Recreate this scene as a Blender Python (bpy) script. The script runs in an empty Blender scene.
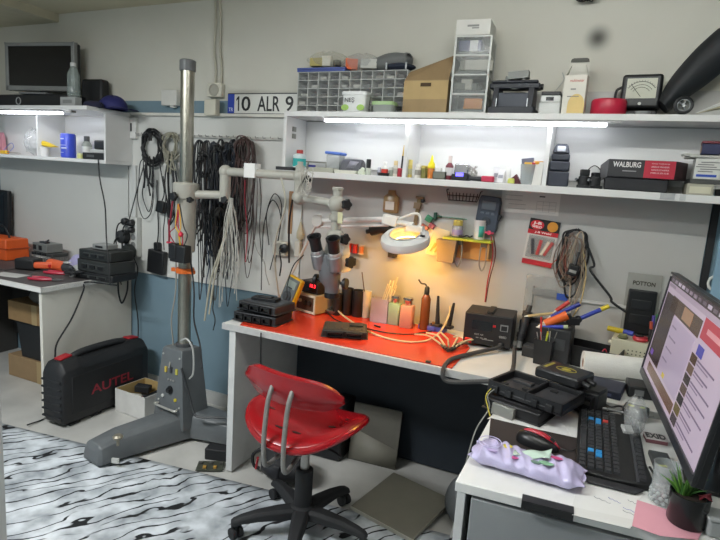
import bpy, bmesh, math, random
from mathutils import Vector as V, Matrix as MX
random.seed(7)
S = bpy.context.scene
COL = S.collection
PI = math.pi
R = math.radians
# ---------------------------------------------------------------- camera
F = 540.0
CAMH = 1.447
YAW, PITCH, ROLL = R(24.15), R(9.29), R(3.80)
_f = V((-math.sin(YAW)*math.cos(PITCH), math.cos(YAW)*math.cos(PITCH), -math.sin(PITCH)))
_r = V((math.cos(YAW), math.sin(YAW), 0))
_u = _r.cross(_f)
CR = _r*math.cos(ROLL) + _u*math.sin(ROLL)
CU = -_r*math.sin(ROLL) + _u*math.cos(ROLL)
CP = V((0, 0, CAMH))
cd = bpy.data.cameras.new('camera')
cam = bpy.data.objects.new('camera', cd)
COL.objects.link(cam)
cam.matrix_world = MX(((CR.x, CU.x, -_f.x, 0), (CR.y, CU.y, -_f.y, 0), (CR.z, CU.z, -_f.z, CAMH), (0, 0, 0, 1)))
cd.sensor_width = 36
cd.sensor_fit = 'HORIZONTAL'
cd.lens = F/720*36
cd.clip_start = 0.05
S.camera = cam


# where a sight line through a pixel meets a real plane (shelf height, wall, bench front)
def ray(x, y):
    return CR*((x-360)/F) - CU*((y-270)/F) + _f


def onz(x, y, z):
    d = ray(x, y)
    return CP + d*((z-CAMH)/d.z)


def ony(x, y, Y):
    d = ray(x, y)
    return CP + d*(Y/d.y)


def onx(x, y, X):
    d = ray(x, y)
    return CP + d*(X/d.x)


def mpp(p):
    return (V(p)-CP).dot(_f)/F


# ---------------------------------------------------------------- materials
_mc = {}


def lin(h):
    h = h.lstrip('#')
    o = []
    for i in (0, 2, 4):
        c = int(h[i:i+2], 16)/255
        o.append(c/12.92 if c <= .04045 else ((c+.055)/1.055)**2.4)
    return (*o, 1)


def m(h, r=.5, me=0, n=.06, ns=14, al=1, em=0, co=0, tr=0, bump=0, bs=80):
    k = (h, r, me, n, ns, al, em, co, tr, bump, bs)
    if k in _mc:
        return _mc[k]
    mt = bpy.data.materials.new('surface_%02d' % len(_mc))
    _mc[k] = mt
    mt.use_nodes = True
    nt = mt.node_tree
    b = nt.nodes['Principled BSDF']
    c = lin(h)
    b.inputs['Roughness'].default_value = r
    b.inputs['Metallic'].default_value = me
    b.inputs['Alpha'].default_value = al
    b.inputs['Coat Weight'].default_value = co
    b.inputs['Transmission Weight'].default_value = tr
    if em:
        b.inputs['Emission Color'].default_value = c
        b.inputs['Emission Strength'].default_value = em
    tc = nt.nodes.new('ShaderNodeTexCoord')
    no = nt.nodes.new('ShaderNodeTexNoise')
    no.inputs['Scale'].default_value = ns
    no.inputs['Detail'].default_value = 5
    nt.links.new(tc.outputs['Object'], no.inputs['Vector'])
    mx = nt.nodes.new('ShaderNodeMix')
    mx.data_type = 'RGBA'
    mx.inputs['A'].default_value = tuple(max(0, v*(1-2*n)) for v in c[:3])+(1,)
    mx.inputs['B'].default_value = tuple(min(1, v*(1+2*n)) for v in c[:3])+(1,)
    nt.links.new(no.outputs['Fac'], mx.inputs['Factor'])
    nt.links.new(mx.outputs['Result'], b.inputs['Base Color'])
    if bump:
        nb = nt.nodes.new('ShaderNodeTexNoise')
        nb.inputs['Scale'].default_value = bs
        nt.links.new(tc.outputs['Object'], nb.inputs['Vector'])
        bp = nt.nodes.new('ShaderNodeBump')
        bp.inputs['Strength'].default_value = bump
        bp.inputs['Distance'].default_value = .004
        nt.links.new(nb.outputs['Fac'], bp.inputs['Height'])
        nt.links.new(bp.outputs['Normal'], b.inputs['Normal'])
    return mt


BLK = m('161719', .45)
BLKM = m('1d1e20', .7)
BLKG = m('0f1012', .2)
RUB = m('141416', .6)
GRY = m('6b6e70', .5)
DGRY = m('3a3c3f', .5)
LGRY = m('b9bab6', .5)
WHT = m('e6e5e0', .45)
WHP = m('ecebe6', .35)
CHR = m('c9c9c6', .2, 1)
STL = m('a9a69a', .32, 1, .12)
RED = m('c01f24', .35)
ORG = m('e2541f', .4)
YEL = m('e8c62a', .4)
BLU = m('2a45b8', .4)
NAVY = m('1c2150', .6)
GRN = m('2f9a4c', .4)
CLR = m('dfe6e6', .08, al=.28)
CLR2 = m('cfd3d0', .2, al=.45)
CARD = m('8f7656', .85, n=.1)
PAP = m('e4e3df', .8, n=.03)
BRS = m('a98343', .35, .8)


# ---------------------------------------------------------------- mesh builder
def rotm(rx=0, ry=0, rz=0):
    return MX.Rotation(rz, 4, 'Z') @ MX.Rotation(ry, 4, 'Y') @ MX.Rotation(rx, 4, 'X')


def tr(p, rx=0, ry=0, rz=0):
    return MX.Translation(V(p)) @ rotm(rx, ry, rz)


def smooth(pts, k=6):
    pts = [V(p) for p in pts]
    if len(pts) < 3:
        return pts
    o = []
    P = [2*pts[0]-pts[1]] + pts + [2*pts[-1]-pts[-2]]
    for i in range(1, len(P)-2):
        a, b, c, d = P[i-1:i+3]
        for j in range(k):
            t = j/k
            o.append(.5*((2*b)+(c-a)*t+(2*a-5*b+4*c-d)*t*t+(3*b-a-3*c+d)*t**3))
    o.append(pts[-1])
    return o


class MB:
    def __init__(s, M=None):
        s.bm = bmesh.new()
        s.M = M or MX()

    def add(s, vs, fs, mi=0):
        b = [s.bm.verts.new(s.M @ V(v)) for v in vs]
        for f in fs:
            try:
                s.bm.faces.new([b[i] for i in f]).material_index = mi
            except ValueError:
                pass
        return s

    def box(s, c, d, rx=0, ry=0, rz=0, mi=0, tp=1, ty=None):
        """centre, size; tp / ty scale the top face"""
        x, y, z = d[0]/2, d[1]/2, d[2]/2
        ty = tp if ty is None else ty
        vs = [(-x, -y, -z), (x, -y, -z), (x, y, -z), (-x, y, -z),
              (-x*tp, -y*ty, z), (x*tp, -y*ty, z), (x*tp, y*ty, z), (-x*tp, y*ty, z)]
        T = tr(c, rx, ry, rz)
        return s.add([T @ V(v) for v in vs], [(0, 3, 2, 1), (4, 5, 6, 7), (0, 1, 5, 4), (1, 2, 6, 5), (2, 3, 7, 6), (3, 0, 4, 7)], mi)

    def rings(s, rs, mi=0, cap=True, closed=True):
        n = len(rs[0])
        vs = [p for r in rs for p in r]
        fs = []
        for i in range(len(rs)-1):
            for j in range(n if closed else n-1):
                a, b = i*n+j, i*n+(j+1) % n
                fs.append((a, b, b+n, a+n))
        if cap and closed:
            fs.append(tuple(range(n))[::-1])
            fs.append(tuple(range((len(rs)-1)*n, len(rs)*n)))
        return s.add(vs, fs, mi)

    def cyl(s, p, q, r, r2=None, n=16, mi=0):
        return s.tube([p, q], r, n, mi, r2)

    def tube(s, pts, r, n=7, mi=0, r2=None, closed=False):
        pts = [V(p) for p in pts]
        N = len(pts)
        rs = []
        t0 = (pts[1]-pts[0]).normalized()
        a = t0.orthogonal().normalized()
        for i, p in enumerate(pts):
            t = (pts[min(i+1, N-1)]-pts[max(i-1, 0)])
            if t.length < 1e-9:
                t = t0
            t = t.normalized()
            a = (a - t*a.dot(t))
            a = a.normalized() if a.length > 1e-6 else t.orthogonal().normalized()
            b = t.cross(a)
            rr = r if r2 is None else r+(r2-r)*i/(N-1)
            rs.append([p+(a*math.cos(2*PI*k/n)+b*math.sin(2*PI*k/n))*rr for k in range(n)])
        return s.rings(rs, mi)

    def cord(s, pts, r, n=6, k=6, mi=0):
        return s.tube(smooth(pts, k), r, n, mi)

    def lathe(s, pr, c=(0, 0, 0), n=20, mi=0, M=None):
        T = MX.Translation(V(c)) @ (M or MX())
        rs = [[T @ V((max(r, 1e-4)*math.cos(2*PI*k/n), max(r, 1e-4)*math.sin(2*PI*k/n), z)) for k in range(n)] for r, z in pr]
        return s.rings(rs, mi, cap=tuple(pr[0]) != tuple(pr[-1]))

    def prism(s, o, h, M=None, mi=0):
        """outline in xy (counter-clockwise), pulled up by h, then M"""
        T = M or MX()
        return s.rings([[T @ V((x, y, 0)) for x, y in o], [T @ V((x, y, h)) for x, y in o]], mi)

    def ball(s, c, r, n=14, mi=0):
        if not hasattr(r, '__len__'):
            r = (r, r, r)
        rs = []
        for i in range(9):
            a = -PI/2+PI*i/8
            k = max(math.cos(a), .02)
            rs.append([(c[0]+r[0]*k*math.cos(2*PI*j/n), c[1]+r[1]*k*math.sin(2*PI*j/n), c[2]+r[2]*math.sin(a)) for j in range(n)])
        return s.rings(rs, mi)

    def torus(s, c, Rr, r, M=None, n=28, k=8, mi=0, a0=0, a1=2*PI):
        T = MX.Translation(V(c)) @ (M or MX())
        full = abs(a1-a0-2*PI) < 1e-6
        rs = []
        for i in range(n+1):
            a = a0+(a1-a0)*i/n
            rs.append([T @ V(((Rr+r*math.cos(2*PI*j/k))*math.cos(a), (Rr+r*math.cos(2*PI*j/k))*math.sin(a), r*math.sin(2*PI*j/k))) for j in range(k)])
        s.rings(rs, mi, cap=not full)
        return s

    def grid(s, fn, nu, nv, mi=0):
        vs = [fn(i/nu, j/nv) for i in range(nu+1) for j in range(nv+1)]
        fs = [(i*(nv+1)+j, (i+1)*(nv+1)+j, (i+1)*(nv+1)+j+1, i*(nv+1)+j+1) for i in range(nu) for j in range(nv)]
        return s.add(vs, fs, mi)

    def out(s, name, mat, parent=None, bev=0, sol=0, sub=0, world=False, seg=2, ang=38, label=None):
        bmesh.ops.remove_doubles(s.bm, verts=s.bm.verts, dist=1e-6)
        if not sol:
            bmesh.ops.recalc_face_normals(s.bm, faces=s.bm.faces)
        me = bpy.data.meshes.new(name)
        if world and parent:
            s.bm.transform(WM[root(parent).name].inverted())
        s.bm.to_mesh(me)
        s.bm.free()
        for f in me.polygons:
            f.use_smooth = True
        me.set_sharp_from_angle(angle=R(ang))
        for x in (mat if isinstance(mat, (list, tuple)) else [mat]):
            me.materials.append(x)
        o = bpy.data.objects.new(name, me)
        COL.objects.link(o)
        if parent:
            o.parent = parent
        if sol:
            md = o.modifiers.new('thickness', 'SOLIDIFY')
            md.thickness = sol
            md.offset = 0
        if sub:
            md = o.modifiers.new('rounding', 'SUBSURF')
            md.levels = md.render_levels = sub
        if bev:
            md = o.modifiers.new('edges', 'BEVEL')
            md.width = bev
            md.segments = seg
            md.limit_method = 'ANGLE'
            md.angle_limit = R(35)
        if label:
            o['label'] = label
        return o


WM = {}


def root(o):
    while o.parent:
        o = o.parent
    return o


def tag(o, label, cat, group=None, kind=None):
    o['label'] = label
    o['category'] = cat
    if group:
        o['group'] = group
    if kind:
        o['kind'] = kind
    return o


def thing(name, label, cat, loc=(0, 0, 0), rz=0, group=None):
    o = bpy.data.objects.new(name, None)
    COL.objects.link(o)
    o.empty_display_size = .03
    o.location = loc
    o.rotation_euler = (0, 0, rz)
    WM[o.name] = tr(loc, 0, 0, rz)
    return tag(o, label, cat, group)


def one(mb, name, label, cat, mat, loc=None, rz=0, group=None, **kw):
    """a thing that is one mesh; loc None: verts are in world space, re-based at their own foot"""
    if loc is None:
        vs = [v.co for v in mb.bm.verts]
        lo = V((min(v.x for v in vs), min(v.y for v in vs), min(v.z for v in vs)))
        hi = V((max(v.x for v in vs), max(v.y for v in vs), max(v.z for v in vs)))
        loc = V(((lo.x+hi.x)/2, (lo.y+hi.y)/2, lo.z))
        mb.bm.transform(MX.Translation(-loc))
    o = mb.out(name, mat, None, **kw)
    o.location = loc
    o.rotation_euler = (0, 0, rz)
    WM[o.name] = tr(loc, 0, 0, rz)
    return tag(o, label, cat, group)


def struct(mb, name, mat, **kw):
    o = mb.out(name, mat, None, **kw)
    o['kind'] = 'structure'
    return o


def txt(body, h, mat, parent, M, name='lettering', w=None, bold=.0, ex=.0006, sx=1):
    """raised lettering in the thing's frame; M takes the xy text plane to its place; centred"""
    cu = bpy.data.curves.new(name, 'FONT')
    cu.body = body
    cu.align_x = 'CENTER'
    cu.align_y = 'CENTER'
    cu.extrude = ex
    cu.offset = bold
    cu.resolution_u = 3
    t = bpy.data.objects.new('t', cu)
    COL.objects.link(t)
    bpy.context.view_layer.update()
    me = bpy.data.meshes.new_from_object(t.evaluated_get(bpy.context.evaluated_depsgraph_get()))
    bpy.data.objects.remove(t)
    xs = [v.co.x for v in me.vertices]
    ys = [v.co.y for v in me.vertices]
    W0, H0 = max(xs)-min(xs), max(ys)-min(ys)
    cx, cy = (max(xs)+min(xs))/2, (max(ys)+min(ys))/2
    ky = h/H0
    kx = w/W0 if w else ky*sx
    for v in me.vertices:
        v.co = M @ V(((v.co.x-cx)*kx, (v.co.y-cy)*ky, v.co.z))
    me.name = name
    me.materials.clear()
    me.materials.append(mat)
    o = bpy.data.objects.new(name, me)
    COL.objects.link(o)
    o.parent = parent
    return o


FACE = rotm(PI/2)            # text plane turned to face the camera side (-Y)


def lt(name, label, cat, loc, parts, rz=0, group=None, n=18):
    """a turned thing: parts = [(part name, profile, material)]; one part -> one mesh"""
    if len(parts) == 1:
        return one(MB().lathe(parts[0][1], n=n), name, label, cat, parts[0][2], loc, rz, group)
    t = thing(name, label, cat, loc, rz, group)
    for pn, pr, mt in parts:
        MB().lathe(pr, n=n).out(pn, mt, t)
    return t


def cable(label, pts, r, mat, name='cable', cat='cable', group=None, k=6, n=6):
    return one(MB().cord(pts, r, n, k), name, label, cat, mat, None, 0, group)


# ---------------------------------------------------------------- the room
XL, XR, YB, YF, ZC = -4.15, 1.7, 2.60, -2.2, 2.412


def split_paint():
    mt = bpy.data.materials.new('wall_paint')
    mt.use_nodes = True
    nt = mt.node_tree
    b = nt.nodes['Principled BSDF']
    b.inputs['Roughness'].default_value = .75
    tc = nt.nodes.new('ShaderNodeTexCoord')
    sp = nt.nodes.new('ShaderNodeSeparateXYZ')
    nt.links.new(tc.outputs['Object'], sp.inputs[0])
    no = nt.nodes.new('ShaderNodeTexNoise')
    no.inputs['Scale'].default_value = 3
    no.inputs['Detail'].default_value = 6
    nt.links.new(tc.outputs['Object'], no.inputs['Vector'])

    def mix(a, c, fac):
        x = nt.nodes.new('ShaderNodeMix')
        x.data_type = 'RGBA'
        for s_, v in (('A', a), ('B', c)):
            if isinstance(v, str):
                x.inputs[s_].default_value = lin(v)
            else:
                nt.links.new(v, x.inputs[s_])
        nt.links.new(fac, x.inputs['Factor'])
        return x.outputs['Result']

    gt = nt.nodes.new('ShaderNodeMath')
    gt.operation = 'GREATER_THAN'
    gt.inputs[1].default_value = 1.855
    nt.links.new(sp.outputs['Z'], gt.inputs[0])
    white = mix('c3c1b6', 'd2d0c6', no.outputs['Fac'])
    blue = mix('66808e', '788f9a', no.outputs['Fac'])
    base = mix(blue, white, gt.outputs[0])
    # a grey scuff the wall carries high up, and rust spots by the ceiling
    def spot(p, rad, soft):
        d = nt.nodes.new('ShaderNodeVectorMath')
        d.operation = 'DISTANCE'
        d.inputs[1].default_value = p
        nt.links.new(tc.outputs['Object'], d.inputs[0])
        mr = nt.nodes.new('ShaderNodeMapRange')
        mr.interpolation_type = 'SMOOTHSTEP'
        mr.inputs[1].default_value = rad+soft
        mr.inputs[2].default_value = rad-soft
        nt.links.new(d.outputs['Value'], mr.inputs[0])
        return mr.outputs[0]
    q = ony(598, 38, YB)
    base = mix(base, '55554f', spot(q, .035, .035))
    nt.links.new(base, b.inputs['Base Color'])
    return mt


WP = split_paint()
struct(MB().box(((XL+XR)/2, YB+.05, ZC/2), (XR-XL+.2, .1, ZC)), 'wall_back', WP)
struct(MB().box(((XL-3.48)/2, (YB+YF)/2, (2.36+ZC)/2), (-3.48-XL, YB-YF, ZC-2.36)), 'trim_6', m('bdb79f', .8))
struct(MB().box((XL-.05, (YB+YF)/2, ZC/2), (.1, YB-YF, ZC)), 'wall_left', WP)
struct(MB().box((XR+.05, (YB+YF)/2, ZC/2), (.1, YB-YF, ZC)), 'wall_right', WP)
struct(MB().box(((XL+XR)/2, YF-.05, ZC/2), (XR-XL+.2, .1, ZC)), 'wall_front', WP)
struct(MB().box(((XL+XR)/2, (YB+YF)/2, ZC+.05), (XR-XL+.2, YB-YF+.2, .1)), 'ceiling', m('c9c2a8', .8, n=.05, ns=2))
struct(MB().box(((XL+XR)/2, (YB+YF)/2, -.05), (XR-XL+.2, YB-YF+.2, .1)), 'floor', m('b9b8b3', .28, n=.16, ns=5))
struct(MB().box((-2.155, YB-.008, .04), (1.3, .016, .08)), 'baseboard_back', m('b5b6b4', .5))
PANEL = m('cfcfca', .3, n=.03, ns=3)
struct(MB().box((-3.49, YB-.008, 1.25), (1.30, .016, 1.02)), 'trim_1', PANEL)
struct(MB().box((-2.183, YB-.008, 1.265), (1.294, .016, .996)), 'trim_2', PANEL)
struct(MB().box((-.576, YB-.008, 1.32), (1.9, .016, 1.14)), 'trim_3', m('b5b4b0', .35, n=.03, ns=3))
struct(MB().box((.392, YB-.006, 1.0), (.026, .012, 1.5)), 'trim_4', BLKM)
struct(MB().box((.80, YB-.008, 1.0), (.76, .016, 2.0)), 'door_1', m('8fb0c4', .4, n=.03))
# white strip of a door frame at the left edge of the view
a0, a1 = onz(1, 535, 0.35), None
zt5 = ony(2, 285, a0.y).z
struct(MB().box((a0.x-.047, a0.y, zt5/2+.006), (.10, .03, zt5-.012)), 'trim_5', m('c9cac8', .4))


def rug_mat():
    mt = bpy.data.materials.new('rug')
    mt.use_nodes = True
    nt = mt.node_tree
    b = nt.nodes['Principled BSDF']
    b.inputs['Roughness'].default_value = .9
    tc = nt.nodes.new('ShaderNodeTexCoord')
    mp = nt.nodes.new('ShaderNodeMapping')
    mp.inputs['Rotation'].default_value = (0, 0, R(-58))
    nt.links.new(tc.outputs['Object'], mp.inputs[0])
    mp2 = nt.nodes.new('ShaderNodeMapping')
    mp2.inputs['Scale'].default_value = (.8, 1.6, 1)
    nt.links.new(mp.outputs[0], mp2.inputs[0])
    wv = nt.nodes.new('ShaderNodeTexWave')
    wv.bands_direction = 'Y'
    wv.inputs['Scale'].default_value = 3.5
    wv.inputs['Distortion'].default_value = 11
    wv.inputs['Detail'].default_value = 2.5
    wv.inputs['Detail Scale'].default_value = 1.35
    wv.inputs['Detail Roughness'].default_value = .55
    nt.links.new(mp2.outputs[0], wv.inputs[0])
    r = nt.nodes.new('ShaderNodeValToRGB')
    e = r.color_ramp.elements
    e[0].position, e[0].color = 0.05, lin('17191c')
    e[1].position, e[1].color = .115, lin('dfe3e6')
    nt.links.new(wv.outputs['Fac'], r.inputs[0])
    no = nt.nodes.new('ShaderNodeTexNoise')
    no.inputs['Scale'].default_value = 9
    no.inputs['Detail'].default_value = 6
    nt.links.new(tc.outputs['Object'], no.inputs['Vector'])
    r2 = nt.nodes.new('ShaderNodeValToRGB')
    e = r2.color_ramp.elements
    e[0].position, e[0].color = .3, lin('8e9397')
    e[1].position, e[1].color = .66, lin('eef0f2')
    nt.links.new(no.outputs['Fac'], r2.inputs[0])
    # the stripes break off in places
    n3 = nt.nodes.new('ShaderNodeTexNoise')
    n3.inputs['Scale'].default_value = 4.5
    n3.inputs['Detail'].default_value = 2
    nt.links.new(mp2.outputs[0], n3.inputs['Vector'])
    r3 = nt.nodes.new('ShaderNodeValToRGB')
    e = r3.color_ramp.elements
    e[0].position, e[0].color = .56, (0, 0, 0, 1)
    e[1].position, e[1].color = .6, (1, 1, 1, 1)
    nt.links.new(n3.outputs['Fac'], r3.inputs[0])
    k = nt.nodes.new('ShaderNodeMix')
    k.data_type = 'RGBA'
    nt.links.new(r3.outputs[0], k.inputs['Factor'])
    nt.links.new(r.outputs[0], k.inputs['A'])
    k.inputs['B'].default_value = lin('dfe3e6')
    mx = nt.nodes.new('ShaderNodeMix')
    mx.data_type = 'RGBA'
    mx.blend_type = 'MULTIPLY'
    mx.inputs['Factor'].default_value = 1
    nt.links.new(k.outputs['Result'], mx.inputs['A'])
    nt.links.new(r2.outputs[0], mx.inputs['B'])
    nt.links.new(mx.outputs['Result'], b.inputs['Base Color'])
    return mt


def rug():
    # back edge runs a little askew to the wall
    def fn(u, v):
        x = -3.2+u*3.6
        yb = 1.79+(x+2.6)*.13
        y = yb-v*2.2
        z = .0035
        # a fold rising near the microscope stand's foot
        fx, fy = -1.72, 1.80
        d = abs((x-fx)*.8+(y-fy)*-.6)
        l = (x-fx)*.6+(y-fy)*.8
        if -.42 < l < .1:
            z += .022*math.exp(-(d/.03)**2)*min(1, (l+.42)*6)*min(1, (.1-l)*12)
        return (x, y, z)
    return one(MB().grid(fn, 110, 70), 'rug', 'white and grey rug with wavy black zebra stripes spread over the floor', 'rug', rug_mat(), (0, 0, 0), sol=.006)


rug()

# ---------------------------------------------------------------- lights
def area(name, loc, size, e, col, tgt, sy=None):
    l = bpy.data.lights.new(name, 'AREA')
    l.energy = e
    l.color = col
    l.size = size
    if sy:
        l.shape = 'RECTANGLE'
        l.size_y = sy
    o = bpy.data.objects.new(name, l)
    COL.objects.link(o)
    o.location = loc
    o.rotation_euler = (V(tgt)-V(loc)).to_track_quat('-Z', 'Y').to_euler()
    return o


def batten(label, x, y, L, e, col):
    t = thing('ceiling_lamp', label, 'lamp', (x, y, ZC-.075))
    MB().box((0, 0, .055), (L, .07, .038)).out('housing', m('d8d8d4', .5), t, bev=.003)
    for s_ in (-1, 1):
        MB().box((s_*(L/2-.012), 0, .02), (.024, .04, .034)).out('end_holder', m('d8d8d4', .5), t, bev=.003)
    MB().tube([(-L/2+.024, 0, .016), (L/2-.024, 0, .016)], .015, 12).out('tube', m(col, .3, em=e, n=0), t)


batten('white ceiling tube lamp above the computer desk', -.15, 1.05, 1.3, 66, 'f3f6f4')
batten('white ceiling tube lamp in the middle of the room', -.9, -1.0, 1.3, 34, 'f3f6f4')
area('left_fill_light', (-2.2, .2, 2.38), 1.1, 58, (.95, .98, 1), (-2.2, .2, 0), .3)  # added fill light without a fixture, lifts the floor and bench at left
w = bpy.data.worlds.new('world')
S.world = w
w.use_nodes = True
w.node_tree.nodes['Background'].inputs[0].default_value = (.7, .78, .85, 1)
w.node_tree.nodes['Background'].inputs[1].default_value = .05
S.view_settings.view_transform = 'Standard'
S.view_settings.look = 'None'
S.view_settings.exposure = .55
S.view_settings.gamma = 1
try:
    S.view_settings.use_curve_mapping = False
except Exception:
    pass

LAM = m('dcdcda', .22, n=.02, ns=3)
EDGE = m('d6d6d4', .35, n=.03)
# ---------------------------------------------------------------- wall shelves
ZT, ZS, YSF = 1.772, 1.48, 2.385      # right shelf: top, lower board, front edge


def shelf_right():
    x0, x1 = -1.545, .62
    t = thing('wall_shelf', 'long white two-level wall shelf over the red work mat', 'shelf', ((x0+x1)/2, YB-.016, 1.451))
    yc, d = (YSF+YB-.016)/2, YB-.016-YSF
    MB().box(((x0+x1)/2, yc, ZT-.0125), (x1-x0, d, .025)).out('top_panel', LAM, t, bev=.0015, world=True)
    MB().box(((x0+x1)/2, yc, ZS-.0145), (x1-x0, d, .029)).out('bottom_panel', LAM, t, bev=.0015, world=True)
    for x in (x0+.009, ony(404, 150, YSF).x, ony(547, 150, YSF).x):
        MB().box((x, yc+(.012 if x > -1.4 else 0), (ZT-.025+ZS)/2), (.018, d-(.024 if x > -1.4 else 0), ZT-.025-ZS)).out('divider' if x > -1.4 else 'end_panel', LAM, t, bev=.001, world=True)
    MB().box((x1-.009, yc, (ZT-.025+ZS)/2), (.018, d, ZT-.025-ZS)).out('end_panel', LAM, t, bev=.001, world=True)
    MB().box(((x0+x1)/2, YB-.019, (ZT+ZS)/2), (x1-x0-.04, .004, ZT-ZS-.06)).out('back_panel', LAM, t, world=True)
    hb = MB()
    for dz in (0, .035):
        hb.box((x0+.021, YSF+.07, 1.655+dz), (.006, .03, .024))
    hb.out('hinge_plate', m('8c8c86', .4, .6), t, world=True)


shelf_right()


def tube_light(label, xa, xb, Y, z, e, tail=0, group=None):
    t = thing('tube_light', label, 'light', ((xa+xb)/2, Y, z-.012))
    L = xb-xa
    MB().box((tail/2, .0, .018), (L+tail, .026, .008)).out('housing', m('9a9a98', .4), t)
    MB().box((0, 0, .007), (L, .022, .014)).out('diffuser', m('f4f7ff', .3, em=e, n=0), t, bev=.004)
    return t


tube_light('long glowing white tube light under the shelf with the boxed power tool', ony(325, 121, 2.392).x, ony(607, 124, 2.392).x, 2.3935, ZT-.0365, 11, .05)


def shelf_left():
    t = thing('wall_shelf', 'shorter white wall shelf in the corner holding a blue can', 'shelf', (-3.43, YB-.016, 1.452))
    yb = YB-.016
    MB().box((-3.43, (2.25+yb)/2, 1.763), (1.27, yb-2.25, .022)).out('top_panel', LAM, t, bev=.0015, world=True)
    MB().box((-3.43, (2.38+yb)/2, 1.462), (1.262, yb-2.38, .022)).out('bottom_panel', LAM, t, bev=.0015, world=True)
    MB().box((-2.806, (2.38+yb)/2, 1.6125), (.016, yb-2.38, .279)).out('end_panel', LAM, t, bev=.001, world=True)
    MB().box((ony(37, 135, 2.38).x, (2.38+yb)/2, 1.6125), (.014, yb-2.38, .279)).out('divider', LAM, t, bev=.001, world=True)
    MB().box((-3.43, yb-.003, 1.6125), (1.24, .004, .27)).out('back_panel', LAM, t, world=True)
    c = ony(70, 112, 2.32)
    MB().box((c.x, 2.32, 1.747), (.07, .03, .009)).out('hinge', m('8c8c86', .4, .6), t, world=True)


shelf_left()
tube_light('short glowing white tube light under the corner shelf', -3.95, ony(62, 112, 2.275).x, 2.275, 1.738, 13)

# ---------------------------------------------------------------- benches
BW = m('cfccc2', .5, n=.1, ns=3)


def bench_left():
    t = thing('workbench', 'white-sided workbench in the left corner covered in tools', 'table', (-3.43, 2.27, 0))
    MB().box((-3.43, 2.268, .7355), (1.26, .626, .024)).out('worktop', m('4c4847', .55, n=.12, ns=6), t, world=True)
    e = MB()
    e.box((-3.43, 1.95, .735), (1.26, .012, .028))
    e.box((-2.806, 2.268, .735), (.012, .646, .028))
    e.out('edge_strip', m('d3d2cd', .45), t, world=True)
    MB().box((-3.43, 2.57, .42), (1.2, .016, .56)).out('back_panel', m('2b2a29', .6), t, world=True)  # dark board added so the space below reads as shade
    MB().box((-2.83, 2.275, .36), (.022, .63, .72)).out('side_panel', BW, t, bev=.001, world=True)
    MB().box((-4.03, 2.275, .36), (.022, .63, .72)).out('side_panel', m('3a3835', .6), t, bev=.001, world=True)  # far side panel coloured dark to stand for under-bench shade
    return t


bench_left()
DT = .75


def desk_main():
    x0, x1, y0, y1 = -1.583, .37, 1.99, YB-.02
    t = thing('workbench', 'long white workbench topped with the red silicone mat', 'table', ((x0+x1)/2, (y0+y1)/2, 0))
    MB().box(((x0+x1)/2, (y0+y1)/2, DT-.015), (x1-x0, y1-y0, .03)).out('worktop', m('dcdcd8', .35, n=.03), t, bev=.002, world=True)
    MB().box((-.58, y1-.012, .364), (1.84, .02, .70)).out('shade_panel', m('1c242c', .6), t, world=True)  # added dark sheet: shade under the bench put into its colour
    MB().box(((x0+x1)/2, y0-.0015, DT-.015), (x1-x0, .003, .029)).out('edge_strip', m('b3b3b1', .45, n=.1, ns=40), t, world=True)
    MB().box((-1.528, (y0+y1)/2, .364), (.036, y1-y0-.012, .712)).out('side_panel', m('c6c7c5', .45, n=.05), t, bev=.002, world=True)
    MB().box((.34, (y0+y1)/2, .364), (.036, y1-y0-.012, .712)).out('side_panel', m('c6c7c5', .45, n=.05), t, bev=.002, world=True)
    return t


desk_main()
PT = .73


def desk_pc():
    t = thing('computer_desk', 'white-topped desk with grey front carrying the keyboard and monitor', 'table', (.2, 1.6, 0))
    x0, x1, y0, y1 = -.26, .72, 1.25, 1.982
    MB().prism([(x0, 1.243), (x1, 1.31), (x1, y1), (x0, y1)], .026, MX.Translation((0, 0, PT-.026))).out('worktop', m('e2e2e0', .35, n=.03), t, bev=.002, world=True)
    MB().box((x0+.012, 1.62, .3555), (.022, .70, .697)).out('side_panel', m('d0d1d0', .45), t, bev=.001, world=True)
    rz = math.atan2(.067, .98)
    for i, (za, zb) in enumerate(((.46, .695), (.235, .455), (.03, .23))):
        d = MB().box((.245, 1.289, (za+zb)/2), (.93, .02, zb-za), rz=rz).out('drawer_front', m('8f9294', .5, n=.04), t, bev=.002, world=True)
    MB().box((.24, 1.63, .355), (.93, .62, .69)).out('carcass', m('7e8183', .5), t, world=True)
    return t


desk_pc()


# red silicone mat
def red_mat():
    P = [(239, 325), (262, 330.5), (285, 334), (305, 338), (325, 345), (350, 350), (372, 353), (400, 358.5), (425, 363.5), (452, 368),
         (470, 348), (462, 338), (445, 332), (432, 318), (415, 307), (396, 300), (340, 293), (300, 290), (272, 296)]
    pts = [onz(x, y, DT+.004) for x, y in P]
    pts = [V((p.x, min(max(p.y, 2.0), 2.55), 0)) for p in pts]
    b = MB()
    b.prism([(p.x, p.y) for p in pts], .004, MX.Translation((0, 0, DT+.0005)))
    return one(b, 'work_mat', 'glossy orange-red silicone mat covering the long workbench', 'mat', m('c83c26', .25, n=.08, ns=5), None, bev=.001)


red_mat()
ZM = DT+.0047      # top of the red mat


# ---------------------------------------------------------------- microscope on its floor stand
PG = m('a8a69c', .4, n=.04)
SG = m('5e6264', .45, n=.08)


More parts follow.
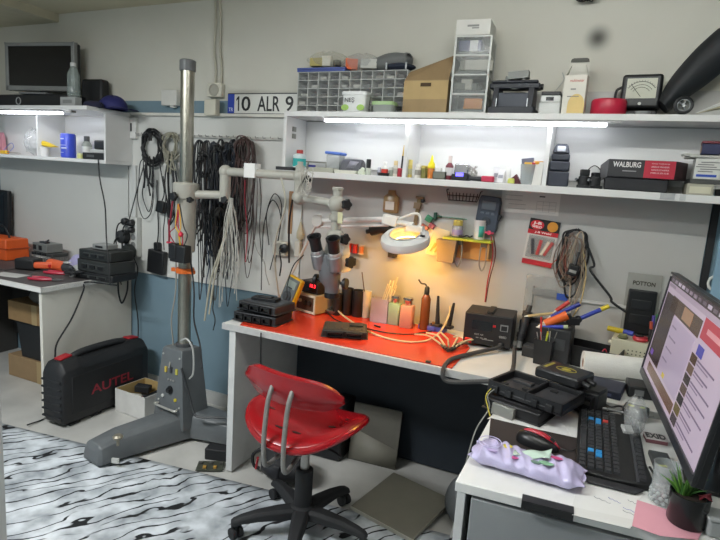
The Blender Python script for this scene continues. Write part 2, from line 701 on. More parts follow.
def micro_stand():
    cx, cy = -2.005, 2.2
    t = thing('microscope_stand', 'tall grey floor stand with steel column carrying a binocular microscope', 'microscope', (cx, cy, 0))
    # two-legged foot: one leg towards the viewer on the left, one to the right behind the bench side
    def leg(path, name):
        rs = []
        N = len(path)
        for i, (x, y, wd, h) in enumerate(path):
            q = path[min(i+1, N-1)]
            p = path[max(i-1, 0)]
            d = V((q[0]-p[0], q[1]-p[1], 0)).normalized()
            n_ = V((-d.y, d.x, 0))
            c = V((x, y, 0))
            z0 = .022
            pr = [(-.5, z0), (.5, z0), (.5, h*.55), (.42, h*.88), (.28, h), (-.28, h), (-.42, h*.88), (-.5, h*.55)]
            rs.append([c+n_*(a*wd)+V((0, 0, z)) for a, z in pr])
        return MB().rings(rs).out(name, SG, t, bev=.004, world=True)
    leg([(cx+.03, cy-.02, .19, .165), (cx-.03, cy-.2, .17, .15), (cx-.09, cy-.36, .165, .135), (cx-.115, cy-.48, .15, .115), (cx-.118, cy-.5, .12, .09)], 'foot_leg')
    leg([(cx-.03, cy-.01, .19, .165), (cx+.14, cy+.03, .18, .155), (cx+.30, cy+.05, .16, .135), (cx+.40, cy+.06, .14, .115)], 'foot_leg')
    for x, y in ((cx-.085, cy-.43), (cx+.36, cy+.055)):
        MB().lathe([(.02, .0075), (.02, .022)], (x, y, 0)).out('foot_pad', BLKM, t, world=True)
    c = onz(113, 449, .12)
    MB().lathe([(.007, 0), (.007, .03), (.022, .036), (.025, .046), (.016, .054)], (c.x+.01, c.y+.02, .132)).out('levelling_knob', m('8d8778', .4, .5), t, world=True)
    c = onz(119, 463, .03)
    MB().box((c.x-.01, c.y-.012, .045), (.035, .012, .022), rz=.3).out('name_plate', LGRY, t, world=True)
    # console: tapering box with a switch panel
    k = MB(tr((cx, cy-.015, 0), 0, 0, R(-8)))
    k.rings([[(-.125, -.09, .08), (.125, -.09, .08), (.125, .09, .08), (-.125, .09, .08)],
             [(-.078, -.066, .49), (.078, -.066, .49), (.078, .066, .49), (-.078, .066, .49)],
             [(-.070, -.058, .505), (.070, -.058, .505), (.070, .058, .505), (-.070, .058, .505)]])
    con = k.out('console', SG, t, bev=.003, world=True)
    sl = math.atan2(.019, .33)
    def face(u, z, o=0):
        return tr((cx, cy-.015, 0), 0, 0, R(-8)) @ tr((u, -.085+(z-.16)*(.019/.33)-o, z), -sl)
    for u, z, col in ((-.036, .385, 'c9b04a'), (.006, .39, '35373a'), (.05, .39, 'b9b14e')):
        MB(face(u, z, .003)).box((0, 0, 0), (.014, .008, .03)).out('rocker_switch', m(col, .4), con, world=True)
    for u in (-.012, .008, .028):
        MB(face(u, .335, .002) @ rotm(PI/2)).lathe([(.006, -.003), (.006, .003), (.003, .004)]).out('indicator', m('8b8b88', .3), con, world=True)
    MB(face(.005, .28, .002) @ rotm(PI/2)).lathe([(.022, -.003), (.022, .004), (.014, .005), (.013, .018), (.001, .02)]).out('dial_knob', BLK, con, world=True)
    for u, col in ((-.05, 'c7c9c4'), (.052, 'c2b135')):
        MB(face(u, .235, .002) @ rotm(PI/2)).lathe([(.009, -.003), (.009, .005), (.005, .007)]).out('push_button', m(col, .4), con, world=True)
    q = [face(-.075, .19, .006).translation, face(-.075, .19, .03).translation, face(.075, .19, .03).translation, face(.075, .19, .006).translation]
    MB().cord(q, .006, 8).out('carry_handle', m('c2c1ba', .3, .6), con, world=True)
    for u, z in ((-.085, .205), (.085, .2), (-.066, .465), (.066, .465)):
        MB().lathe([(.005, -.002), (.005, .002)], M=face(u, z, .002) @ rotm(PI/2)).out('screw_head', LGRY, con, world=True)
    # column
    MB().lathe([(.034, .5), (.034, 1.955)], (cx, cy, 0), 28).out('column', STL, t, world=True)
    MB().lathe([(.039, 1.935), (.04, 1.94), (.04, 1.985), (.032, 1.99)], (cx, cy, 0), 28).out('column_cap', m('6b6d6e', .5), t, world=True)
    MB().lathe([(.04, .505), (.045, .505), (.045, .52), (.036, .525)], (cx, cy, 0)).out('column_base_ring', m('47494b', .4), t, world=True)
    # sliding collar
    col = MB().lathe([(.046, 1.02), (.05, 1.03), (.052, 1.30), (.062, 1.30), (.066, 1.31), (.066, 1.375), (.06, 1.382), (.036, 1.384)], (cx, cy, 0), 26).out('collar', PG, t, world=True)
    def knob(p, ax, name='clamp_knob', r=.022, par=t, lobes=5):
        M_ = MX.Translation(V(p)) @ V(ax).to_track_quat('Z', 'Y').to_matrix().to_4x4()
        b = MB(M_)
        o = []
        for i in range(40):
            a = 2*PI*i/40
            rr = r*(1+.14*math.cos(lobes*a))
            o.append((rr*math.cos(a), rr*math.sin(a)))
        b.prism(o, .018, MX.Translation((0, 0, .018)))
        b.lathe([(.008, 0), (.008, .018)])
        return b.out(name, BLK, par, bev=.003, world=True)
    knob((cx, cy-.06, 1.31), (-.1, -1, 0), par=col)
    knob((cx+.09, cy-.05, 1.30), (.1, -1, 0), r=.014, par=col)
    YA = 2.245
    p0 = V((cx+.05, cy+.01, 1.325))
    e1 = V((-1.79, YA, 1.333))
    MB().tube([p0, e1], .0215, 16).out('lower_arm', PG, t, world=True)
    MB().tube([e1+V((0, 0, -.035)), e1+V((0, 0, .135))], .028, 16).out('elbow_post', PG, t, bev=.003, world=True)
    MB().ball((e1.x, e1.y, 1.452), .034).out('elbow_cap', PG, t, world=True)
    knob((e1.x+.035, YA-.03, 1.312), (.2, -1, 0), r=.017)
    j2 = V((-1.352, YA, 1.453))
    MB().tube([(e1.x, YA, 1.452), j2], .0215, 16).out('upper_arm', PG, t, world=True)
    a = ony(247, 164, YA)
    b2 = ony(258, 164, YA)
    MB().box(((a.x+b2.x)/2, YA, 1.453+.012), (b2.x-a.x, .048, .07)).out('paper_tag', PAP, t, world=True)
    jb = MB().tube([j2+V((0, 0, .05)), j2+V((0, 0, -.012))], .022, 14)
    jb.tube([j2+V((0, 0, .03)), j2+V((0, 0, .068))], .014, 12)
    jb.ball(j2, .034)
    jb.tube([j2, j2+V((.003, 0, -.085))], .026, 14)
    jb.ball(j2+V((.003, 0, -.1)), .037)
    jb.out('swivel_joint', PG, t, world=True)
    knob(j2+V((.035, -.02, -.015)), (1, -.6, 0), r=.02)
    q = j2+V((.003, 0, -.1))
    b1 = V(ony(337, 204, YA))
    MB().tube([q, (b1.x, YA, b1.z)], .0185, 14).out('front_arm', PG, t, world=True)
    # ball joints over the microscope
    bj = MB()
    bj.tube([(b1.x, YA, b1.z+.01), (b1.x, YA, b1.z+.068)], .021, 14)
    bj.lathe([(.024, .062), (.026, .066), (.026, .074), (.02, .078)], (b1.x, YA, b1.z))
    bj.ball((b1.x, YA, b1.z), .042)
    bj.tube([(b1.x, YA, b1.z), (b1.x, YA, b1.z-.16)], .024, 14)
    bj.tube([(b1.x, YA, b1.z-.05), (b1.x, YA, b1.z-.075)], .034, 14)
    bj.ball((b1.x+.002, YA, b1.z-.155), .044)
    bj.out('ball_joint', PG, t, world=True)
    knob((b1.x+.042, YA-.02, b1.z+.0), (1, -.5, .1), r=.024)
    knob((b1.x+.044, YA-.02, b1.z-.155), (1, -.5, 0), r=.024)
    MB().box((b1.x+.035, YA-.03, b1.z-.06), (.022, .006, .05), rx=.1, rz=.3).out('adjuster_label', m('dcd9b0', .5), t, world=True)
    # microscope: body plus two eyepiece tubes leaning to the viewer
    hx, hz = b1.x-.004, b1.z-.24
    hb = MB()
    hb.box((hx+.02, YA, hz+.04), (.10, .09, .07), tp=.8)
    hb.box((hx+.055, YA-.0, hz+.0), (.02, .10, .15), ry=-.12)
    hb.out('focus_carrier', m('c5c5c0', .4), t, bev=.006, world=True)
    mh = MB()
    mh.rings([[(hx+ca*.052, YA-.03+sa*.045, hz+.01) for ca, sa in [(math.cos(2*PI*i/20), math.sin(2*PI*i/20)) for i in range(20)]],
              [(hx+ca*.056, YA-.03+sa*.05, hz-.05) for ca, sa in [(math.cos(2*PI*i/20), math.sin(2*PI*i/20)) for i in range(20)]],
              [(hx+ca*.05, YA-.02+sa*.048, hz-.12) for ca, sa in [(math.cos(2*PI*i/20), math.sin(2*PI*i/20)) for i in range(20)]],
              [(hx+.008+ca*.034, YA-.012+sa*.034, hz-.15) for ca, sa in [(math.cos(2*PI*i/20), math.sin(2*PI*i/20)) for i in range(20)]],
              [(hx+.010+ca*.034, YA-.01+sa*.034, hz-.178) for ca, sa in [(math.cos(2*PI*i/20), math.sin(2*PI*i/20)) for i in range(20)]]])
    head = mh.out('microscope_body', m('6f7174', .4, .2), t, bev=.003, world=True)
    for sx in (-1, 1):
        p = V((hx+sx*.042, YA-.055, hz-.035))
        d = V((sx*.05, -.42, 1)).normalized()
        MB().tube([p-d*.025, p+d*.05], .034, 18).out('eyepiece_tube', m('8b8d8f', .35, .5), head, bev=.004, world=True)
        MB().tube([p+d*.048, p+d*.068], .029, 18).out('eyepiece_ring', m('b4b5b4', .3, .6), head, bev=.002, world=True)
        e = MB()
        M_ = MX.Translation(p+d*.066) @ d.to_track_quat('Z', 'Y').to_matrix().to_4x4()
        e.lathe([(.0265, 0), (.0265, .05), (.033, .066), (.033, .074), (.024, .07), (.02, .045), (.001, .045)], M=M_)
        e.out('eyecup', BLK, head, world=True)
    for sx in (-1, 1):
        knob((hx+sx*.05, YA-.012, hz-.125), (sx, 0, 0), r=.023, par=head, name='zoom_knob', lobes=0)
    knob((hx+.075, YA-.01, hz-.02), (1, -.4, 0), r=.026, par=t, name='focus_knob')
    MB().lathe([(.037, 0), (.037, .022), (.03, .024)], (hx+.010, YA-.01, hz-.20)).out('objective_ring', BLK, head, world=True)
    return t


micro_stand()


# ---------------------------------------------------------------- chair
def chair():
    hx, hy = -.985, 1.78
    t = thing('swivel_chair', 'red plastic swivel chair on a black five-star castor base', 'chair', (hx, hy, 0), R(-4))
    PL = m('920c15', .25, n=.04, co=.15)
    zs = .51

    def shell(u, v):
        # u,v on a disc: the saddle-shaped seat shell
        a = 2*PI*v
        k = u
        ex = 2.4
        c, s_ = math.cos(a), math.sin(a)
        rr = 1/((abs(c)**ex+abs(s_)**ex)**(1/ex))
        x, y = c*rr*k*.235, s_*rr*k*.195
        xn, yn = x/.235, y/.195
        z = .050*abs(xn)**2.4 - .028*max(0, -yn)**3*(1-.3*abs(xn)) - .03*max(0, yn)**2.2*(1-.6*abs(xn)) + .012*math.exp(-(xn/.25)**2)*max(0, yn)
        z += .02*max(0, k-.85)/.15*-1*(.6)
        return (x, y, zs+z-.006)
    b = MB()
    n1, n2 = 14, 48
    vs = [shell(0, 0)] + [shell((i+1)/n1, j/n2) for i in range(n1) for j in range(n2)]
    fs = [(0, 1+j, 1+(j+1) % n2) for j in range(n2)]
    for i in range(n1-1):
        for j in range(n2):
            fs.append((1+i*n2+j, 1+(i+1)*n2+j, 1+(i+1)*n2+(j+1) % n2, 1+i*n2+(j+1) % n2))
    b.add(vs, fs)
    seat = b.out('seat', PL, t, sol=.016, bev=.005, seg=3)
    # rolled rim under the shell
    r = MB()
    r.tube([V(shell(1, j/48))+V((0, 0, -.008)) for j in range(49)], .0125, 8)
    r.out('seat_rim', PL, seat)
    for x, y, a in ((-.165, .03, .9), (-.145, -.05, .3), (-.13, .12, .8), (.165, .03, -.9), (.145, -.05, -.3), (-.04, -.13, 0), (.04, -.13, 0)):
        xn, yn = x/.235, y/.195
        z = .050*abs(xn)**2.4 - .028*max(0, -yn)**3*(1-.3*abs(xn)) - .03*max(0, yn)**2.2*(1-.6*abs(xn)) + .012*math.exp(-(xn/.25)**2)*max(0, yn)
        sl = .050*2.4*abs(xn)**1.4/.235*(1 if x > 0 else -1)
        MB(tr((x, y, zs+z+.0025), 0, -math.atan(sl), a)).prism([(.02*math.cos(2*PI*i/16), .006*math.sin(2*PI*i/16)) for i in range(16)], .0015).out('vent_slot', m('2a0808', .6), seat)
    # backrest: curved plate with round ends, leaning back
    def bk(u, v):
        a = (u-.5)*2
        hw = .218
        x = a*hw
        hh = .066*(1-abs(a)**4.5*.55)*math.sqrt(max(.12, 1-abs(a)**9))*(1-.1*a)
        y = .06*a*a
        zz = (v-.5)*2*hh
        return (x, y - zz*.28 + .006*math.cos(v*PI*2), zz + .008*(1-a*a))
    bb = MB(tr((.0, -.165, .668), R(4), 0, 0))
    bb.grid(bk, 40, 10)
    bb.out('backrest', PL, t, sol=.022, bev=.008, seg=3)
    mg = m('8e8c88', .4, .4)
    for sx in (-.045, .045):
        MB().cord([(sx, -.168, .70), (sx, -.20, .63), (sx, -.215, .50), (sx, -.21, .40), (sx, -.185, .376), (sx*.8, -.12, .39), (sx*.6, -.03, .41)], .0095, 10).out('back_strut', mg, t)
    MB().box((0, -.02, .44), (.17, .20, .022)).box((0, -.02, .42), (.09, .14, .03)).out('tilt_plate', BLKM, t, bev=.003)
    MB().cord([(.03, -.02, .425), (.14, -.03, .42), (.19, -.035, .41)], .005).out('height_lever', BLKM, t)
    MB().lathe([(.018, .27), (.018, .42)]).out('gas_lift', m('aaa8a2', .3, .8), t)
    MB().lathe([(.036, .10), (.036, .285), (.03, .29)]).out('lift_cover', BLKM, t)
    MB().lathe([(.05, .085), (.055, .10), (.05, .128), (.038, .135)]).out('hub', BLKM, t)
    for i in range(5):
        a = R(7+72*i)
        d = V((math.cos(a), math.sin(a), 0))
        n_ = V((-d.y, d.x, 0))
        rs = []
        for s_, wd, zt, zb in ((.03, .07, .128, .085), (.10, .062, .126, .083), (.18, .05, .118, .082), (.245, .042, .104, .075), (.275, .04, .092, .066), (.285, .034, .084, .064)):
            c = d*s_
            rs.append([c+n_*wd/2+V((0, 0, zb)), c-n_*wd/2+V((0, 0, zb)), c-n_*wd/2+V((0, 0, zt-.012)), c-n_*wd*.3+V((0, 0, zt)), c+n_*wd*.3+V((0, 0, zt)), c+n_*wd/2+V((0, 0, zt-.012))])
        lg = MB().rings(rs).out('base_arm', BLKM, t, bev=.003)
        c = d*.265
        cb = MB()
        ca = a+1.1+i*1.9
        ax = V((math.cos(ca), math.sin(ca), 0))
        for sg in (-1, 1):
            cb.tube([c+ax*(.006*sg)+V((0, 0, .0315)), c+ax*(.024*sg)+V((0, 0, .0315))], .024, 18)
        cb.tube([c+V((0, 0, .035)), c+V((0, 0, .07))], .008, 8)
        cb.out('castor', BLKM, lg, bev=.003)
    return t


chair()


# ---------------------------------------------------------------- carry case, shoe box
def toolcase():
    # long axis runs back towards the wall along the bench side
    A, B = V((-2.632, 1.855, 0)), V((-2.636, 2.505, 0))
    d = (B-A).normalized()
    rz = math.atan2(d.y, d.x)
    c = (A+B)/2
    t = thing('carry_case', 'black moulded tool case with red latches and red lettering', 'case', (c.x, c.y, 0), rz)
    L, W_, H = .63, .17, .395
    def sec(x, hw, z0, z1, rr=.03):
        return [(x, -hw, z0+rr), (x, -hw+rr*.6, z0), (x, hw-rr*.6, z0), (x, hw, z0+rr), (x, hw, z1-rr*1.6), (x, hw-rr, z1-rr*.3), (x, hw-rr*1.6, z1), (x, -hw+rr*1.6, z1), (x, -hw+rr, z1-rr*.3), (x, -hw, z1-rr*1.6)]
    b = MB()
    prof = [(-.315, .055, .05, .30), (-.305, .075, .03, .345), (-.285, .085, .02, .372), (-.2, .085, .012, .385), (-.195, .085, .012, .385), (-.155, .085, .012, .368), (.155, .085, .012, .368), (.195, .085, .012, .385), (.285, .085, .02, .372), (.305, .075, .03, .345), (.315, .055, .05, .30)]
    b.rings([sec(*p) for p in prof])
    body = b.out('body', m('1b1c1e', .55, n=.1, bump=.15, bs=300), t, bev=.006)
    sm = MB()
    sm.box((0, 0, .19), (.636, .006, .3))
    rb = MB()
    for i in range(6):
        rb.box((-.312, 0, .06+i*.042), (.012, .15, .010))
    rb.out('end_ribs', m('1b1c1e', .55), body, bev=.003)
    for x in (-.22, -.08, .08, .22):
        MB().box((x, 0, .0065), (.07, .14, .013)).out('foot', BLKM, body, bev=.004)
    MB().cord([(-.19, 0, .36), (-.165, 0, .375), (-.11, 0, .386), (0, 0, .389), (.11, 0, .386), (.165, 0, .375), (.19, 0, .36)], .02, 10).out('handle', m('232426', .6), t)
    for x in (-.235, .235):
        MB().box((x, 0, .384), (.075, .055, .012), ry=.12 if x > 0 else -.12).out('latch', m('9e1a24', .4), t, bev=.004)
    # moulded front panel on the side facing the room (local -y) with lettering
    MB().box((0, -.0855, .18), (.50, .006, .22)).out('side_panel', m('161719', .6), body, bev=.004)
    txt('AUTEL', .055, m('8f2030', .5), t, MX.Translation((.02, -.0893, .175)) @ FACE, w=.30, bold=.012)
    return t


toolcase()


def shoebox():
    c = onz(150, 412, .0)
    c = V((-2.40, 2.305, 0))
    t = thing('open_box', 'open white cardboard box of parts beside the black tool case', 'box', c, R(-3))
    w_, d_, h_ = .25, .22, .14
    b = MB()
    b.box((0, 0, .002), (w_, d_, .004))
    b.box((-w_/2+.002, 0, h_/2), (.004, d_, h_), mi=0)
    b.box((w_/2-.002, 0, h_/2), (.004, d_, h_))
    b.box((0, -d_/2+.002, h_/2), (w_-.008, .004, h_))
    b.box((0, d_/2-.002, h_/2), (w_-.008, .004, h_))
    b.out('tray', m('c9c8c4', .7, n=.12, ns=9), t)
    li = MB()
    li.box((0, d_/2-.0055, h_/2+.001), (w_-.01, .002, h_))
    li.box((-w_/2+.0055, 0, h_/2+.001), (.002, d_-.012, h_))
    li.out('card_lining', m('a98f5c', .8), t)
    return c


bx = shoebox()
bm_ = tr(bx, 0, 0, R(-3))


def inbox(mb, name, label, cat, mat, p, e, **kw):
    o = one(mb, name, label, cat, mat, bm_ @ V(p), R(-3)+e[2], **kw)
    o.rotation_euler = (e[0], e[1], R(-3)+e[2])
    return o


inbox(MB().box((0, 0, .0), (.05, .2, .022)).box((0, .05, .012), (.034, .05, .004)).box((0, -.04, .012), (.036, .07, .004)), 'remote_control', 'black remote sticking out of the white box of parts', 'remote', BLK, (.075, .0, .11), (R(24), R(0), R(-40)), bev=.004)
inbox(MB().box((0, 0, .02), (.09, .05, .04)).box((.02, 0, .042), (.03, .03, .006)), 'relay_module', 'black relay block lying in the white box of parts', 'module', BLKM, (-.055, .035, .09), (R(4), R(3), R(24)), bev=.003)
inbox(MB().box((0, 0, .015), (.11, .028, .03)).box((.05, 0, .015), (.03, .018, .022)), 'connector_block', 'pale plastic connector in the white box of parts', 'connector', m('b9b6aa', .5), (-.04, -.06, .078), (R(-3), R(-4), R(15)), bev=.003)
inbox(MB().box((0, 0, .03), (.16, .14, .06)).box((-.04, .03, .064), (.06, .05, .01)), 'control_module', 'grey control unit at the bottom of the white box', 'module', DGRY, (.0, .01, .006), (0, 0, R(4)), bev=.004)

# ================================================================ on top of the right shelf
def fr(x0, x1, yt, Y, zb, yb=None):
    """front face seen between columns x0..x1 with its top at row yt, standing at height zb, distance Y"""
    ym = yt+8 if yb is None else yb
    a, b = ony(x0, ym, Y), ony(x1, ym, Y)
    top = ony((x0+x1)/2, yt, Y).z
    return (a.x+b.x)/2, abs(b.x-a.x), top-zb


def lid_case(name, label, x0, x1, yt, Y, zb, dep, mats, group=None):
    xc, w_, h_ = fr(x0, x1, yt, Y, zb)
    return xc, w_, h_


def organizer():
    xc, w_, h_ = fr(297, 405, 71, 2.475, ZT, 105)
    dep = .106
    t = thing('drawer_organizer', 'wide grey organiser of forty small clear drawers on the shelf top', 'organizer', (xc, 2.475+dep/2, ZT+.0005))
    g = m('c2c4c1', .5)
    f = MB()
    nx, nz = 10, 5
    dx, dz = w_/nx, h_/nz
    f.box((0, dep/2-.003, h_/2), (w_, .006, h_), mi=1)
    for i in range(nx+1):
        f.box((-w_/2+i*dx, 0, h_/2), (.0035, dep, h_))
    for j in range(nz+1):
        f.box((0, 0, min(max(j*dz, .0015), h_-.0015)), (w_, dep, .003))
    f.out('frame', [g, m('3d3f3e', .6)], t)
    cols = ['3f4346', '6d6f6c', 'abaca6', '55504a', '2d2f33', '8a867c', '4a4640', 'b3b2aa']
    for j in range(nz):
        for i in range(nx):
            x, z = -w_/2+(i+.5)*dx, (j+.5)*dz
            d = MB()
            d.box((x, -dep/2+.008, z-.0), (dx-.006, .002, dz-.008))
            d.box((x, -dep/2+.004, z-dz*.12), (dx*.4, .008, .003))
            d.box((x, 0, z-dz/2+.006), (dx-.008, dep-.03, .002))
            q = d.out('drawer', m('c4c6c4', .3, al=.07), t)
            random.seed(i*7+j)
            MB().box((x+random.uniform(-.2, .2)*dx, .0, z-dz*.18), (dx*random.uniform(.45, .75), dep*.7, dz*random.uniform(.2, .45)), rz=random.uniform(-.1, .1)).out('contents', m(random.choice(cols), .6), q)
    return ZT+h_, xc, w_


zo, xo, wo = organizer()
Yo = 2.47
xc, w_, h_ = fr(297, 345, 69, 2.48, zo, 72)
t = thing('tray_lid', 'flat dark blue plastic tray on top of the small-drawer organiser', 'tray', (xc, 2.53, zo+.002))
MB().box((0, 0, .006), (w_, .10, .012)).out('tray_base', m('27408c', .4), t, bev=.003)
b = MB()
for s_ in (-1, 1):
    b.box((s_*(w_/2-.002), 0, .016), (.004, .10, .008))
b.box((0, -.048, .016), (w_-.008, .004, .008)).box((0, .048, .016), (w_-.008, .004, .008))
b.out('rim', m('27408c', .4), t)


def baggie(label, x0, x1, yt, Y, zb, dep, mat, contents, seed, name='plastic_bag', group=None):
    xc, w_, h_ = fr(x0, x1, yt, Y, zb)
    random.seed(seed)
    t = thing(name, label, 'bag', (xc, Y+dep/2, zb), 0, group)
    def fn(u, v):
        a = 2*PI*u
        k = math.sin(PI*min(max(v, .02), .98))**.55
        wob = 1+.08*math.sin(5*a+seed)+.05*math.sin(9*a+3*v*5)
        return (w_/2*k*math.cos(a)*wob, dep/2*k*math.sin(a)*wob, .001+h_*v*(1+.05*math.sin(3*a+seed)))
    MB().grid(fn, 36, 12).out('film', mat, t)
    for i, (pn, mt, sx, sy, sz) in enumerate(contents):
        MB().box(((i/(max(1, len(contents)-1))-.5)*w_*.5, random.uniform(-.05, .05)*dep, sz/2+.004+h_*.1), (sx, sy, sz), rz=random.uniform(-.5, .5)).out(pn, mt, t, bev=.002)
    return t


zl = zo+.022
baggie('clear plastic bag of yellowish parts on the blue tray', 305, 343, 50, 2.485, zl, .085, m('c9c8b8', .12, al=.3), [('parts', m('b3a45c', .5), .07, .05, .04), ('label', m('e9e6da', .6), .05, .04, .05), ('chip', BLK, .03, .03, .03)], 3)
baggie('crumpled clear plastic bag with an orange label on the small-drawer organiser', 339, 376, 52, 2.485, zo+.003, .09, m('bfc1bf', .12, al=.3), [('label', m('d8602c', .6), .06, .05, .05), ('parts', m('b9b9b2', .5), .08, .06, .045)], 8)
# folded dark-blue bag with a grey neck cushion lying on it
xc, w_, h_ = fr(380, 410, 62, 2.48, zo)
b = MB()
def fn(u, v):
    a = 2*PI*u
    k = math.sin(PI*min(max(v, .03), .97))**.4
    return (w_/2*1.05*k*math.cos(a)*(1+.1*math.sin(3*a)),   .045*k*math.sin(a), .003+h_*v)
t = thing('folded_bag', 'folded dark blue bag under the grey headrest cushion on the organiser', 'bag', (xc, 2.53, zo+.002))
MB().grid(fn, 30, 10).out('bag_body', m('1d2536', .7), t)
b = MB()
for s_ in (-.3, .35):
    b.box((s_*w_, -.046, h_*.5), (.006, .008, .03))
b.out('clips', m('b9bcbe', .4), t)
xc, w_, h_ = fr(366, 409, 45, 2.48, zo+.072)
za = ony(388, 64, 2.5).z
b = MB(tr((0, 0, 0), 0, R(-7), 0))
def fn2(u, v):
    a = PI*(u*1.0)
    c = V((-math.cos(a)*w_*.44, -.0+.05*math.sin(a), .025+.008*math.cos(2*a)))
    rr = .04*(.8+.35*math.sin(PI*u))*(math.sin(PI*min(max(u, .02), .98))**.25)
    q = 2*PI*v
    return (c.x+rr*math.cos(q)*.5*-math.cos(a), c.y+rr*math.cos(q), c.z+rr*math.sin(q)*1.05)
b.grid(fn2, 30, 14)
b.ball((0, .02, .03), (w_*.48, .05, .042))
one(b, 'headrest_cushion', 'grey rounded headrest cushion perched on the folded dark blue bag', 'cushion', m('6c6e6d', .7), (xc, 2.525, za-.012))

# two tubs standing in front of the organiser
def tub(name, label, x0, x1, yt, body, lid, dep, Y=2.431):
    xc, w_, h_ = fr(x0, x1, yt, Y-dep/2, ZT)
    t = thing(name, label, 'tub', (xc, Y, ZT+.0005))
    def ring(k, z, ww=w_):
        o = []
        for i in range(32):
            a = 2*PI*i/32
            c, s_ = math.cos(a), math.sin(a)
            q = 1/((abs(c)**5+abs(s_)**5)**.2)
            o.append((c*q*ww/2*k, s_*q*dep/2*k, z))
        return o
    MB().rings([ring(.84, 0), ring(.93, h_-.014), ring(.93, h_-.01)]).out('tub_body', body, t)
    MB().rings([ring(1, h_-.016), ring(1, h_-.002), ring(.95, h_), ring(.8, h_-.002)]).out('lid', lid, t)
    return t, w_, h_


t, w_, h_ = tub('plastic_tub', 'white lidded plastic tub with green printed patches in front of the grey organiser', 340, 366, 91, m('dcdedb', .4), m('e4e6e4', .4), .078)
txt('NEŞ', .026, m('3c4042', .5), t, MX.Translation((-.018, -.0375, h_*.55)) @ FACE, w=.05)
for x in (-.042, .04):
    MB().prism([(x+.02*math.cos(2*PI*i/20), .02+.014*math.sin(2*PI*i/20)) for i in range(20)], .001, MX.Translation((0, -.0345, 0)) @ FACE).out('printed_patch', m('9cc25a', .5), t)
t, w_, h_ = tub('plastic_tub', 'low clear tub with a green lid in front of the grey organiser', 370, 393, 101, m('cfd4cf', .2, al=.5), m('9fbf86', .4), .072)

# cardboard carton with a raised flap
x0 = ony(403, 90, 2.42)
x1 = ony(448, 90, 2.42)
zt1 = ony(425, 80, 2.42).z
t = thing('cardboard_box', 'brown cardboard box with one flap propped up next to the clear drawer tower', 'box', ((x0.x+x1.x)/2, 2.50, ZT+.001))
w_ = x1.x-x0.x-.004
h_ = zt1-ZT
b = MB()
b.box((0, 0, .002), (w_, .15, .004))
for s_ in (-1, 1):
    b.box((s_*(w_/2-.002), 0, h_/2), (.004, .15, h_)).box((0, s_*.073, h_/2), (w_-.008, .004, h_))
b.out('carton', m('9b8461', .85, n=.1), t)
MB().box((0, -.0755, h_*.70), (w_, .0015, h_*.56)).out('front_panel', m('b39a6c', .8), t)
MB().box((0, -.0768, h_*.86), (.05, .0015, .016)).out('hand_hole', m('4a3a28', .9), t)
fl = MB()
fl.rings([[(-w_/2, -.073, h_), (w_/2, -.073, h_), (w_/2, -.069, h_), (-w_/2, -.069, h_)],
          [(-w_/2+.006, -.03, h_+.045), (w_/2, -.02, h_+.115), (w_/2, -.016, h_+.114), (-w_/2+.006, -.026, h_+.044)]])
fl.out('flap', m('8d7655', .85), t)
one(MB().box((0, 0, .02), (.05, .05, .04)).box((.015, 0, .05), (.02, .03, .02)), 'plastic_fitting', 'white plastic fitting poking out of the brown cardboard box', 'fitting', m('d3d2ce', .5), (x1.x-.05, 2.50, ZT+h_-.03), .4, bev=.003)
cb = one(MB().box((0, 0, .006), (w_*.9, .12, .012)).cord([(-.06, 0, .014), (0, .03, .02), (.08, -.02, .014)], .004), 'coiled_lead', 'dark lead lying inside the brown cardboard box', 'cable', BLKM, ((x0.x+x1.x)/2, 2.50, ZT+.007))

# tower of four clear drawers and the white carton on top
x0, x1 = ony(448, 100, 2.40), ony(484, 100, 2.40)
w_ = x1.x-x0.x
h_ = ony(470, 35, 2.40).z-ZT
t = thing('drawer_tower', 'tall tower of four clear plastic drawers leaning slightly on the shelf top', 'drawers', ((x0.x+x1.x)/2, 2.49, ZT+.0005), R(5))
dep = .165
f = MB()
fh = h_/4
for i in range(5):
    f.box((0, 0, min(max(i*fh, .003), h_-.003)), (w_, dep, .006))
for s_ in (-1, 1):
    for y in (-dep/2+.004, dep/2-.004):
        f.box((s_*(w_/2-.004), y, h_/2), (.008, .008, h_))
f.out('frame', m('c8cac6', .4), t)
for s_ in (-1, 1):
    MB().box((s_*(w_/2-.003), 0, h_/2), (.002, dep-.016, h_-.008)).out('side_panel', m('a9aca8', .3, al=.75), t)
cont = [[('labels', m('c77f36', .6), .08, .02, .07)], [('parts', m('74766f', .6), .10, .08, .03), ('parts', m('b8b6aa', .6), .05, .05, .05)], [('parts', m('c1bfb4', .6), .12, .06, .09), ('parts', m('8e8d84', .6), .06, .09, .1)], [('parts', m('343c6a', .6), .10, .1, .10), ('parts', m('d5d6d8', .6), .05, .04, .05)]]
for i in range(4):
    z = (i+.5)*fh
    d = MB().box((0, -dep/2+.002, z), (w_-.018, .003, fh-.012)).box((0, -dep/2-.003, z+fh*.36), (w_*.5, .008, .006)).out('drawer', m('a0a4a2', .15, al=.18), t)
    random.seed(i)
    MB().box((0, .0, z-fh/2+.012), (w_-.03, dep-.03, .012)).out('drawer_base', m('6e7270', .5), d)
    for pn, mt, sx, sy, sz in cont[i]:
        sz = min(sz, fh-.035)
        MB().box((random.uniform(-.03, .03), -dep/2+.015+sy/2, z-fh/2+.02+sz/2), (sx, sy, sz), rz=random.uniform(-.12, .12)).ball((random.uniform(-.05, .05), -.02, z-.01), .022).out(pn, mt, d, bev=.004)
zt2 = ZT+h_
xc, w2, h2 = fr(455, 490, 20, 2.41, zt2, 25)
t = thing('white_carton', 'white cardboard carton on top of the clear drawer tower', 'box', (xc, 2.49, zt2+.004), R(3))
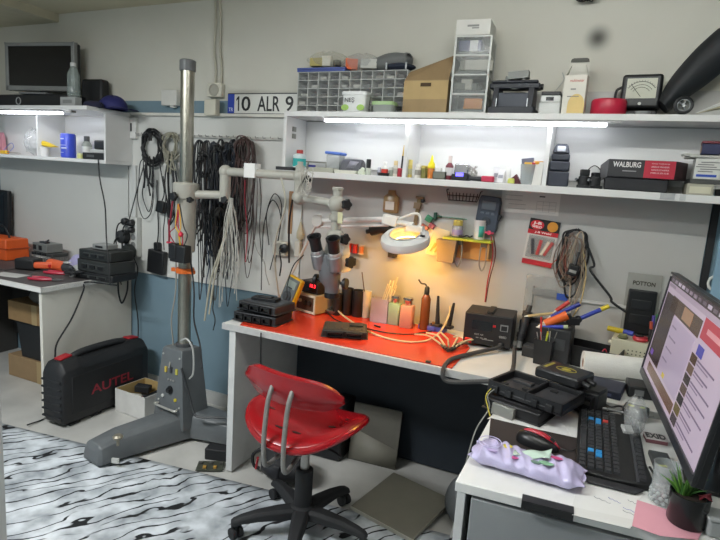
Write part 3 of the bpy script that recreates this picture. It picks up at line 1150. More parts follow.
MB().box((0, 0, h2/2), (w2*.97, .15, h2)).out('box_body', m('d5d4ce', .6), t, bev=.001)
b = MB().box((0, -.0755, h2*.6), (.05, .001, .008)).box((.01, -.0755, h2*.45), (.03, .001, .005))
b.out('printed_line', m('8b8b88', .6), t)

# black bench device with two clamps
x0, x1 = ony(486, 95, 2.40), ony(538, 95, 2.40)
w_ = x1.x-x0.x
hh = ony(510, 79, 2.40).z-ZT
t = thing('bench_device', 'black bench machine with a bar across its top and a grey clip on it', 'device', ((x0.x+x1.x)/2, 2.49, ZT+.001))
DM = m('23262e', .5)
MB().box((0, .01, hh*.32), (w_*.74, .13, hh*.64)).out('housing', m('3a3f4a', .5), t, bev=.004)
MB().box((0, -.01, .014), (w_*.88, .15, .028)).out('base', DM, t, bev=.003)
for s_ in (-1, 1):
    MB().rings([[(s_*w_*.34-.012, y, z) for y, z in ((-.07, .028), (.06, .028), (.04, hh*.8), (-.05, hh*.8))], [(s_*w_*.34+.012, y, z) for y, z in ((-.07, .028), (.06, .028), (.04, hh*.8), (-.05, hh*.8))]]).out('upright', DM, t, bev=.002)
MB().box((.0, -.01, hh*.86), (w_*.98, .07, hh*.16)).box((0, -.04, hh*.98), (w_*.9, .02, hh*.08)).out('cross_bar', DM, t, bev=.004)
MB().tube([(w_*.49, -.01, hh*.86), (w_*.535, -.01, hh*.86)], .012, 14).out('side_knob', BLK, t)
ck = MB()
ck.torus((.0, -.035, hh*1.06), .035, .009, rotm(PI/2), 20, 8, a0=PI*.9, a1=PI*2.1)
ck.box((.012, -.03, hh*1.17), (.085, .045, .03), ry=-.08)
ck.out('clip', m('7e807c', .5), t)
for s_ in (-.3, .3):
    MB().tube([(s_*w_, -.072, .03), (s_*w_, -.072, hh*.45)], .0022, 6).out('guide_rod', m('b5b8ba', .3, .7), t)

# small white device, tall opened carton, red roll, analogue meter, small dish
xc, w_, h_ = fr(539.5, 561, 91, 2.40, ZT)
t = thing('small_device', 'small white boxy device with black top beside the tall opened carton', 'device', (xc, 2.45, ZT+.001))
MB().box((0, 0, h_*.25), (w_, .09, h_*.5)).out('base', m('c9cbc8', .4), t, bev=.004)
MB().box((0, 0, h_*.66), (w_*.94, .085, h_*.32)).out('body', m('d8d9d6', .4), t, bev=.005)
MB().box((0, 0, h_*.91), (w_*.9, .08, h_*.17)).out('top_cover', BLK, t, bev=.003)
MB().box((-.002, -.0435, h_*.66), (.03, .003, .014)).out('display', BLK, t)
MB().cord([(.0, .02, h_), (.02, .03, h_+.03), (.035, .04, h_+.06), (.025, .05, h_+.09)], .0022).out('lead', LGRY, t)
xc, w_, h_ = fr(564.5, 587, 75, 2.40, ZT)
t = thing('product_carton', 'tall white product carton with its flap open at the top', 'box', (xc, 2.445, ZT+.001), R(-2))
WC = m('d9d5ca', .6)
b = MB()
for s_ in (-1, 1):
    b.box((s_*(w_/2-.001), 0, h_/2), (.002, .08, h_)).box((0, s_*.039, h_/2), (w_-.004, .002, h_))
b.box((0, 0, .001), (w_-.004, .076, .002))
b.out('box_body', WC, t)
hf = ony(577, 58, 2.47).z-ZT
MB().box((0, .038, (h_+hf)/2), (w_*.96, .002, hf-h_)).out('top_flap', m('cdcbc0', .6), t)
MB().prism([(-w_*.43, 0), (w_*.43, 0), (w_*.4, .012), (w_*.3, .016), (-w_*.3, .016), (-w_*.4, .012)], .002, tr((0, .034, hf-.016), PI/2)).out('tuck_slot', m('5a5a54', .8), t)
for s_ in (-1, 1):
    MB().add([(s_*w_/2, -.03, h_), (s_*w_/2, .03, h_), (s_*(w_/2-.03*.5), .02, h_+.05)], [(0, 1, 2)]).out('side_flap', m('c9c6ba', .6), t, sol=.0015)
txt('multimeter', .011, m('c0462c', .5), t, MX.Translation((.006, -.0402, h_*.86)) @ FACE, w=w_*.62)
b = MB().box((-.005, -.0403, h_*.64), (.02, .001, .005)).box((-.003, -.0403, h_*.45), (.045, .001, .004))
b.out('printed_line', m('7d7d78', .6), t)
MB().prism([(.011+.032*math.cos(2*PI*i/24), .0+.045*math.sin(2*PI*i/24)) for i in range(13)]+[(-.021, -.03), (.043, -.03)], .001, tr((0, -.0398, h_*.22), PI/2)).out('printed_picture', m('d9bd7c', .6), t)
xc, w_, h_ = fr(590, 627, 98, 2.41, ZT)
rr = w_/2
lt('tape_roll', 'thick red round tub-like roll in front of the analogue meter', 'roll', (xc, 2.41+min(rr, .085), ZT+.001), [
    ('roll_body', [(rr*.93, 0), (rr, .006), (rr, h_-.006), (rr*.95, h_), (rr*.6, h_), (rr*.58, h_-.01), (.001, h_-.01)], m('b51f3c', .4))], n=36)
xc, w_, h_ = fr(624, 666, 71, 2.43, ZT+.02)
t = thing('analogue_meter', 'black analogue panel meter with a white scale standing on the shelf top', 'meter', (xc-.002, 2.53, ZT+.001), R(-4))
MB().box((0, 0, h_*.55+.02), (w_, .09, h_*.9)).out('case', BLK, t, bev=.012, seg=3)
MB().box((0, -.0, .014), (w_*.9, .10, .026)).out('foot', BLK, t, bev=.005)
MB().box((0, -.046, h_*.62+.02), (w_*.74, .004, h_*.52)).out('scale_plate', m('b9baa8', .4), t)
arc = MB()
for rr_, th in ((.058, .0012), (.046, .0009), (.036, .0009)):
    arc.torus((0, -.0485, h_*.40+.02), rr_, th, rotm(PI/2), 24, 5, a0=R(35), a1=R(145))
for i in range(13):
    a = R(35+110*i/12)
    arc.tube([(.058*math.cos(a), -.0485, h_*.40+.02+.058*math.sin(a)), (.064*math.cos(a), -.0485, h_*.40+.02+.064*math.sin(a))], .0009, 4)
arc.out('scale_marks', m('35352f', .6), t)
MB().tube([(.0, -.0492, h_*.40+.02), (-.038, -.0492, h_*.40+.068)], .0011, 5).out('needle', BLK, t)
MB().lathe([(.006, 0), (.006, .004), (.002, .005)], M=tr((0, -.046, h_*.22+.02), PI/2)).out('zero_screw', LGRY, t)
MB().cord([(-w_/2, 0, h_*.35), (-w_/2-.02, 0, h_*.45), (-w_/2-.02, 0, h_*.75), (-w_/2, 0, h_*.85)], .006).out('carry_handle', BLK, t)
xc, w_, h_ = fr(630, 656, 104, 2.40, ZT)
lt('dish', 'shallow grey dish on the shelf edge in front of the analogue meter', 'dish', (xc+.0, 2.419, ZT+.001), [
    ('dish_body', [(.024, 0), (.029, .012), (.026, .012), (.022, .004), (.001, .004)], m('8d8f8d', .4))])

# big black padded bag slanting up at the right end, wire-rimmed wheel, folded paper
p0 = ony(669, 108, 2.46)
p1 = ony(735, 58, 2.46)
d = V((p1.x-p0.x, 0, p1.z-p0.z))
L = d.length
d.normalize()
n_ = V((-d.z, 0, d.x))
b = MB()
rs = []
for u in [i/16 for i in range(17)]:
    c = V((p0.x, 2.49, ZT+.02)) + d*(u*L*1.15)
    hw = .02+.05*math.sin(PI*min(u*1.15+.08, 1)*.5)**.8
    off = hw*.95
    ring = []
    for j in range(20):
        a = 2*PI*j/20
        ring.append(c+n_*(off+hw*math.sin(a)*(.95+.06*math.sin(6*u+a)))+V((0, .07*math.cos(a), 0)))
    rs.append(ring)
b.rings(rs)
one(b, 'padded_bag', 'large black padded bag slanting up against the wall at the right end of the shelf', 'bag', m('14181d', .65, n=.15), None)
a = ony(684, 104, 2.395)
t = thing('castor_wheel', 'small spoked black wheel standing at the shelf edge under the padded bag', 'wheel', (a.x, 2.40, ZT+.001))
rw = .034
MB().torus((0, 0, rw), rw-.0062, .006, rotm(PI/2), 28, 8).out('tyre', BLK, t)
b = MB()
b.torus((0, 0, rw), rw-.013, .002, rotm(PI/2), 24, 6)
for i in range(5):
    a_ = 2*PI*i/5
    b.tube([(0, 0, rw), ((rw-.013)*math.cos(a_), 0, rw+(rw-.013)*math.sin(a_))], .0025, 6)
b.tube([(0, -.006, rw), (0, .006, rw)], .007, 12)
b.out('spokes', m('8e9192', .4, .5), t)
a = ony(712, 112, 2.40)
t = thing('folded_papers', 'bundle of folded beige and white papers at the right end of the shelf top', 'papers', (a.x+.04, 2.41, ZT+.001))
for i, (col, hh_, ln, sl) in enumerate((('b3ac8e', .0, .20, .30), ('d7d8d4', .02, .18, .40), ('9c9a86', .035, .15, .22), ('d9d9d7', .05, .16, .48))):
    b = MB()
    b.rings([[(-.09, -.02+.01*i, .002+i*.002), (-.09, -.017+.01*i, .002+i*.002), (-.09, -.017+.01*i, .004+i*.002), (-.09, -.02+.01*i, .004+i*.002)],
             [(ln-.06, -.02+.01*i, .01+sl*(ln+.03)), (ln-.06, .05+.01*i, .01+sl*(ln+.03)), (ln-.06, .05+.01*i, .016+sl*(ln+.03)), (ln-.06, -.02+.01*i, .016+sl*(ln+.03))]])
    b.out('sheet', m(col, .7), t)

# registration plate standing behind the organiser on the ledge
x0, x1 = ony(227, 100, 2.575), ony(318, 110, 2.575)
zb, ztp = ony(235, 114, 2.575).z, ony(235, 93, 2.575).z
t = thing('licence_plate', 'white car number plate with a blue left band leaning on the wall', 'plate', ((x0.x+x1.x)/2, 2.583, zb), 0)
w_, h_ = x1.x-x0.x, ztp-zb
MB().box((0, 0, h_/2), (w_, .003, h_)).out('plate_rim', m('2a2c30', .4), t, bev=.001)
MB().box((.002, -.002, h_/2), (w_-.012, .002, h_-.012)).out('plate_face', m('d9d9d3', .35), t)
MB().box((-w_/2+.026, -.0034, h_/2), (.045, .0015, h_-.010)).out('country_band', m('2440a8', .4), t)
txt('TR', .02, m('dfe3ee', .4), t, MX.Translation((-w_/2+.026, -.0045, h_*.22)) @ FACE, w=.03)
cw = ony(310, 105, 2.575).x
for s_, xa, xb in (('1', 235.5, 239.5), ('0', 241, 250), ('ALR', 257, 279.5), ('9', 285, 293)):
    A_, B_ = ony(xa, 103, 2.575).x, ony(xb, 103, 2.575).x
    if s_ == '1':
        hh1 = h_*.35
        MB().prism([(.0, -hh1), (.0085, -hh1), (.0085, hh1), (.001, hh1), (-.012, hh1*.62), (-.012, hh1*.36), (.0, hh1*.62)], .001, MX.Translation(((A_+B_)/2-(x0.x+x1.x)/2, -.0032, h_/2)) @ FACE).out('numeral', m('1c1d20', .4), t)
        continue
    txt(s_, h_*.70, m('1c1d20', .4), t, MX.Translation(((A_+B_)/2-(x0.x+x1.x)/2, -.0038, h_/2)) @ FACE, w=B_-A_, bold=.012)
struct(MB().box((-2.21, YB-.02, 1.771), (1.22, .036, .016)), 'trim_7', m('cfcdc4', .45))

# sockets and conduit on the wall
def socket(label, x0, x1, y0, y1, Y=YB):
    a, b_ = ony(x0, y0, Y), ony(x1, y1, Y)
    w_, h_ = b_.x-a.x, a.z-b_.z
    t = thing('wall_socket', label, 'socket', ((a.x+b_.x)/2, Y-.0005, b_.z))
    MB().box((0, -.018, h_/2), (w_, .036, h_)).out('box', m('cfccbe', .45), t, bev=.006)
    MB().lathe([(w_*.33, 0), (w_*.33, .004), (w_*.27, .004), (w_*.25, -.008), (.001, -.008)], M=tr((0, -.0365, h_*.5), PI/2)).out('socket_well', m('a7a498', .5), t)
    for s_ in (-1, 1):
        MB().lathe([(.006, 0), (.006, .004)], M=tr((s_*.014, -.031, h_*.5), PI/2), n=10).out('contact_hole', BLKM, t)
    return t


socket('cream wall socket at the foot of the ceiling conduit', 211, 225, 84, 98)
a, b_ = ony(213, 105, YB), ony(224, 118, YB)
one(MB().box((0, -.02, .05), (b_.x-a.x, .04, .09)), 'junction_box', 'small cream junction box under the wall socket beside the number plate', 'junction box', m('c9c6b6', .5), ((a.x+b_.x)/2, YB-.038, b_.z), bev=.005)
for i, (xa, lab) in enumerate(((216.5, 'left of the two white cables coming down from the ceiling to the socket'), (221, 'right of the two white cables coming down from the ceiling to the socket'))):
    pts = [(ony(xa, 0, YB).x, YB-.012, ZC-.002)]
    for y, dx in ((25, .5), (50, -1+i*.5), (70, .6), (85, 0)):
        p = ony(xa+dx+(1 if i else 0)*(y/60), y, YB)
        pts.append((p.x, YB-.012, p.z))
    cable(lab, pts, .0065, m('b9b6a6', .5))
a, b_ = ony(166, 92, YB), ony(181, 108, YB)
one(MB().box((0, -.02, .045), (abs(b_.x-a.x), .04, .09)).box((.02, -.02, -.006), (.03, .03, .012)), 'junction_box', 'white box on the wall just left of the steel column top', 'junction box', m('cdccc6', .5), ((a.x+b_.x)/2, YB-.0005, b_.z+.01), bev=.004)

a = ony(585, 0, 2.55)
b = MB()
random.seed(4)
for i in range(6):
    q = [(a.x+random.uniform(-.04, .05), 2.56+random.uniform(-.02, .02), a.z+random.uniform(.0, .035)) for _ in range(7)]
    b.cord(q, .0025, 5, 4)
b.cord([(a.x, 2.56, a.z+.01), (a.x+.02, 2.57, a.z+.1), (a.x+.01, 2.575, ZC-.001)], .0025, 5, 4)
one(b, 'wire_tangle', 'small black tangle of wire hanging from the ceiling above the white carton', 'wire', BLKM, None)

# ================================================================ on the lower board of the right shelf
def pos(px, py, Y, z):
    return V((ony(px, py, Y).x, Y, z))


def bottle(name, label, cat, px, yt, yb, wpx, Y, z, body, cap=None, band=None, neck=.45, capf=.25, shoulder=.12, group=None, tp=1.0, n=18):
    """upright bottle / jar: body, cap, label band"""
    p = pos(px, yb, Y, z+.0006)
    k = mpp(p)
    h_ = (yb-yt)*k
    r = wpx*k/2
    hc = h_*capf if cap else 0
    hb = h_-hc
    t = thing(name, label, cat, p, 0, group)
    pr = [(r*.9, 0), (r, r*.1), (r*tp, hb*(1-shoulder)-.001)]
    if shoulder:
        pr += [(r*neck*1.2, hb-.002), (r*neck, hb)]
    MB().lathe(pr, n=n).out('body', body, t)
    if cap:
        rc = r*neck*1.15 if shoulder else r*1.04
        MB().lathe([(rc, hb-.001), (rc, h_-.002), (rc*.8, h_)], n=n).out('cap', cap, t)
    if band:
        MB().lathe([(r*1.012*(1+(tp-1)*.3), hb*.25), (r*1.015*(1+(tp-1)*.7), hb*.7)], n=n).out('label_band', band, t)
    return t


YS = 2.45
b = bottle('bottle', 'teal and white plastic bottle with a red cap at the left end of the shelf', 'bottle', 299, 152, 172.5, 13, 2.43, ZS, m('c9d6d6', .35), m('a93431', .4), m('2ba6a2', .4), capf=.17, shoulder=.1)
k = .0055
x0, x1 = pos(303, 170, 2.53, 0), pos(331, 172, 2.53, 0)
one(MB().tube([(x0.x, 2.53, ZS+.052), (x1.x, 2.53, ZS+.052)], .004, 8).tube([(x0.x+.03, 2.53, ZS+.001), (x0.x+.03, 2.53, ZS+.05)], .004, 8).tube([(x1.x-.03, 2.53, ZS+.001), (x1.x-.03, 2.53, ZS+.05)], .004, 8), 'rod_rack', 'thin grey bar rack behind the teal bottle', 'rack', m('8d8b80', .4, .3), None)
xc, w_, h_ = fr(308, 314, 163, 2.47, ZS, 168)
one(MB().box((0, 0, .017), (.034, .02, .034)).box((0, -.011, .017), (.02, .002, .016)), 'small_box', 'tiny blue box next to the teal bottle', 'box', m('2d2f8e', .4), (xc, 2.48, ZS+.0006), bev=.003)
xc, w_, h_ = fr(310, 334, 168, 2.41, ZS, 171)
t = thing('tool_tray', 'low greenish grey tray with white parts in front of the tiny blue box', 'tray', (xc, 2.425, ZS+.0006))
MB().box((0, 0, .002), (w_, .06, .004)).box((0, -.029, .011), (w_, .003, .022)).box((0, .029, .011), (w_, .003, .022)).box((-w_/2, 0, .011), (.003, .06, .022)).box((w_/2, 0, .011), (.003, .06, .022)).out('tray_base', m('a7a797', .5), t)
MB().box((-.02, 0, .014), (.05, .03, .018)).out('part', WHT, t, bev=.003)
MB().box((.04, 0, .014), (.03, .035, .018)).out('part', m('b2b1a2', .5), t, bev=.003)
# clear jar with a blue lid
p = pos(335, 170, 2.49, ZS+.0006)
t = thing('storage_jar', 'square clear jar with a blue lid beside the dark pouch', 'jar', p)
MB().box((0, 0, .046), (.074, .06, .092), tp=1.05).out('jar_body', CLR2, t, bev=.006)
MB().box((0, 0, .098), (.092, .07, .014), ry=R(3)).out('lid', m('4f74c8', .4), t, bev=.004)
for i, x in enumerate((-.02, .005, .022)):
    MB().box((x, -.005, .012+.018+i*.008), (.02, .03, .036+i*.016)).out('contents', m(('6c6e70', '8d8f90', '55575a')[i], .5), t, bev=.003)
# dark pouch
p = pos(353, 169, 2.47, ZS+.0006)
w_ = 23*mpp(p)
b = MB()
b.rings([[(-w_/2*a, -.032, .0), (w_/2*a, -.032, .0), (w_/2*a, .032, 0), (-w_/2*a, .032, 0)] if z == 0 else [(-w_/2*a, -d_, z), (w_/2*a, -d_, z+.001), (w_/2*a, d_, z+.001), (-w_/2*a, d_, z)] for a, z, d_ in ((.96, 0, .03), (1, .02, .034), (.99, .05, .03), (.93, .066, .02), (.85, .072, .006))])
t = thing('pouch', 'dark grey pouch with pale sheen standing on the shelf', 'pouch', p)
b.out('pouch_body', m('3e3f46', .45, n=.2), t, bev=.006)
MB().add([(-.02, -.0345, .03), (.02, -.0345, .028), (.045, -.030, .06), (-.005, -.026, .064)], [(0, 1, 2, 3)]).out('shiny_flap', m('83838c', .3), t, sol=.0015)
xc, w_, h_ = fr(333, 357, 169.5, 2.405, ZS, 172)
t = thing('shallow_dish', 'long shallow white dish in front of the dark pouch', 'dish', (xc, 2.419, ZS+.0006))
MB().rings([[(x*w_/2*k_, y*.022*k_, z) for x, y in ((-1, -.7), (-.9, -1), (.9, -1), (1, -.7), (1, .7), (.9, 1), (-.9, 1), (-1, .7))] for k_, z in ((.85, 0), (1, .016), (.95, .016), (.82, .004))]).out('dish_body', m('d9d8ca', .4), t)
p = pos(361.5, 174, 2.41, ZS+.0006)
one(MB().box((0, 0, .012), (.034, .03, .024), tp=.7).ball((.005, 0, .024), .011), 'adhesive_lump', 'greenish white lump of putty by the long white dish', 'putty', m('c0c8b4', .6), p, bev=.004)
bottle('nail_varnish_bottle', 'small clear bottle with a tall black cap', 'bottle', 368, 158.5, 174, 5.5, 2.42, ZS, m('c6ccbc', .2, al=.7), BLK, None, neck=.75, capf=.55)
bottle('bottle', 'small lilac grey bottle left of the red-labelled white one', 'bottle', 379, 165, 173.5, 4.5, 2.46, ZS, m('9798a6', .4), m('b7b8c0', .4), None, neck=.7, capf=.3)
xc, w_, h_ = fr(376, 388, 172.5, 2.403, ZS, 175)
one(MB().lathe([(.026, 0), (.032, .014), (.029, .014), (.02, .004), (.001, .004)]), 'shallow_dish', 'small black dish at the shelf edge below the red-labelled white bottle', 'dish', BLK, (xc, 2.42, ZS+.0006))
bottle('bottle', 'white bottle with a pointed cap and a red label', 'bottle', 384.5, 160, 174, 7, 2.47, ZS, m('d6d4cc', .4), WHT, m('c2382c', .4), neck=.5, capf=.3)
bottle('bottle', 'grey green stubby bottle right of the red-labelled white one', 'bottle', 391, 166, 175, 5.5, 2.43, ZS, m('8b9083', .4), m('c2c4bb', .4), None, neck=.8, capf=.3)
bottle('glue_tube', 'white slim tube with a cream cap near the left divider', 'tube', 395, 160, 175.5, 4.4, 2.415, ZS, m('d8d3c6', .4), m('ddc897', .4), m('b7b0a4', .5), neck=.8, capf=.28)
bottle('bottle', 'red jar beside the left divider', 'jar', 399, 168, 176.5, 5.5, 2.43, ZS, m('a82f3c', .4), m('b33a46', .4), None, neck=.9, capf=.2)
p = pos(400.6, 176, 2.47, ZS+.0006)
t = thing('pen', 'black pen with a yellow tip standing against the left divider', 'pen', p)
MB().tube([(0, 0, 0), (.004, .0, .10)], .0045, 8).out('barrel', BLK, t)
MB().tube([(.004, 0, .10), (.006, 0, .15)], .0042, 8, r2=.0015).out('cap', m('cda83a', .4), t)
# right of the divider
bottle('glue_tube', 'tall yellowish tube just right of the left divider', 'tube', 409.5, 160, 177.5, 4.4, 2.44, ZS, m('c6b25e', .4), m('d3c270', .4), m('a8a37c', .5), neck=.8, capf=.3)
bottle('spray_can', 'slim white can with a rounded top', 'can', 417.5, 164.5, 178.5, 6.5, 2.42, ZS, m('cbc7bd', .35), m('dad7cf', .4), m('8b867d', .5), neck=.75, capf=.2)
for x, nm in ((423, 'olive jar standing next to the slim white can'), (427.5, 'olive jar standing next to the orange bottle with yellow spout')):
    bottle('jar', nm, 'jar', x, 166, 178.5, 5, 2.425 if x < 425 else 2.455, ZS, m('8c8a4c', .35, al=.9), m('bfae5a', .4), None, neck=.9, capf=.2)
p = pos(430.5, 178.5, 2.415, ZS+.0006)
t = thing('dropper_bottle', 'orange bottle with a bright yellow pointed spout', 'bottle', p)
MB().lathe([(.014, 0), (.0155, .003), (.0155, .042), (.012, .05)]).out('body', m('cd7a35', .3), t)
MB().lathe([(.0165, .047), (.017, .052), (.015, .068), (.009, .076), (.003, .104), (.001, .106)]).out('spout', m('f0df1e', .35), t)
bottle('jar', 'white tub with a white lid behind the long grey tray', 'jar', 437, 161.5, 173, 9, 2.50, ZS, m('c9c8c2', .4), WHT, m('e3e2dc', .4), neck=.95, capf=.35)
xc, w_, h_ = fr(433, 446, 172.5, 2.41, ZS, 177)
t = thing('tool_tray', 'dark olive grey open tray in front of the white tub', 'tray', (xc, 2.43, ZS+.0006))
b = MB().box((0, 0, .002), (w_, .06, .004))
for s_ in (-1, 1):
    b.box((s_*(w_/2-.0015), 0, .017), (.003, .06, .034)).box((0, s_*.0285, .017), (w_, .003, .034))
b.out('tray_base', m('6a6c62', .45), t)
MB().box((0, 0, .014), (w_*.6, .03, .02)).out('part', m('8f9187', .5), t, bev=.003)
bottle('bottle', 'red-brown bottle with a white dropper cap and pale label', 'bottle', 448.5, 156, 179.5, 8, 2.425, ZS, m('6a2430', .3), m('dcd0cc', .4), m('c9c6c4', .5), neck=.42, capf=.28, shoulder=.18)
p = pos(461, 180, 2.44, ZS+.0006)
t = thing('charger_unit', 'chrome-topped black device with a violet light', 'device', p)
MB().box((0, 0, .014), (.075, .07, .028)).out('base', BLK, t, bev=.004)
MB().box((0, .005, .052), (.068, .045, .046), tp=.92).out('chrome_cover', m('c6c6ca', .15, .9), t, bev=.006)
MB().box((0, -.0355, .026), (.034, .004, .016)).out('violet_light', m('5a52f0', .3, em=2.5), t)
p = pos(471, 179, 2.46, ZS+.001)
random.seed(11)
b = MB()
pts = [(.035*math.cos(i*1.9)*random.uniform(.4, 1), .03*math.sin(i*1.9)*random.uniform(.4, 1), .01+.06*random.random()) for i in range(26)]
b.cord(pts, .0022, 5, 5)
one(b, 'wire_tangle', 'silver tangle of bare wire beside the violet-lit device', 'wire', m('a3a099', .3, .7), p)
p = pos(482, 181, 2.42, ZS+.001)
t = thing('hand_tool', 'small black tool with a crimson end lying on the shelf', 'tool', p, R(-4))
MB().tube([(-.055, 0, .012), (.0, 0, .011)], .009, 10, r2=.011).out('grip', BLK, t)
MB().box((.025, 0, .013), (.055, .026, .026)).out('crimson_end', m('b02744', .4), t, bev=.006)
MB().box((-.065, 0, .014), (.022, .02, .028)).out('jaw', DGRY, t, bev=.004)


def pack(label, px, yt, yb, wpx, Y, col, dep, rx, rz, stripe=None, z=ZS):
    p = pos(px, yb, Y, z+.001)
    k_ = mpp(p)
    h_, w_ = (yb-yt)*k_, wpx*k_
    t = thing('parts_packet', label, 'packet', p, rz)
    MB(rotm(rx)).rings([[(-w_/2*a, -dep*d_, h_*z_), (w_/2*a, -dep*d_, h_*z_), (w_/2*a, dep*d_, h_*z_), (-w_/2*a, dep*d_, h_*z_)] for a, d_, z_ in ((1, .5, 0), (1, .6, .3), (.97, .4, .8), (.94, .06, 1))]).out('packet_body', col, t, bev=.003)
    if stripe:
        MB(rotm(rx)).box((0, -dep*.62, h_*.45), (w_*.7, .002, h_*.25)).out('printed_patch', stripe, t)
    return t


pack('upright white and grey packet beside the crimson-ended tool', 495.5, 166, 181.5, 6, 2.45, m('c6c5c8', .4), .03, -.1, .2, m('8b8b94', .5))
pack('leaning white packet with a grey patch in the middle of the packets', 501, 169, 182, 7, 2.42, m('d9d8d9', .4), .022, -.12, -.25, m('9a9aa2', .5))
pack('pale packet rightmost of the three white packets', 507, 166, 182, 5.5, 2.455, m('d3d3d0', .4), .025, -.05, .1)
p = pos(511, 182.5, 2.41, ZS+.001)
one(MB().box((0, 0, .011), (.03, .022, .022), tp=.8), 'bottle_stopper', 'yellow green stopper at the shelf edge by the dark red clip', 'stopper', m('c2c65e', .45), p, bev=.004)
p = pos(516, 182, 2.43, ZS+.001)
one(MB().rings([[(-.024, -.016, 0), (.026, -.016, 0), (.026, .016, 0), (-.024, .016, 0)], [(-.022, -.016, .02), (.0, -.016, .042), (.0, .016, .042), (-.022, .016, .02)]]), 'spring_clip', 'dark red clip lying beside the sticker-covered clear cup', 'clip', m('55202a', .45), p, bev=.003)
# clear cup with stickers
p = pos(526.5, 182.5, 2.43, ZS+.0006)
t = thing('storage_cup', 'clear plastic cup with yellow, red and grey sticker tops beside the white carton', 'cup', p)
MB().lathe([(.024, 0), (.026, .004), (.032, .085), (.030, .085), (.0235, .006), (.001, .006)]).out('cup_body', m('b8bfc0', .12, al=.5), t)
MB().box((-.004, 0, .096), (.05, .02, .03), ry=R(-8)).out('grey_card', m('6a6c80', .5), t, bev=.002)
MB().box((.0, -.012, .076), (.03, .012, .035)).out('yellow_card', m('d9ab3e', .5), t, bev=.002)
MB().box((.02, -.008, .074), (.014, .014, .04), ry=.15).out('red_card', m('bd3a3c', .5), t, bev=.002)
xc, w_, h_ = fr(531.5, 542, 162, 2.42, ZS, 175)
t = thing('small_carton', 'slim white carton with an orange stain on top next to the right divider', 'box', (xc, 2.44, ZS+.0006))
MB().box((0, 0, h_/2), (w_, .04, h_), ry=R(1)).out('box_body', m('dcdad4', .5), t, bev=.001)
MB().box((0, -.004, h_+.001), (w_*.9, .03, .005)).ball((-.004, -.018, h_-.004), (.012, .004, .008)).out('orange_top', m('d99a2e', .5), t, bev=.001)

# the dark stacked unit beyond the right divider
xc, w_, h_ = fr(547.5, 569, 143.5, 2.41, ZS, 170)
t = thing('battery_lamp', 'dark blue grey stepped tower unit with a pale window near its top', 'device', (xc, 2.46, ZS+.0006), R(4))
DB = m('2b2f3b', .45)
for i, (z0, z1, ww) in enumerate(((0, .36, 1.0), (.365, .60, .95), (.605, .78, .88))):
    MB().box((0, 0, h_*(z0+z1)/2), (w_*ww, .08*ww, h_*(z1-z0)-.002), tp=.97).out('tier', DB, t, bev=.006)
MB().box((0, 0, h_*.885), (w_*.80, .07, h_*.2), tp=.74).out('head', m('3c404d', .45), t, bev=.005)
MB().box((0, -.034, h_*.88), (w_*.40, .010, h_*.13), rx=R(-8)).out('pale_window', m('c9ccd8', .2), t, bev=.003)
MB().box((0, 0, h_*.99), (w_*.5, .03, h_*.04)).out('top_handle', DB, t, bev=.003)
# two little motors
for i, (px, nm) in enumerate(((583, 'black mechanical lock part left of its twin beside the long boxed tool'), (594, 'black round mechanical lock part touching the long boxed tool'))):
    p = pos(px, 187.5, 2.43, ZS+.0006)
    t = thing('machine_part', nm, 'machine part', p, .3*i)
    MB().box((0, 0, .006), (.05, .05, .012)).out('base_plate', BLK, t, bev=.002)
    MB().lathe([(.022, .012), (.022, .045), (.016, .05)]).out('barrel', BLKM, t)
    MB().box((0, 0, .062-.01*i), (.034-.01*i, .034, .026), rz=.2).out('block', BLK, t, bev=.003)
    MB().tube([(-.024, -.01, .03), (-.03, -.02, .034)], .006, 10).out('stud', m('55575a', .4, .5), t)
p = pos(600, 165, 2.56, ZS)
cable('thin black wire loop standing behind the long boxed tool', [(p.x-.05, 2.55, ZS+.003), (p.x-.055, 2.56, ZS+.06), (p.x-.02, 2.565, ZS+.10), (p.x+.02, 2.56, ZS+.06), (p.x+.03, 2.55, ZS+.004)], .002, BLK, 'wire', 'wire')
# power-tool carton lying along the shelf
ya = 2.415
x0, x1 = ony(607, 175, ya), ony(674, 178, ya)
zb = ZS+.0006
zt_, zm = ony(640, 160, ya).z, ony(640, 178, ya).z
w_ = x1.x-x0.x
t = thing('power_tool_carton', 'long black and red printed carton lying on a dark case on the lower shelf', 'box', ((x0.x+x1.x)/2, ya+.07, zb))
xm = w_*.05
hz = zt_-zb
zm -= zb
MB().box((-.01, .0, zm/2), (w_*.96, .12, zm-.001)).out('case_below', m('1a1b20', .5), t, bev=.004)
MB().box((0, 0, (hz+zm)/2), (w_, .14, hz-zm)).out('carton', m('2b2b2e', .5), t, bev=.002)
MB().box(((xm+w_/2)/2, -.0705, (hz+zm)/2), (w_/2-xm, .0012, hz-zm-.002)).out('red_field', m('b02038', .45), t)
MB().rings([[(w_/2-.0, -.07, zm), (w_/2+.05, .03, zm), (w_/2+.05, .07, zm), (w_/2, .07, zm)], [(w_/2, -.07, hz), (w_/2+.05, .03, hz), (w_/2+.05, .07, hz), (w_/2, .07, hz)]]).out('carton_end', m('3a2226', .5), t)
MB().rings([[(-w_/2-.03, .02, zm-.02), (-w_/2, -.068, zm), (-w_/2, .07, zm), (-w_/2-.03, .07, zm-.02)], [(-w_/2-.03, .03, hz-.02), (-w_/2, -.068, hz), (-w_/2, .07, hz), (-w_/2-.03, .07, hz-.02)]]).out('carton_end', m('4b4b4e', .5), t)
txt('WALBURG', (hz-zm)*.30, m('dcdad8', .4), t, MX.Translation(((-w_/2+.012+xm-.008)/2, -.0706, zm+(hz-zm)*.72)) @ FACE, w=w_/2+xm-.03, bold=.02, name='brand_lettering')
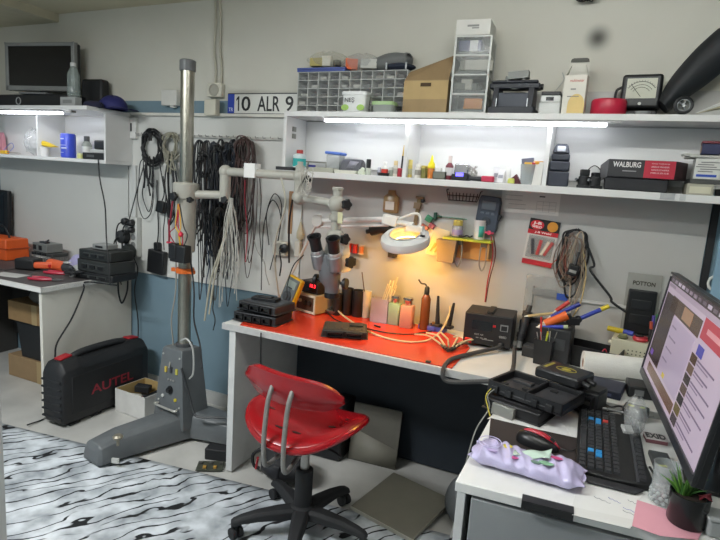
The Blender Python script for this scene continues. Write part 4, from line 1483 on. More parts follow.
for i, s_ in enumerate(('AVUÇ TAŞLAMA', 'ANGLE GRINDER', 'WINKELSCHLEIFER', 'MEULEUSE')):
    txt(s_, .0055, m('dfc9cb', .5), t, MX.Translation((xm+.055, -.0713, zm+(hz-zm)*(.82-.17*i))) @ FACE, w=.062, name='small_lettering')
MB().box((-.04, -.0709, zm+(hz-zm)*.36), (.05, .001, .004)).out('printed_line', m('8f8f90', .5), t)
# pile of cartons at the shelf's right end
xa = ony(688, 190, 2.41).x
xb = ony(719, 192, 2.41).x
w_ = xb-xa
xc = (xa+xb)/2
YC = 2.49
z = ZS+.0006
k = mpp((xc, 2.41, ZS))
def rows(yt, yb):
    return (yb-yt)*k
h1 = rows(183, 194)
t = thing('small_carton', 'open cream carton at the bottom of the pile at the shelf end', 'box', (xc-.01, YC, z))
MB().box((0, 0, h1/2), (w_*.86, .14, h1)).out('box_body', m('a9a696', .6), t, bev=.001)
MB().box((.0, -.0708, h1*.45), (w_*.7, .0015, h1*.6)).out('cream_face', m('c9c6b0', .6), t)
z += h1+.001
h2 = rows(178, 182.5)
t = thing('small_carton', 'flat black and grey carton second from the bottom of the pile at the shelf end', 'box', (xc, YC, z), R(3))
MB().box((0, 0, h2/2), (w_*.98, .13, h2)).out('box_body', m('4a4b4a', .6), t, bev=.001)
z += h2+.001
h3 = rows(157.5, 178)
t = thing('small_carton', 'white carton with a blue stripe in the pile at the shelf end', 'box', (xc+.005, YC, z), R(-2))
MB().box((0, 0, h3/2), (w_*.82, .13, h3), tp=.98).out('box_body', m('cfcfca', .55), t, bev=.001)
MB().box((0, -.0655, h3*.16), (w_*.66, .0015, .009)).out('blue_stripe', m('2a4db0', .5), t)
b = MB()
for i in range(5):
    b.box((random.uniform(-.01, .01), -.0655, h3*(.36+.11*i)), (w_*random.uniform(.4, .7), .0015, .003))
b.out('printed_lines', m('6f7070', .6), t)
z += h3+.001
h4 = rows(154.5, 157)
t = thing('blister_pack', 'torn white blister pack lying on the blue-striped carton', 'packet', (xc-.012, YC-.01, z), R(5))
MB().box((0, 0, h4/2), (w_*1.05, .12, h4)).box((-.05, -.03, h4), (.05, .05, h4)).out('pack', m('b9b9b2', .5), t, bev=.002)
z += h4*1.55+.001
h5 = rows(140, 153)
t = thing('small_carton', 'dark navy and wine-red carton on top of the pile at the shelf end', 'box', (xc+.012, YC, z), R(-4))
MB().box((0, 0, h5*.4), (w_*.62, .09, h5*.8)).out('box_body', m('20264c', .5), t, bev=.001)
MB().box((.0, -.004, h5*.9), (w_*.66, .092, h5*.18)).out('red_lid', m('6a1f2c', .5), t, bev=.001)
MB().box((-w_*.31-.0007, 0, h5*.4), (.0012, .06, h5*.5)).out('tan_end', m('a98a74', .6), t)
# clear label pockets hanging on the shelf edge
for i, (xa_, xb_) in enumerate(((661, 676), (681, 687))):
    a_, b_ = ony(xa_, 190, YSF-.002), ony(xb_, 190, YSF-.002)
    one(MB().box((0, 0, .012), (b_.x-a_.x, .002, .024)), 'label_holder', ('wide clear label holder stuck on the lower shelf edge under the red carton end', 'narrow white label holder stuck on the lower shelf edge by the carton pile')[i], 'label holder', m('c3c5c6', .2, al=.7 if i == 0 else 1), ((a_.x+b_.x)/2, YSF-.0025, ZS-.024))

# ================================================================ corner shelf on the left
ZL = 1.473
YL = 2.44
p = pos(68.5, 153.5, YL, ZL+.0006)
k = mpp(p)
t = thing('drink_can', 'blue can with white print standing on the corner shelf', 'can', p)
h_ = 23.5*k
r_ = 14*k/2
MB().lathe([(r_*.86, 0), (r_, .006), (r_, h_-.008), (r_*.9, h_), (r_*.86, h_-.003), (.001, h_-.003)], n=26).out('can_body', m('3b4ec0', .35), t)
b = MB()
random.seed(5)
for z0, a0_, a1_, hh in ((.75, -2.4, -1.2, .10), (.5, -2.1, -1.0, .06), (.36, -1.7, -.9, .14), (.2, -2.3, -1.3, .05)):
    n_ = 8
    b.rings([[(r_*1.006*math.cos(a0_+(a1_-a0_)*i/n_), r_*1.006*math.sin(a0_+(a1_-a0_)*i/n_), h_*zz) for i in range(n_+1)] for zz in (z0, z0+hh*.5)], cap=False, closed=False)
b.out('printed_band', m('b9c3e6', .4), t, sol=.0008)
p = pos(86.5, 149.5, 2.5, ZL+.0006)
t = bottle('bottle', 'clear grey bottle with a dark cap on the corner shelf', 'bottle', 87, 128.5, 151, 9.5, 2.50, ZL, m('9ea49a', .2, al=.8), m('4a4c4e', .4), m('d0d1cc', .5), neck=.5, capf=.22, shoulder=.2)
bottle('plastic_tub', 'pale yellow tub between the blue can and the black adapters', 'tub', 80.5, 149.5, 155, 6, 2.405, ZL, m('d8d98e', .4), m('dfe0a6', .4), None, capf=.3, shoulder=0)
p = pos(97, 157, 2.42, ZL+.0006)
t = thing('power_adapter', 'black mains adapter lying on the corner shelf, lower of two', 'adapter', p, .25)
MB().box((0, 0, .02), (.15, .07, .04)).out('body', m('242527', .4), t, bev=.004)
MB().box((-.02, -.036, .02), (.05, .002, .014)).out('label_band', m('595b5c', .5), t)
p = V((p.x+.01, 2.45, p.z+.0405))
t = thing('white_adapter', 'white slim adapter sandwiched between two black adapters', 'adapter', p, .1)
MB().box((-.02, -.0, .011), (.11, .05, .022)).out('body', m('c9cac8', .4), t, bev=.004)
p = V((p.x+.02, 2.46, p.z+.0225))
t = thing('power_adapter', 'black mains adapter on top of the white slim adapter', 'adapter', p, -.15)
MB().box((0, 0, .028), (.13, .08, .056)).out('body', m('1d1e20', .4), t, bev=.008)
MB().tube([(-.06, 0, .024), (-.085, -.005, .022)], .009, 10).out('plug_end', BLK, t)
p = pos(39, 152, 2.395, ZL)
t = thing('glue_tube', 'yellow tube lying across a white cup on the corner shelf', 'tube', pos(49, 143.5, 2.425, ZL+.064), R(4))
MB(tr((0, 0, .012), 0, R(9), 0)).rings([[(x, y*ry, z*rz_) for y, z in ((-1, -.5), (-.5, -1), (.5, -1), (1, -.5), (1, .5), (.5, 1), (-.5, 1), (-1, .5))] for x, ry, rz_ in ((-.06, .018, .018), (.0, .02, .014), (.06, .022, .003))]).out('tube_body', m('e5c52c', .4), t)
MB(tr((0, 0, .012), 0, R(9), 0)).tube([(-.06, 0, 0), (-.08, 0, 0)], .013, 12).out('cap', m('d9b9b4', .4), t)
p = pos(44, 153, 2.425, ZL+.0006)
lt('cup', 'small white cup under the yellow tube on the corner shelf', 'cup', p, [('cup_body', [(.028, 0), (.034, .06), (.031, .06), (.026, .004), (.001, .004)], m('dfdfdc', .4))])
p = pos(29, 150, 2.46, ZL+.001)
baggie('crumpled clear bag by the divider of the corner shelf', 19, 36, 128, 2.41, ZL+.001, .12, m('d6d8d8', .12, al=.35), [('parts', m('b3b4b3', .5), .05, .05, .03)], 21)
def driver(label, x0, y0, x1, y1, Y, col, dz=0.012):
    a_, b_ = pos(x0, y0, Y, ZL+dz), pos(x1, y1, Y-.04, ZL+dz)
    d = (b_-a_)
    L = d.length
    t = thing('screwdriver', label, 'screwdriver', a_-V((0, 0, dz-.0006)), math.atan2(d.y, d.x))
    MB().tube([(0, 0, dz), (L*.5, 0, dz)], .011, 10, r2=.0125).out('handle', col, t, bev=.003)
    MB().tube([(L*.5, 0, dz), (L, 0, dz)], .0028, 8).out('blade', STL, t)
driver('red-handled screwdriver at the left end of the corner shelf', -4, 144, 20, 147, 2.50, m('d03528', .4))
driver('orange-handled screwdriver in front of the red one on the corner shelf', -3, 148, 19, 150, 2.462, m('e88a24', .4))
driver('yellow-handled screwdriver foremost on the corner shelf', -4, 152, 18, 153, 2.425, m('e6b62e', .4))
a_ = pos(2, 140, 2.53, ZL+.001)
pack('pink packet standing in the far corner of the corner shelf', 1, 119, 140, 9, 2.54, m('cf8f9a', .5), .03, 0, 0, None, ZL)
a_ = pos(10, 138, 2.55, ZL)
cable('thin blue wire arching across the corner shelf', [(a_.x-.03, 2.50, ZL+.004), (a_.x+.02, 2.54, ZL+.08), (a_.x+.08, 2.52, ZL+.05), (a_.x+.13, 2.44, ZL+.004)], .0022, m('6f86c4', .4), 'wire', 'wire')

# on top of the corner shelf
ZLT = 1.7755
x0, x1 = ony(-6, 98, 2.36).x, ony(67, 98, 2.36).x
h_ = .085
t = thing('black_case', 'long low black case under the old monitor on the corner shelf', 'case', ((x0+x1)/2, 2.47, ZLT))
MB().box((0, 0, h_/2), (x1-x0, .2, h_)).out('body', m('17181b', .5), t, bev=.008)
MB().torus((ony(17, 99, 2.36).x-(x0+x1)/2, -.101, h_*.5), .022, .0035, rotm(PI/2)).out('ring_emblem', m('b9bbbd', .3, .4), t)
zc_ = ZLT+h_+.001
x0, x1 = ony(7, 70, 2.40), ony(65, 70, 2.40)
w_ = x1.x-x0.x
zt_ = ony(36, 41, 2.40).z
t = thing('old_monitor', 'old flat monitor with a silver frame and black screen on the corner shelf', 'monitor', ((x0.x+x1.x)/2, 2.44, zc_), R(8))
h_ = zt_-zc_
MB().box((0, .0, .006), (.22, .15, .012)).out('stand_base', m('77797a', .5), t, bev=.004)
MB().box((0, .03, .06), (.06, .03, .11)).out('stand_neck', m('4b4d4f', .5), t, bev=.004)
f = MB()
f.box((0, 0, h_-.011), (w_, .03, .022)).box((0, 0, .045), (w_, .03, .03))
for s_ in (-1, 1):
    f.box((s_*(w_/2-.012), 0, h_/2+.015), (.024, .03, h_-.03))
f.out('bezel', m('8a8c8b', .4, .2), t, bev=.003)
MB().box((0, .03, h_/2+.015), (w_*.97, .045, h_*.9)).out('rear_cover', m('2a2b2d', .5), t, bev=.01)
MB().box((0, .002, h_/2+.02), (w_-.04, .022, h_-.06)).out('screen', m('0b0c0e', .25), t)
xa, xb = ony(56, 98, 2.27).x, ony(71, 100, 2.27).x
t = thing('label_box', 'small pale grey box at the shelf edge below the old monitor corner', 'box', ((xa+xb)/2, 2.32, ZLT))
MB().box((0, 0, .028), (xb-xa, .05, .056)).out('box_body', m('9fa1a0', .5), t, bev=.004)
MB().box((0, -.0255, .028), ((xb-xa)*.6, .001, .02)).out('printed_patch', m('7f8180', .5), t)
p = pos(70, 90, 2.33, ZLT+.0565)
p.x = (xa+xb)/2+.012
t = thing('water_bottle', 'empty clear plastic bottle with a white cap beside the old monitor', 'bottle', p)
h_ = ony(68, 63, 2.33).z-p.z
MB().lathe([(.03, 0), (.036, .006), (.036, h_*.45), (.033, h_*.5), (.036, h_*.55), (.034, h_*.68), (.014, h_*.88), (.013, h_*.9)]).out('bottle_body', m('a4b0ac', .1, al=.4), t)
MB().lathe([(.016, h_*.89), (.016, h_*.98), (.014, h_)]).out('cap', m('cfd0ce', .4), t)
x0, x1 = ony(80, 90, 2.50).x, ony(99, 90, 2.50).x
zt_ = ony(88, 79, 2.50).z
t = thing('speaker_box', 'black rounded panel box standing at the wall right of the old monitor', 'box', ((x0+x1)/2+.02, 2.53, ZLT), R(4))
MB().box((0, 0, (zt_-ZLT)/2), (x1-x0, .07, zt_-ZLT), tp=.95).out('housing', m('121315', .5), t, bev=.012)
MB().box((0, -.036, (zt_-ZLT)*.52), ((x1-x0)*.84, .003, (zt_-ZLT)*.78)).out('grille', m('1f2022', .8), t)
p = pos(114, 110, 2.45, ZLT)
t = thing('cap', 'navy blue baseball cap lying at the right end of the corner shelf', 'cap', p, R(-8))
def dome(u, v):
    a = 2*PI*u
    r = math.sin(v*PI/2)
    return (-.01+.10*r*math.cos(a), .075*r*math.sin(a), .002+.082*math.cos(v*PI/2)**.8*(1+.05*math.sin(3*a)))
MB().grid(dome, 30, 10).out('crown', m('20225e', .7, n=.15), t, sol=.003)
def brim(u, v):
    a = -1.0+2.0*u
    r = .09+.07*v
    return (r*math.cos(a), r*.8*math.sin(a), .014-.010*v)
MB().grid(brim, 16, 5).out('peak', m('1a1c50', .7), t, sol=.003)
p = pos(93, 107, 2.33, ZLT)
t = thing('folded_cloth', 'dark navy folded cloth beside the baseball cap', 'cloth', p)
MB().rings([[(math.cos(a)*.07*k_, math.sin(a)*.04*k_*(1+.1*math.sin(3*a)), z) for a in [2*PI*i/20 for i in range(20)]] for k_, z in ((1, 0), (1.05, .012), (.9, .028), (.5, .036))]).out('cloth_body', m('191b34', .85), t)

# door-bell style box on the shelf end, conduit below it
a_, b_ = ony(128, 119, 2.55), ony(138, 139, 2.55)
t = thing('switch_box', 'white switch box with a dark slot fixed beside the corner shelf', 'switch', (-2.772, YB-.0005, ony(134, 139, 2.58).z))
MB().box((0, -.02, .065), (.05, .04, .13)).out('box', m('d2d2ce', .45), t, bev=.005)
MB().box((-.012, -.041, .07), (.012, .003, .05)).out('slot', BLKM, t)
c_ = MB().box((-2.772, YB-.024, (1.46+.99)/2), (.03, .016, .46))
one(c_, 'cable_conduit', 'white vertical cable conduit running down from the switch box', 'conduit', m('c9cac7', .45), None, bev=.002)

# ================================================================ on the wall over the long bench
YW = 2.5835      # face of the white wall panel


def wpos(px, py, Y=YW):
    p = ony(px, py, Y)
    return p


# magnifier lamp: desk clamp, slanting rod, level arm, round head
YA2 = 2.37
def magnifier():
    foot = onz(284, 306, DT)
    foot = V((foot.x, 2.46, DT+.0055))
    t = thing('magnifier_lamp', 'white round magnifier lamp on a long arm glowing over the red mat', 'lamp', foot)
    j = V(ony(318, 221, YA2))
    e = V(ony(389, 219, YA2))
    MB().box((foot.x, foot.y, foot.z+.03), (.06, .05, .06)).tube([foot+V((0, 0, .06)), foot+V((0, 0, .11))], .012, 12).out('desk_clamp', m('d5d3cc', .4), t, bev=.004, world=True)
    MB().tube([foot+V((0, 0, .10)), j], .007, 10).out('lower_arm', m('cfc6bb', .35), t, world=True)
    MB().lathe([(.028, -.016), (.032, -.01), (.032, .01), (.028, .016)], M=tr(j, PI/2)).out('elbow_joint', m('d9d4cc', .4), t, world=True)
    MB().tube([j, e], .0125, 12).tube([j+V((0, 0, -.03)), e+V((0, 0, -.03))], .006, 8).out('upper_arm', m('dedad5', .35), t, world=True)
    a = V(ony(398, 221, YA2-.03))
    MB().box((e.x+.012, YA2-.008, e.z-.005), (.075, .04, .05), ry=.12).out('arm_bracket', m('e2e0da', .4), t, bev=.006, world=True)
    c = V(ony(405.5, 240, 2.31))
    rr = 25*mpp(c)
    T = tr(c, R(20), R(-2), 0)
    hd = MB(T)
    hd.lathe([(rr*.62, .028), (rr*.80, .034), (rr*.97, .018), (rr, .0), (rr*.97, -.018), (rr*.92, -.022), (rr*.92, -.012), (rr*.62, -.012), (rr*.62, .028)], n=44)
    head = hd.out('lamp_head', m('d2d1cc', .35), t, world=True)
    MB(T).lathe([(rr*.66, -.0125), (rr*.90, -.0125), (rr*.90, -.019), (rr*.66, -.019), (rr*.66, -.0125)], n=40).out('light_ring', m('ffbe4a', .3, em=42, n=0), head, world=True)
    MB(T).lathe([(rr*.60, .010), (rr*.62, .012), (rr*.62, .016), (rr*.3, .024), (.001, .026)], n=36).out('lens', m('efe0a0', .03, al=.13, n=0), head, world=True)
    MB(T).lathe([(rr*.61, .026), (rr*.66, .026), (rr*.66, .034), (rr*.61, .034), (rr*.61, .026)], n=40).out('lens_ring', m('b4b4b0', .3, .4), head, world=True)
    yk = MB()
    q = V(ony(414, 227, YA2-.02))
    yk.cord([(e.x+.045, YA2-.01, e.z+.0), (q.x-.01, YA2-.015, e.z+.035), (q.x+.02, YA2-.015, e.z+.03), (q.x+.03, YA2-.02, e.z-.005), (q.x+.015, YA2-.03, c.z+.055)], .006, 8)
    yk.out('head_cable', m('dcdad2', .4), t, world=True)
    MB().tube([(e.x+.04, YA2-.01, e.z-.01), (c.x+.02, 2.345, c.z+.07)], .012, 10).box((c.x+.03, 2.345, c.z+.052), (.08, .04, .03), ry=0).out('head_mount', m('d5d4ce', .4), t, bev=.004, world=True)
    MB(T).box((rr*.80, -.02, .035), (.02, .01, .006)).out('switch', BLK, head, world=True)
    return t


magnifier()


def hang(name, label, cat, px0, px1, py0, py1, dep=.02, group=None):
    a, b_ = wpos(px0, (py0+py1)/2, YW-dep), wpos(px1, (py0+py1)/2, YW-dep)
    top, bot = wpos((px0+px1)/2, py0, YW-dep), wpos((px0+px1)/2, py1, YW-dep)
    w_, h_ = b_.x-a.x, top.z-bot.z
    t = thing(name, label, cat, ((a.x+b_.x)/2, YW-.001, bot.z), 0, group)
    return t, w_, h_


# faint printed sheet under the shelf
t, w_, h_ = hang('printed_sheet', 'large faintly printed white sheet fixed to the wall above the red and black blister card', 'sheet', 501, 560, 192, 214, .002)
MB().box((0, -.001, h_/2), (w_, .0012, h_)).out('sheet_paper', m('d0cfc9', .6, n=.02), t)
random.seed(2)
for i in range(4):
    MB().box((-w_*.25+random.uniform(-.01, .01), -.0018, h_*(.2+.2*i)), (w_*.3, .0006, .003)).out('printed_line', m('a5a5a0', .6), t)
b = MB()
for i in range(4):
    b.box((w_*.28, -.0018, h_*(.12+.16*i)), (w_*.32, .0006, .0012))
    b.box((w_*(.12+.1067*i), -.0018, h_*.36), (.0012, .0006, h_*.5))
b.out('printed_grid', m('9b9b97', .6), t)
MB().box((w_*.2, -.0018, h_*.82), (.025, .0006, .006)).out('printed_line', m('4b4b49', .6), t)

# wire basket rack
a, b_ = wpos(446, 189, 2.54), wpos(480, 193, 2.54)
zb = wpos(463, 201, 2.54).z
t = thing('wire_rack', 'small dark wire basket rack hanging just under the shelf', 'rack', ((a.x+b_.x)/2, 2.555, zb))
w_, h_ = b_.x-a.x, (a.z+b_.z)/2-zb
WIR = m('3c3531', .5, .3)
b = MB()
b.cord([(-w_/2, 0, h_), (-w_*.42, 0, 0), (w_*.42, 0, 0), (w_/2, 0, h_)], .003, 6, 1)
b.cord([(-w_*.46, 0, h_*.5), (w_*.46, 0, h_*.5)], .0025, 6, 1)
for i in range(9):
    x = -w_*.38+w_*.76*i/8
    b.tube([(x, 0, 0), (x*1.1, .0, h_*.8)], .0025, 6)
for s_ in (-1, 1):
    b.tube([(s_*w_/2, 0, h_), (s_*w_/2, .027, h_+.004)], .003, 6)
b.out('basket', WIR, t)

# clamp meter
t, w_, h_ = hang('handheld_meter', 'dark blue grey handheld meter hanging on the wall under the shelf', 'meter', 476.5, 499, 196, 232, .035)
T = tr((0, -.02, h_/2), 0, R(4), 0)
b = MB(T)
b.rings([[(x*w_/2*k_, y_, z*h_/2) for x, z in ((-.9, -1), (.9, -1), (1, -.8), (1, .7), (.85, 1), (-.85, 1), (-1, .7), (-1, -.8))] for k_, y_ in ((1, .018), (1, -.012), (.94, -.02))])
b.out('case', m('3a4350', .5), t, bev=.003)
MB(T).box((0, -.021, h_*.24), (w_*.62, .003, h_*.24)).out('screen', m('687077', .25), t, bev=.002)
for i in range(3):
    MB(T).box(((i-1)*w_*.24, -.021, h_*.02), (w_*.16, .004, .010)).out('button', m('59626d', .5), t, bev=.002)
MB(T @ tr((0, -.0205, -h_*.2), PI/2)).lathe([(w_*.2, 0), (w_*.2, .005), (w_*.08, .006), (w_*.07, .011), (.001, .011)]).out('range_dial', m('2c333c', .5), t)
MB(T).box((w_*.54, -.005, -h_*.06), (w_*.14, .02, h_*.16), ry=.3).out('side_lever', BLK, t, bev=.003)

# green-topped tool rack with hanging pliers, two jars on it
zr = wpos(468, 239, 2.5).z
a, b_ = wpos(443, 238, 2.5), wpos(491, 242, 2.5)
t = thing('tool_rack', 'small yellow-green topped wall rack with hanging pliers slots', 'rack', ((a.x+b_.x)/2, YW-.001, zr-.012))
w_ = b_.x-a.x
MB().box((0, -.045, .006), (w_, .09, .012), ry=R(0)).out('rack_top', m('a9b02c', .45), t, bev=.002)
MB().box((0, -.006, -.045), (w_*.96, .012, .09)).out('back_plate', m('b88a4c', .6), t)
MB().box((w_*.46, -.045, -.04), (.01, .07, .07)).out('rack_side', m('9a7a48', .6), t, bev=.002)
ztop = zr+.0006
p = wpos(456, 238, 2.53)
t = thing('jar', 'clear jar with yellow top and purple label on the wall rack', 'jar', (p.x, 2.545, ztop))
hj = wpos(456, 220, 2.53).z-ztop
MB().lathe([(.022, 0), (.026, .004), (.026, hj*.62), (.02, hj*.72)]).out('jar_body', m('b9b4b4', .2, al=.7), t)
MB().lathe([(.0268, hj*.12), (.0268, hj*.44)]).out('label_band', m('9a8cb8', .5), t)
MB().lathe([(.0225, hj*.66), (.0235, hj*.68), (.0225, hj*.98), (.018, hj)]).out('lid', m('c9b65a', .45, al=.9), t)
p = wpos(478, 240, 2.53)
hj = wpos(478, 220, 2.53).z-ztop
t = thing('cup', 'white paper cup with teal print on the wall rack', 'cup', (p.x, 2.545, ztop))
MB().lathe([(.024, 0), (.031, hj*.96), (.033, hj), (.029, hj*.97), (.022, .006), (.001, .006)], n=24).out('cup_body', m('d9d9d4', .5), t)
b = MB()
b.rings([[((.0245+.0065*z)*1.015*math.cos(a_), (.0245+.0065*z)*1.015*math.sin(a_), hj*z) for a_ in [-1.5+.9*i/8 for i in range(9)]] for z in (.12, .7)], cap=False, closed=False)
b.out('teal_print', m('4bb3a4', .5), t, sol=.0006)
p = wpos(467, 238, 2.52)
one(MB().cord([(-.02, 0, .004), (-.005, .01, .010), (.012, -.005, .006), (.022, .005, .012)], .004, 6).box((-.03, 0, .006), (.02, .014, .012)), 'clip_lead', 'small dark clip lead lying on the wall rack between jar and cup', 'clip', BLKM, (p.x, 2.525, ztop+.001))
for i, (px, yb_, nm) in enumerate(((460, 267, 'left pair of grey-handled pliers hanging under the wall rack'), (484.5, 271, 'right pair of grey-handled pliers hanging under the wall rack'))):
    a = wpos(px, 246, 2.535)
    zb = wpos(px, yb_, 2.535).z
    L = zr-.014-zb
    t = thing('pliers', nm, 'pliers', (a.x, 2.525, zb))
    MB().cord([(-.012, 0, L), (-.016, 0, L*.6), (-.014, 0, L*.2), (0, 0, .0), (.012, 0, L*.2), (.014, 0, L*.6), (.01, 0, L)], .0036, 7).out('handles', m('8f8d87', .4, .3), t)
    MB().box((0, .0, L-.01), (.03, .012, .02)).out('jaws', m('6b6a66', .4, .6), t, bev=.002)
a, b_ = wpos(437, 252, 2.52), wpos(457, 256, 2.52)
zt_, zb = wpos(447, 243.5, 2.52).z, wpos(447, 262, 2.52).z
t = thing('storage_cup', 'grey brown holder cup hanging under the left end of the wall rack', 'holder', ((a.x+b_.x)/2, 2.515, zb))
MB().rings([[(x*(b_.x-a.x)/2*k_, y*.028*k_, z) for x, y in ((-1, -1), (1, -1), (1, 1), (-1, 1))] for k_, z in ((.8, 0), (1, zr-.013-zb))]).out('cup_body', m('77695a', .6), t, bev=.003)

# clear packet of clips, coloured odds and ends left of the rack
t, w_, h_ = hang('parts_packet', 'clear packet of metal clips hanging left of the wall rack beside the lamp head', 'packet', 427, 443, 228, 256, .05)
MB(tr((0, -.045, 0), R(-6), R(12), 0)).rings([[(x*w_/2, y*d_, z) for x, y in ((-1, -1), (1, -1), (1, 1), (-1, 1))] for d_, z in ((.008, 0), (.014, h_*.5), (.001, h_))]).out('packet_body', m('d8cfae', .2, al=.5), t)
for i in range(4):
    MB(tr((0, -.05, 0), R(-6), R(12), 0)).box(((-.2+.14*i)*w_, -.005, h_*(.3+.12*(i % 2))), (.007, .012, h_*.34), ry=.3).out('metal_clip', m('7d6a3e', .4, .5), t, bev=.001)
for nm, lab, px, py, w1, h1, col in (('eraser_block', 'green plastic block on the wall left of the long screwdriver', 428, 219, .034, .03, '3d8a62'), ('connector', 'reddish connector hanging left of the clip packet', 423, 228, .04, .03, 'b8735e'), ('connector', 'pinkish connector hanging just above the clip packet', 431, 226, .03, .024, 'a9565e')):
    t, w_, h_ = hang(nm, lab, 'connector', px-4, px+4, py-3.5, py+3.5, .03)
    MB().box((0, -.012, h_/2), (w1, .022, h1), ry=.5).box((0, -.004, h_/2+.004), (.008, .008, .008)).out('block', m(col, .5), t, bev=.003)
    MB().tube([(0, .0, h_/2+.01), (0, -.01, h_/2+.005)], .003, 6).out('pin', DGRY, t)
a, b_ = wpos(436, 216, YW-.012), wpos(467, 219.5, YW-.012)
t = thing('screwdriver', 'long thin screwdriver with a dark green handle lying level on the wall', 'screwdriver', (a.x, YW-.012, a.z-.005))
L = b_.x-a.x
MB().tube([(0, 0, .005), (L, 0, .002)], .0028, 8).out('blade', m('5f8b78', .4, .4), t)
MB().box((-.003, 0, .003), (.014, .02, .038)).tube([(0, 0, .004), (.03, 0, .004)], .006, 8).out('handle', m('1f4a3a', .5), t, bev=.003)
for nm, lab, px0, px1, py0, py1 in (('flux_bottle', 'amber squeeze bottle with a white label hanging behind the lamp arm', 382, 398, 190, 213),):
    t, w_, h_ = hang(nm, lab, 'bottle', px0, px1, py0, py1, .04)
    MB().rings([[(x*w_/2*k_, -.02+y*.018*k_, z*h_) for x, y in [(math.cos(2*PI*i/20), math.sin(2*PI*i/20)) for i in range(20)]] for k_, z in ((.9, 0), (1, .06), (1, .7), (.5, .85), (.45, 1))]).out('bottle_body', m('a5875c', .3, al=.75), t)
    MB().box((0, -.0395, h_*.32), (w_*.55, .002, h_*.36)).out('label', m('cfc8bd', .5), t)
t, w_, h_ = hang('vernier_caliper', 'brass-coloured caliper with a dark knob hanging right of the amber bottle', 'caliper', 412, 421, 197, 226, .02)
MB().box((0, -.006, h_*.5), (.02, .008, h_), ry=R(5)).out('beam', m('7d6a4c', .4, .5), t, bev=.001)
MB().box((0, -.012, h_*.7), (.036, .016, .03), ry=R(5)).box((.01, -.010, h_*.98), (.044, .01, .012), ry=R(5)).out('slider', m('8a745a', .4, .4), t, bev=.002)
MB().lathe([(.009, 0), (.009, .012), (.006, .014)], M=tr((.028, -.012, h_*.88), PI/2)).out('lock_knob', BLK, t)
# heat gun
t, w_, h_ = hang('heat_gun', 'black hand tool hanging on the wall behind the magnifier head', 'tool', 365, 403, 226, 238, .06)
MB().tube([(-w_*.5, -.04, h_*.35), (-w_*.36, -.04, h_*.45)], .012, 12).tube([(-w_*.38, -.04, h_*.45), (-w_*.1, -.04, h_*.75), (w_*.35, -.04, h_*.6)], .026, 14).out('barrel', m('1f1c1a', .5), t)
zz = wpos(389, 258, YW-.06).z-wpos(389, 238, YW-.06).z
MB().tube([(.02, -.04, h_*.5), (.035, -.03, zz*.55)], .016, 12).out('handle', m('231f1c', .5), t)
MB().box((.045, -.026, zz*.72), (.044, .03, .05)).out('base_plug', m('2c2623', .5), t, bev=.004)
MB().tube([(.0, -.03, h_*.6), (.0, .0, h_*.6)], .006, 8).out('hook', DGRY, t)
# red reels by the microscope
for i, (px, py, nm) in enumerate(((349, 248, 'left of the red thread reels on the wall right of the microscope'), (355, 249, 'middle one of the red thread reels right of the microscope'), (361, 250, 'orange-red reel at the right end of the row beside the microscope'))):
    p = wpos(px, py+4, YW-.03)
    t = thing('thread_reel', nm, 'reel', (p.x, YW-.032, p.z), .2*i)
    MB().lathe([(.013, .004), (.013, .04)], n=18).out('thread', m('c4281e' if i < 2 else 'c9743c', .5), t)
    MB().lathe([(.017, 0), (.017, .004), (.005, .004), (.005, .042), (.017, .042), (.017, .046), (.003, .046)], n=18).out('spool', m('d5b49a' if i == 2 else 'b8241e', .4), t)
    MB().tube([(0, .0, .02), (0, .031, .02)], .003, 6).out('pin', DGRY, t)
t, w_, h_ = hang('clamp', 'pair of dark clamp knobs on a short bar under the red reels', 'clamp', 341, 354, 257, 266, .04)
MB().tube([(-w_/2, -.025, h_*.5), (w_/2, -.025, h_*.5)], .008, 10).out('bar', m('55534e', .4, .4), t)
for s_ in (-1, 1):
    MB().lathe([(.012, -.02), (.015, -.012), (.015, .012), (.012, .02)], M=tr((s_*w_*.36, -.025, h_*.5))).out('knob', BLK, t)
MB().tube([(0, -.025, h_*.5), (0, .0, h_*.5)], .004, 6).out('pin', DGRY, t)

for i, (dx, col, lab) in enumerate(((0, 'b02a30', 'red test lead hanging from the handheld meter down to the soldering station'), (.012, '5a2a24', 'dark brown test lead hanging beside the red one above the soldering station'))):
    q0, q1, q2, q3 = wpos(491, 236, 2.53), wpos(493, 255, 2.53), wpos(488, 280, 2.53), wpos(485, 302, 2.53)
    cable(lab, [(q0.x+dx, 2.53, q0.z), (q1.x+dx, 2.525, q1.z), (q2.x+dx*.6, 2.525, q2.z), (q3.x+dx*.3, 2.53, q3.z)], .003, m(col, .4), 'lead', 'cable')
q0 = wpos(489, 234, 2.525)
one(MB().tube([(-.02, 0, .006), (.022, 0, .004)], .006, 8).box((0, .0, .005), (.014, .012, .02)), 'probe_clip', 'pink-red probe clip hanging just below the handheld meter', 'clip', m('c4405c', .4), q0, bev=.002)

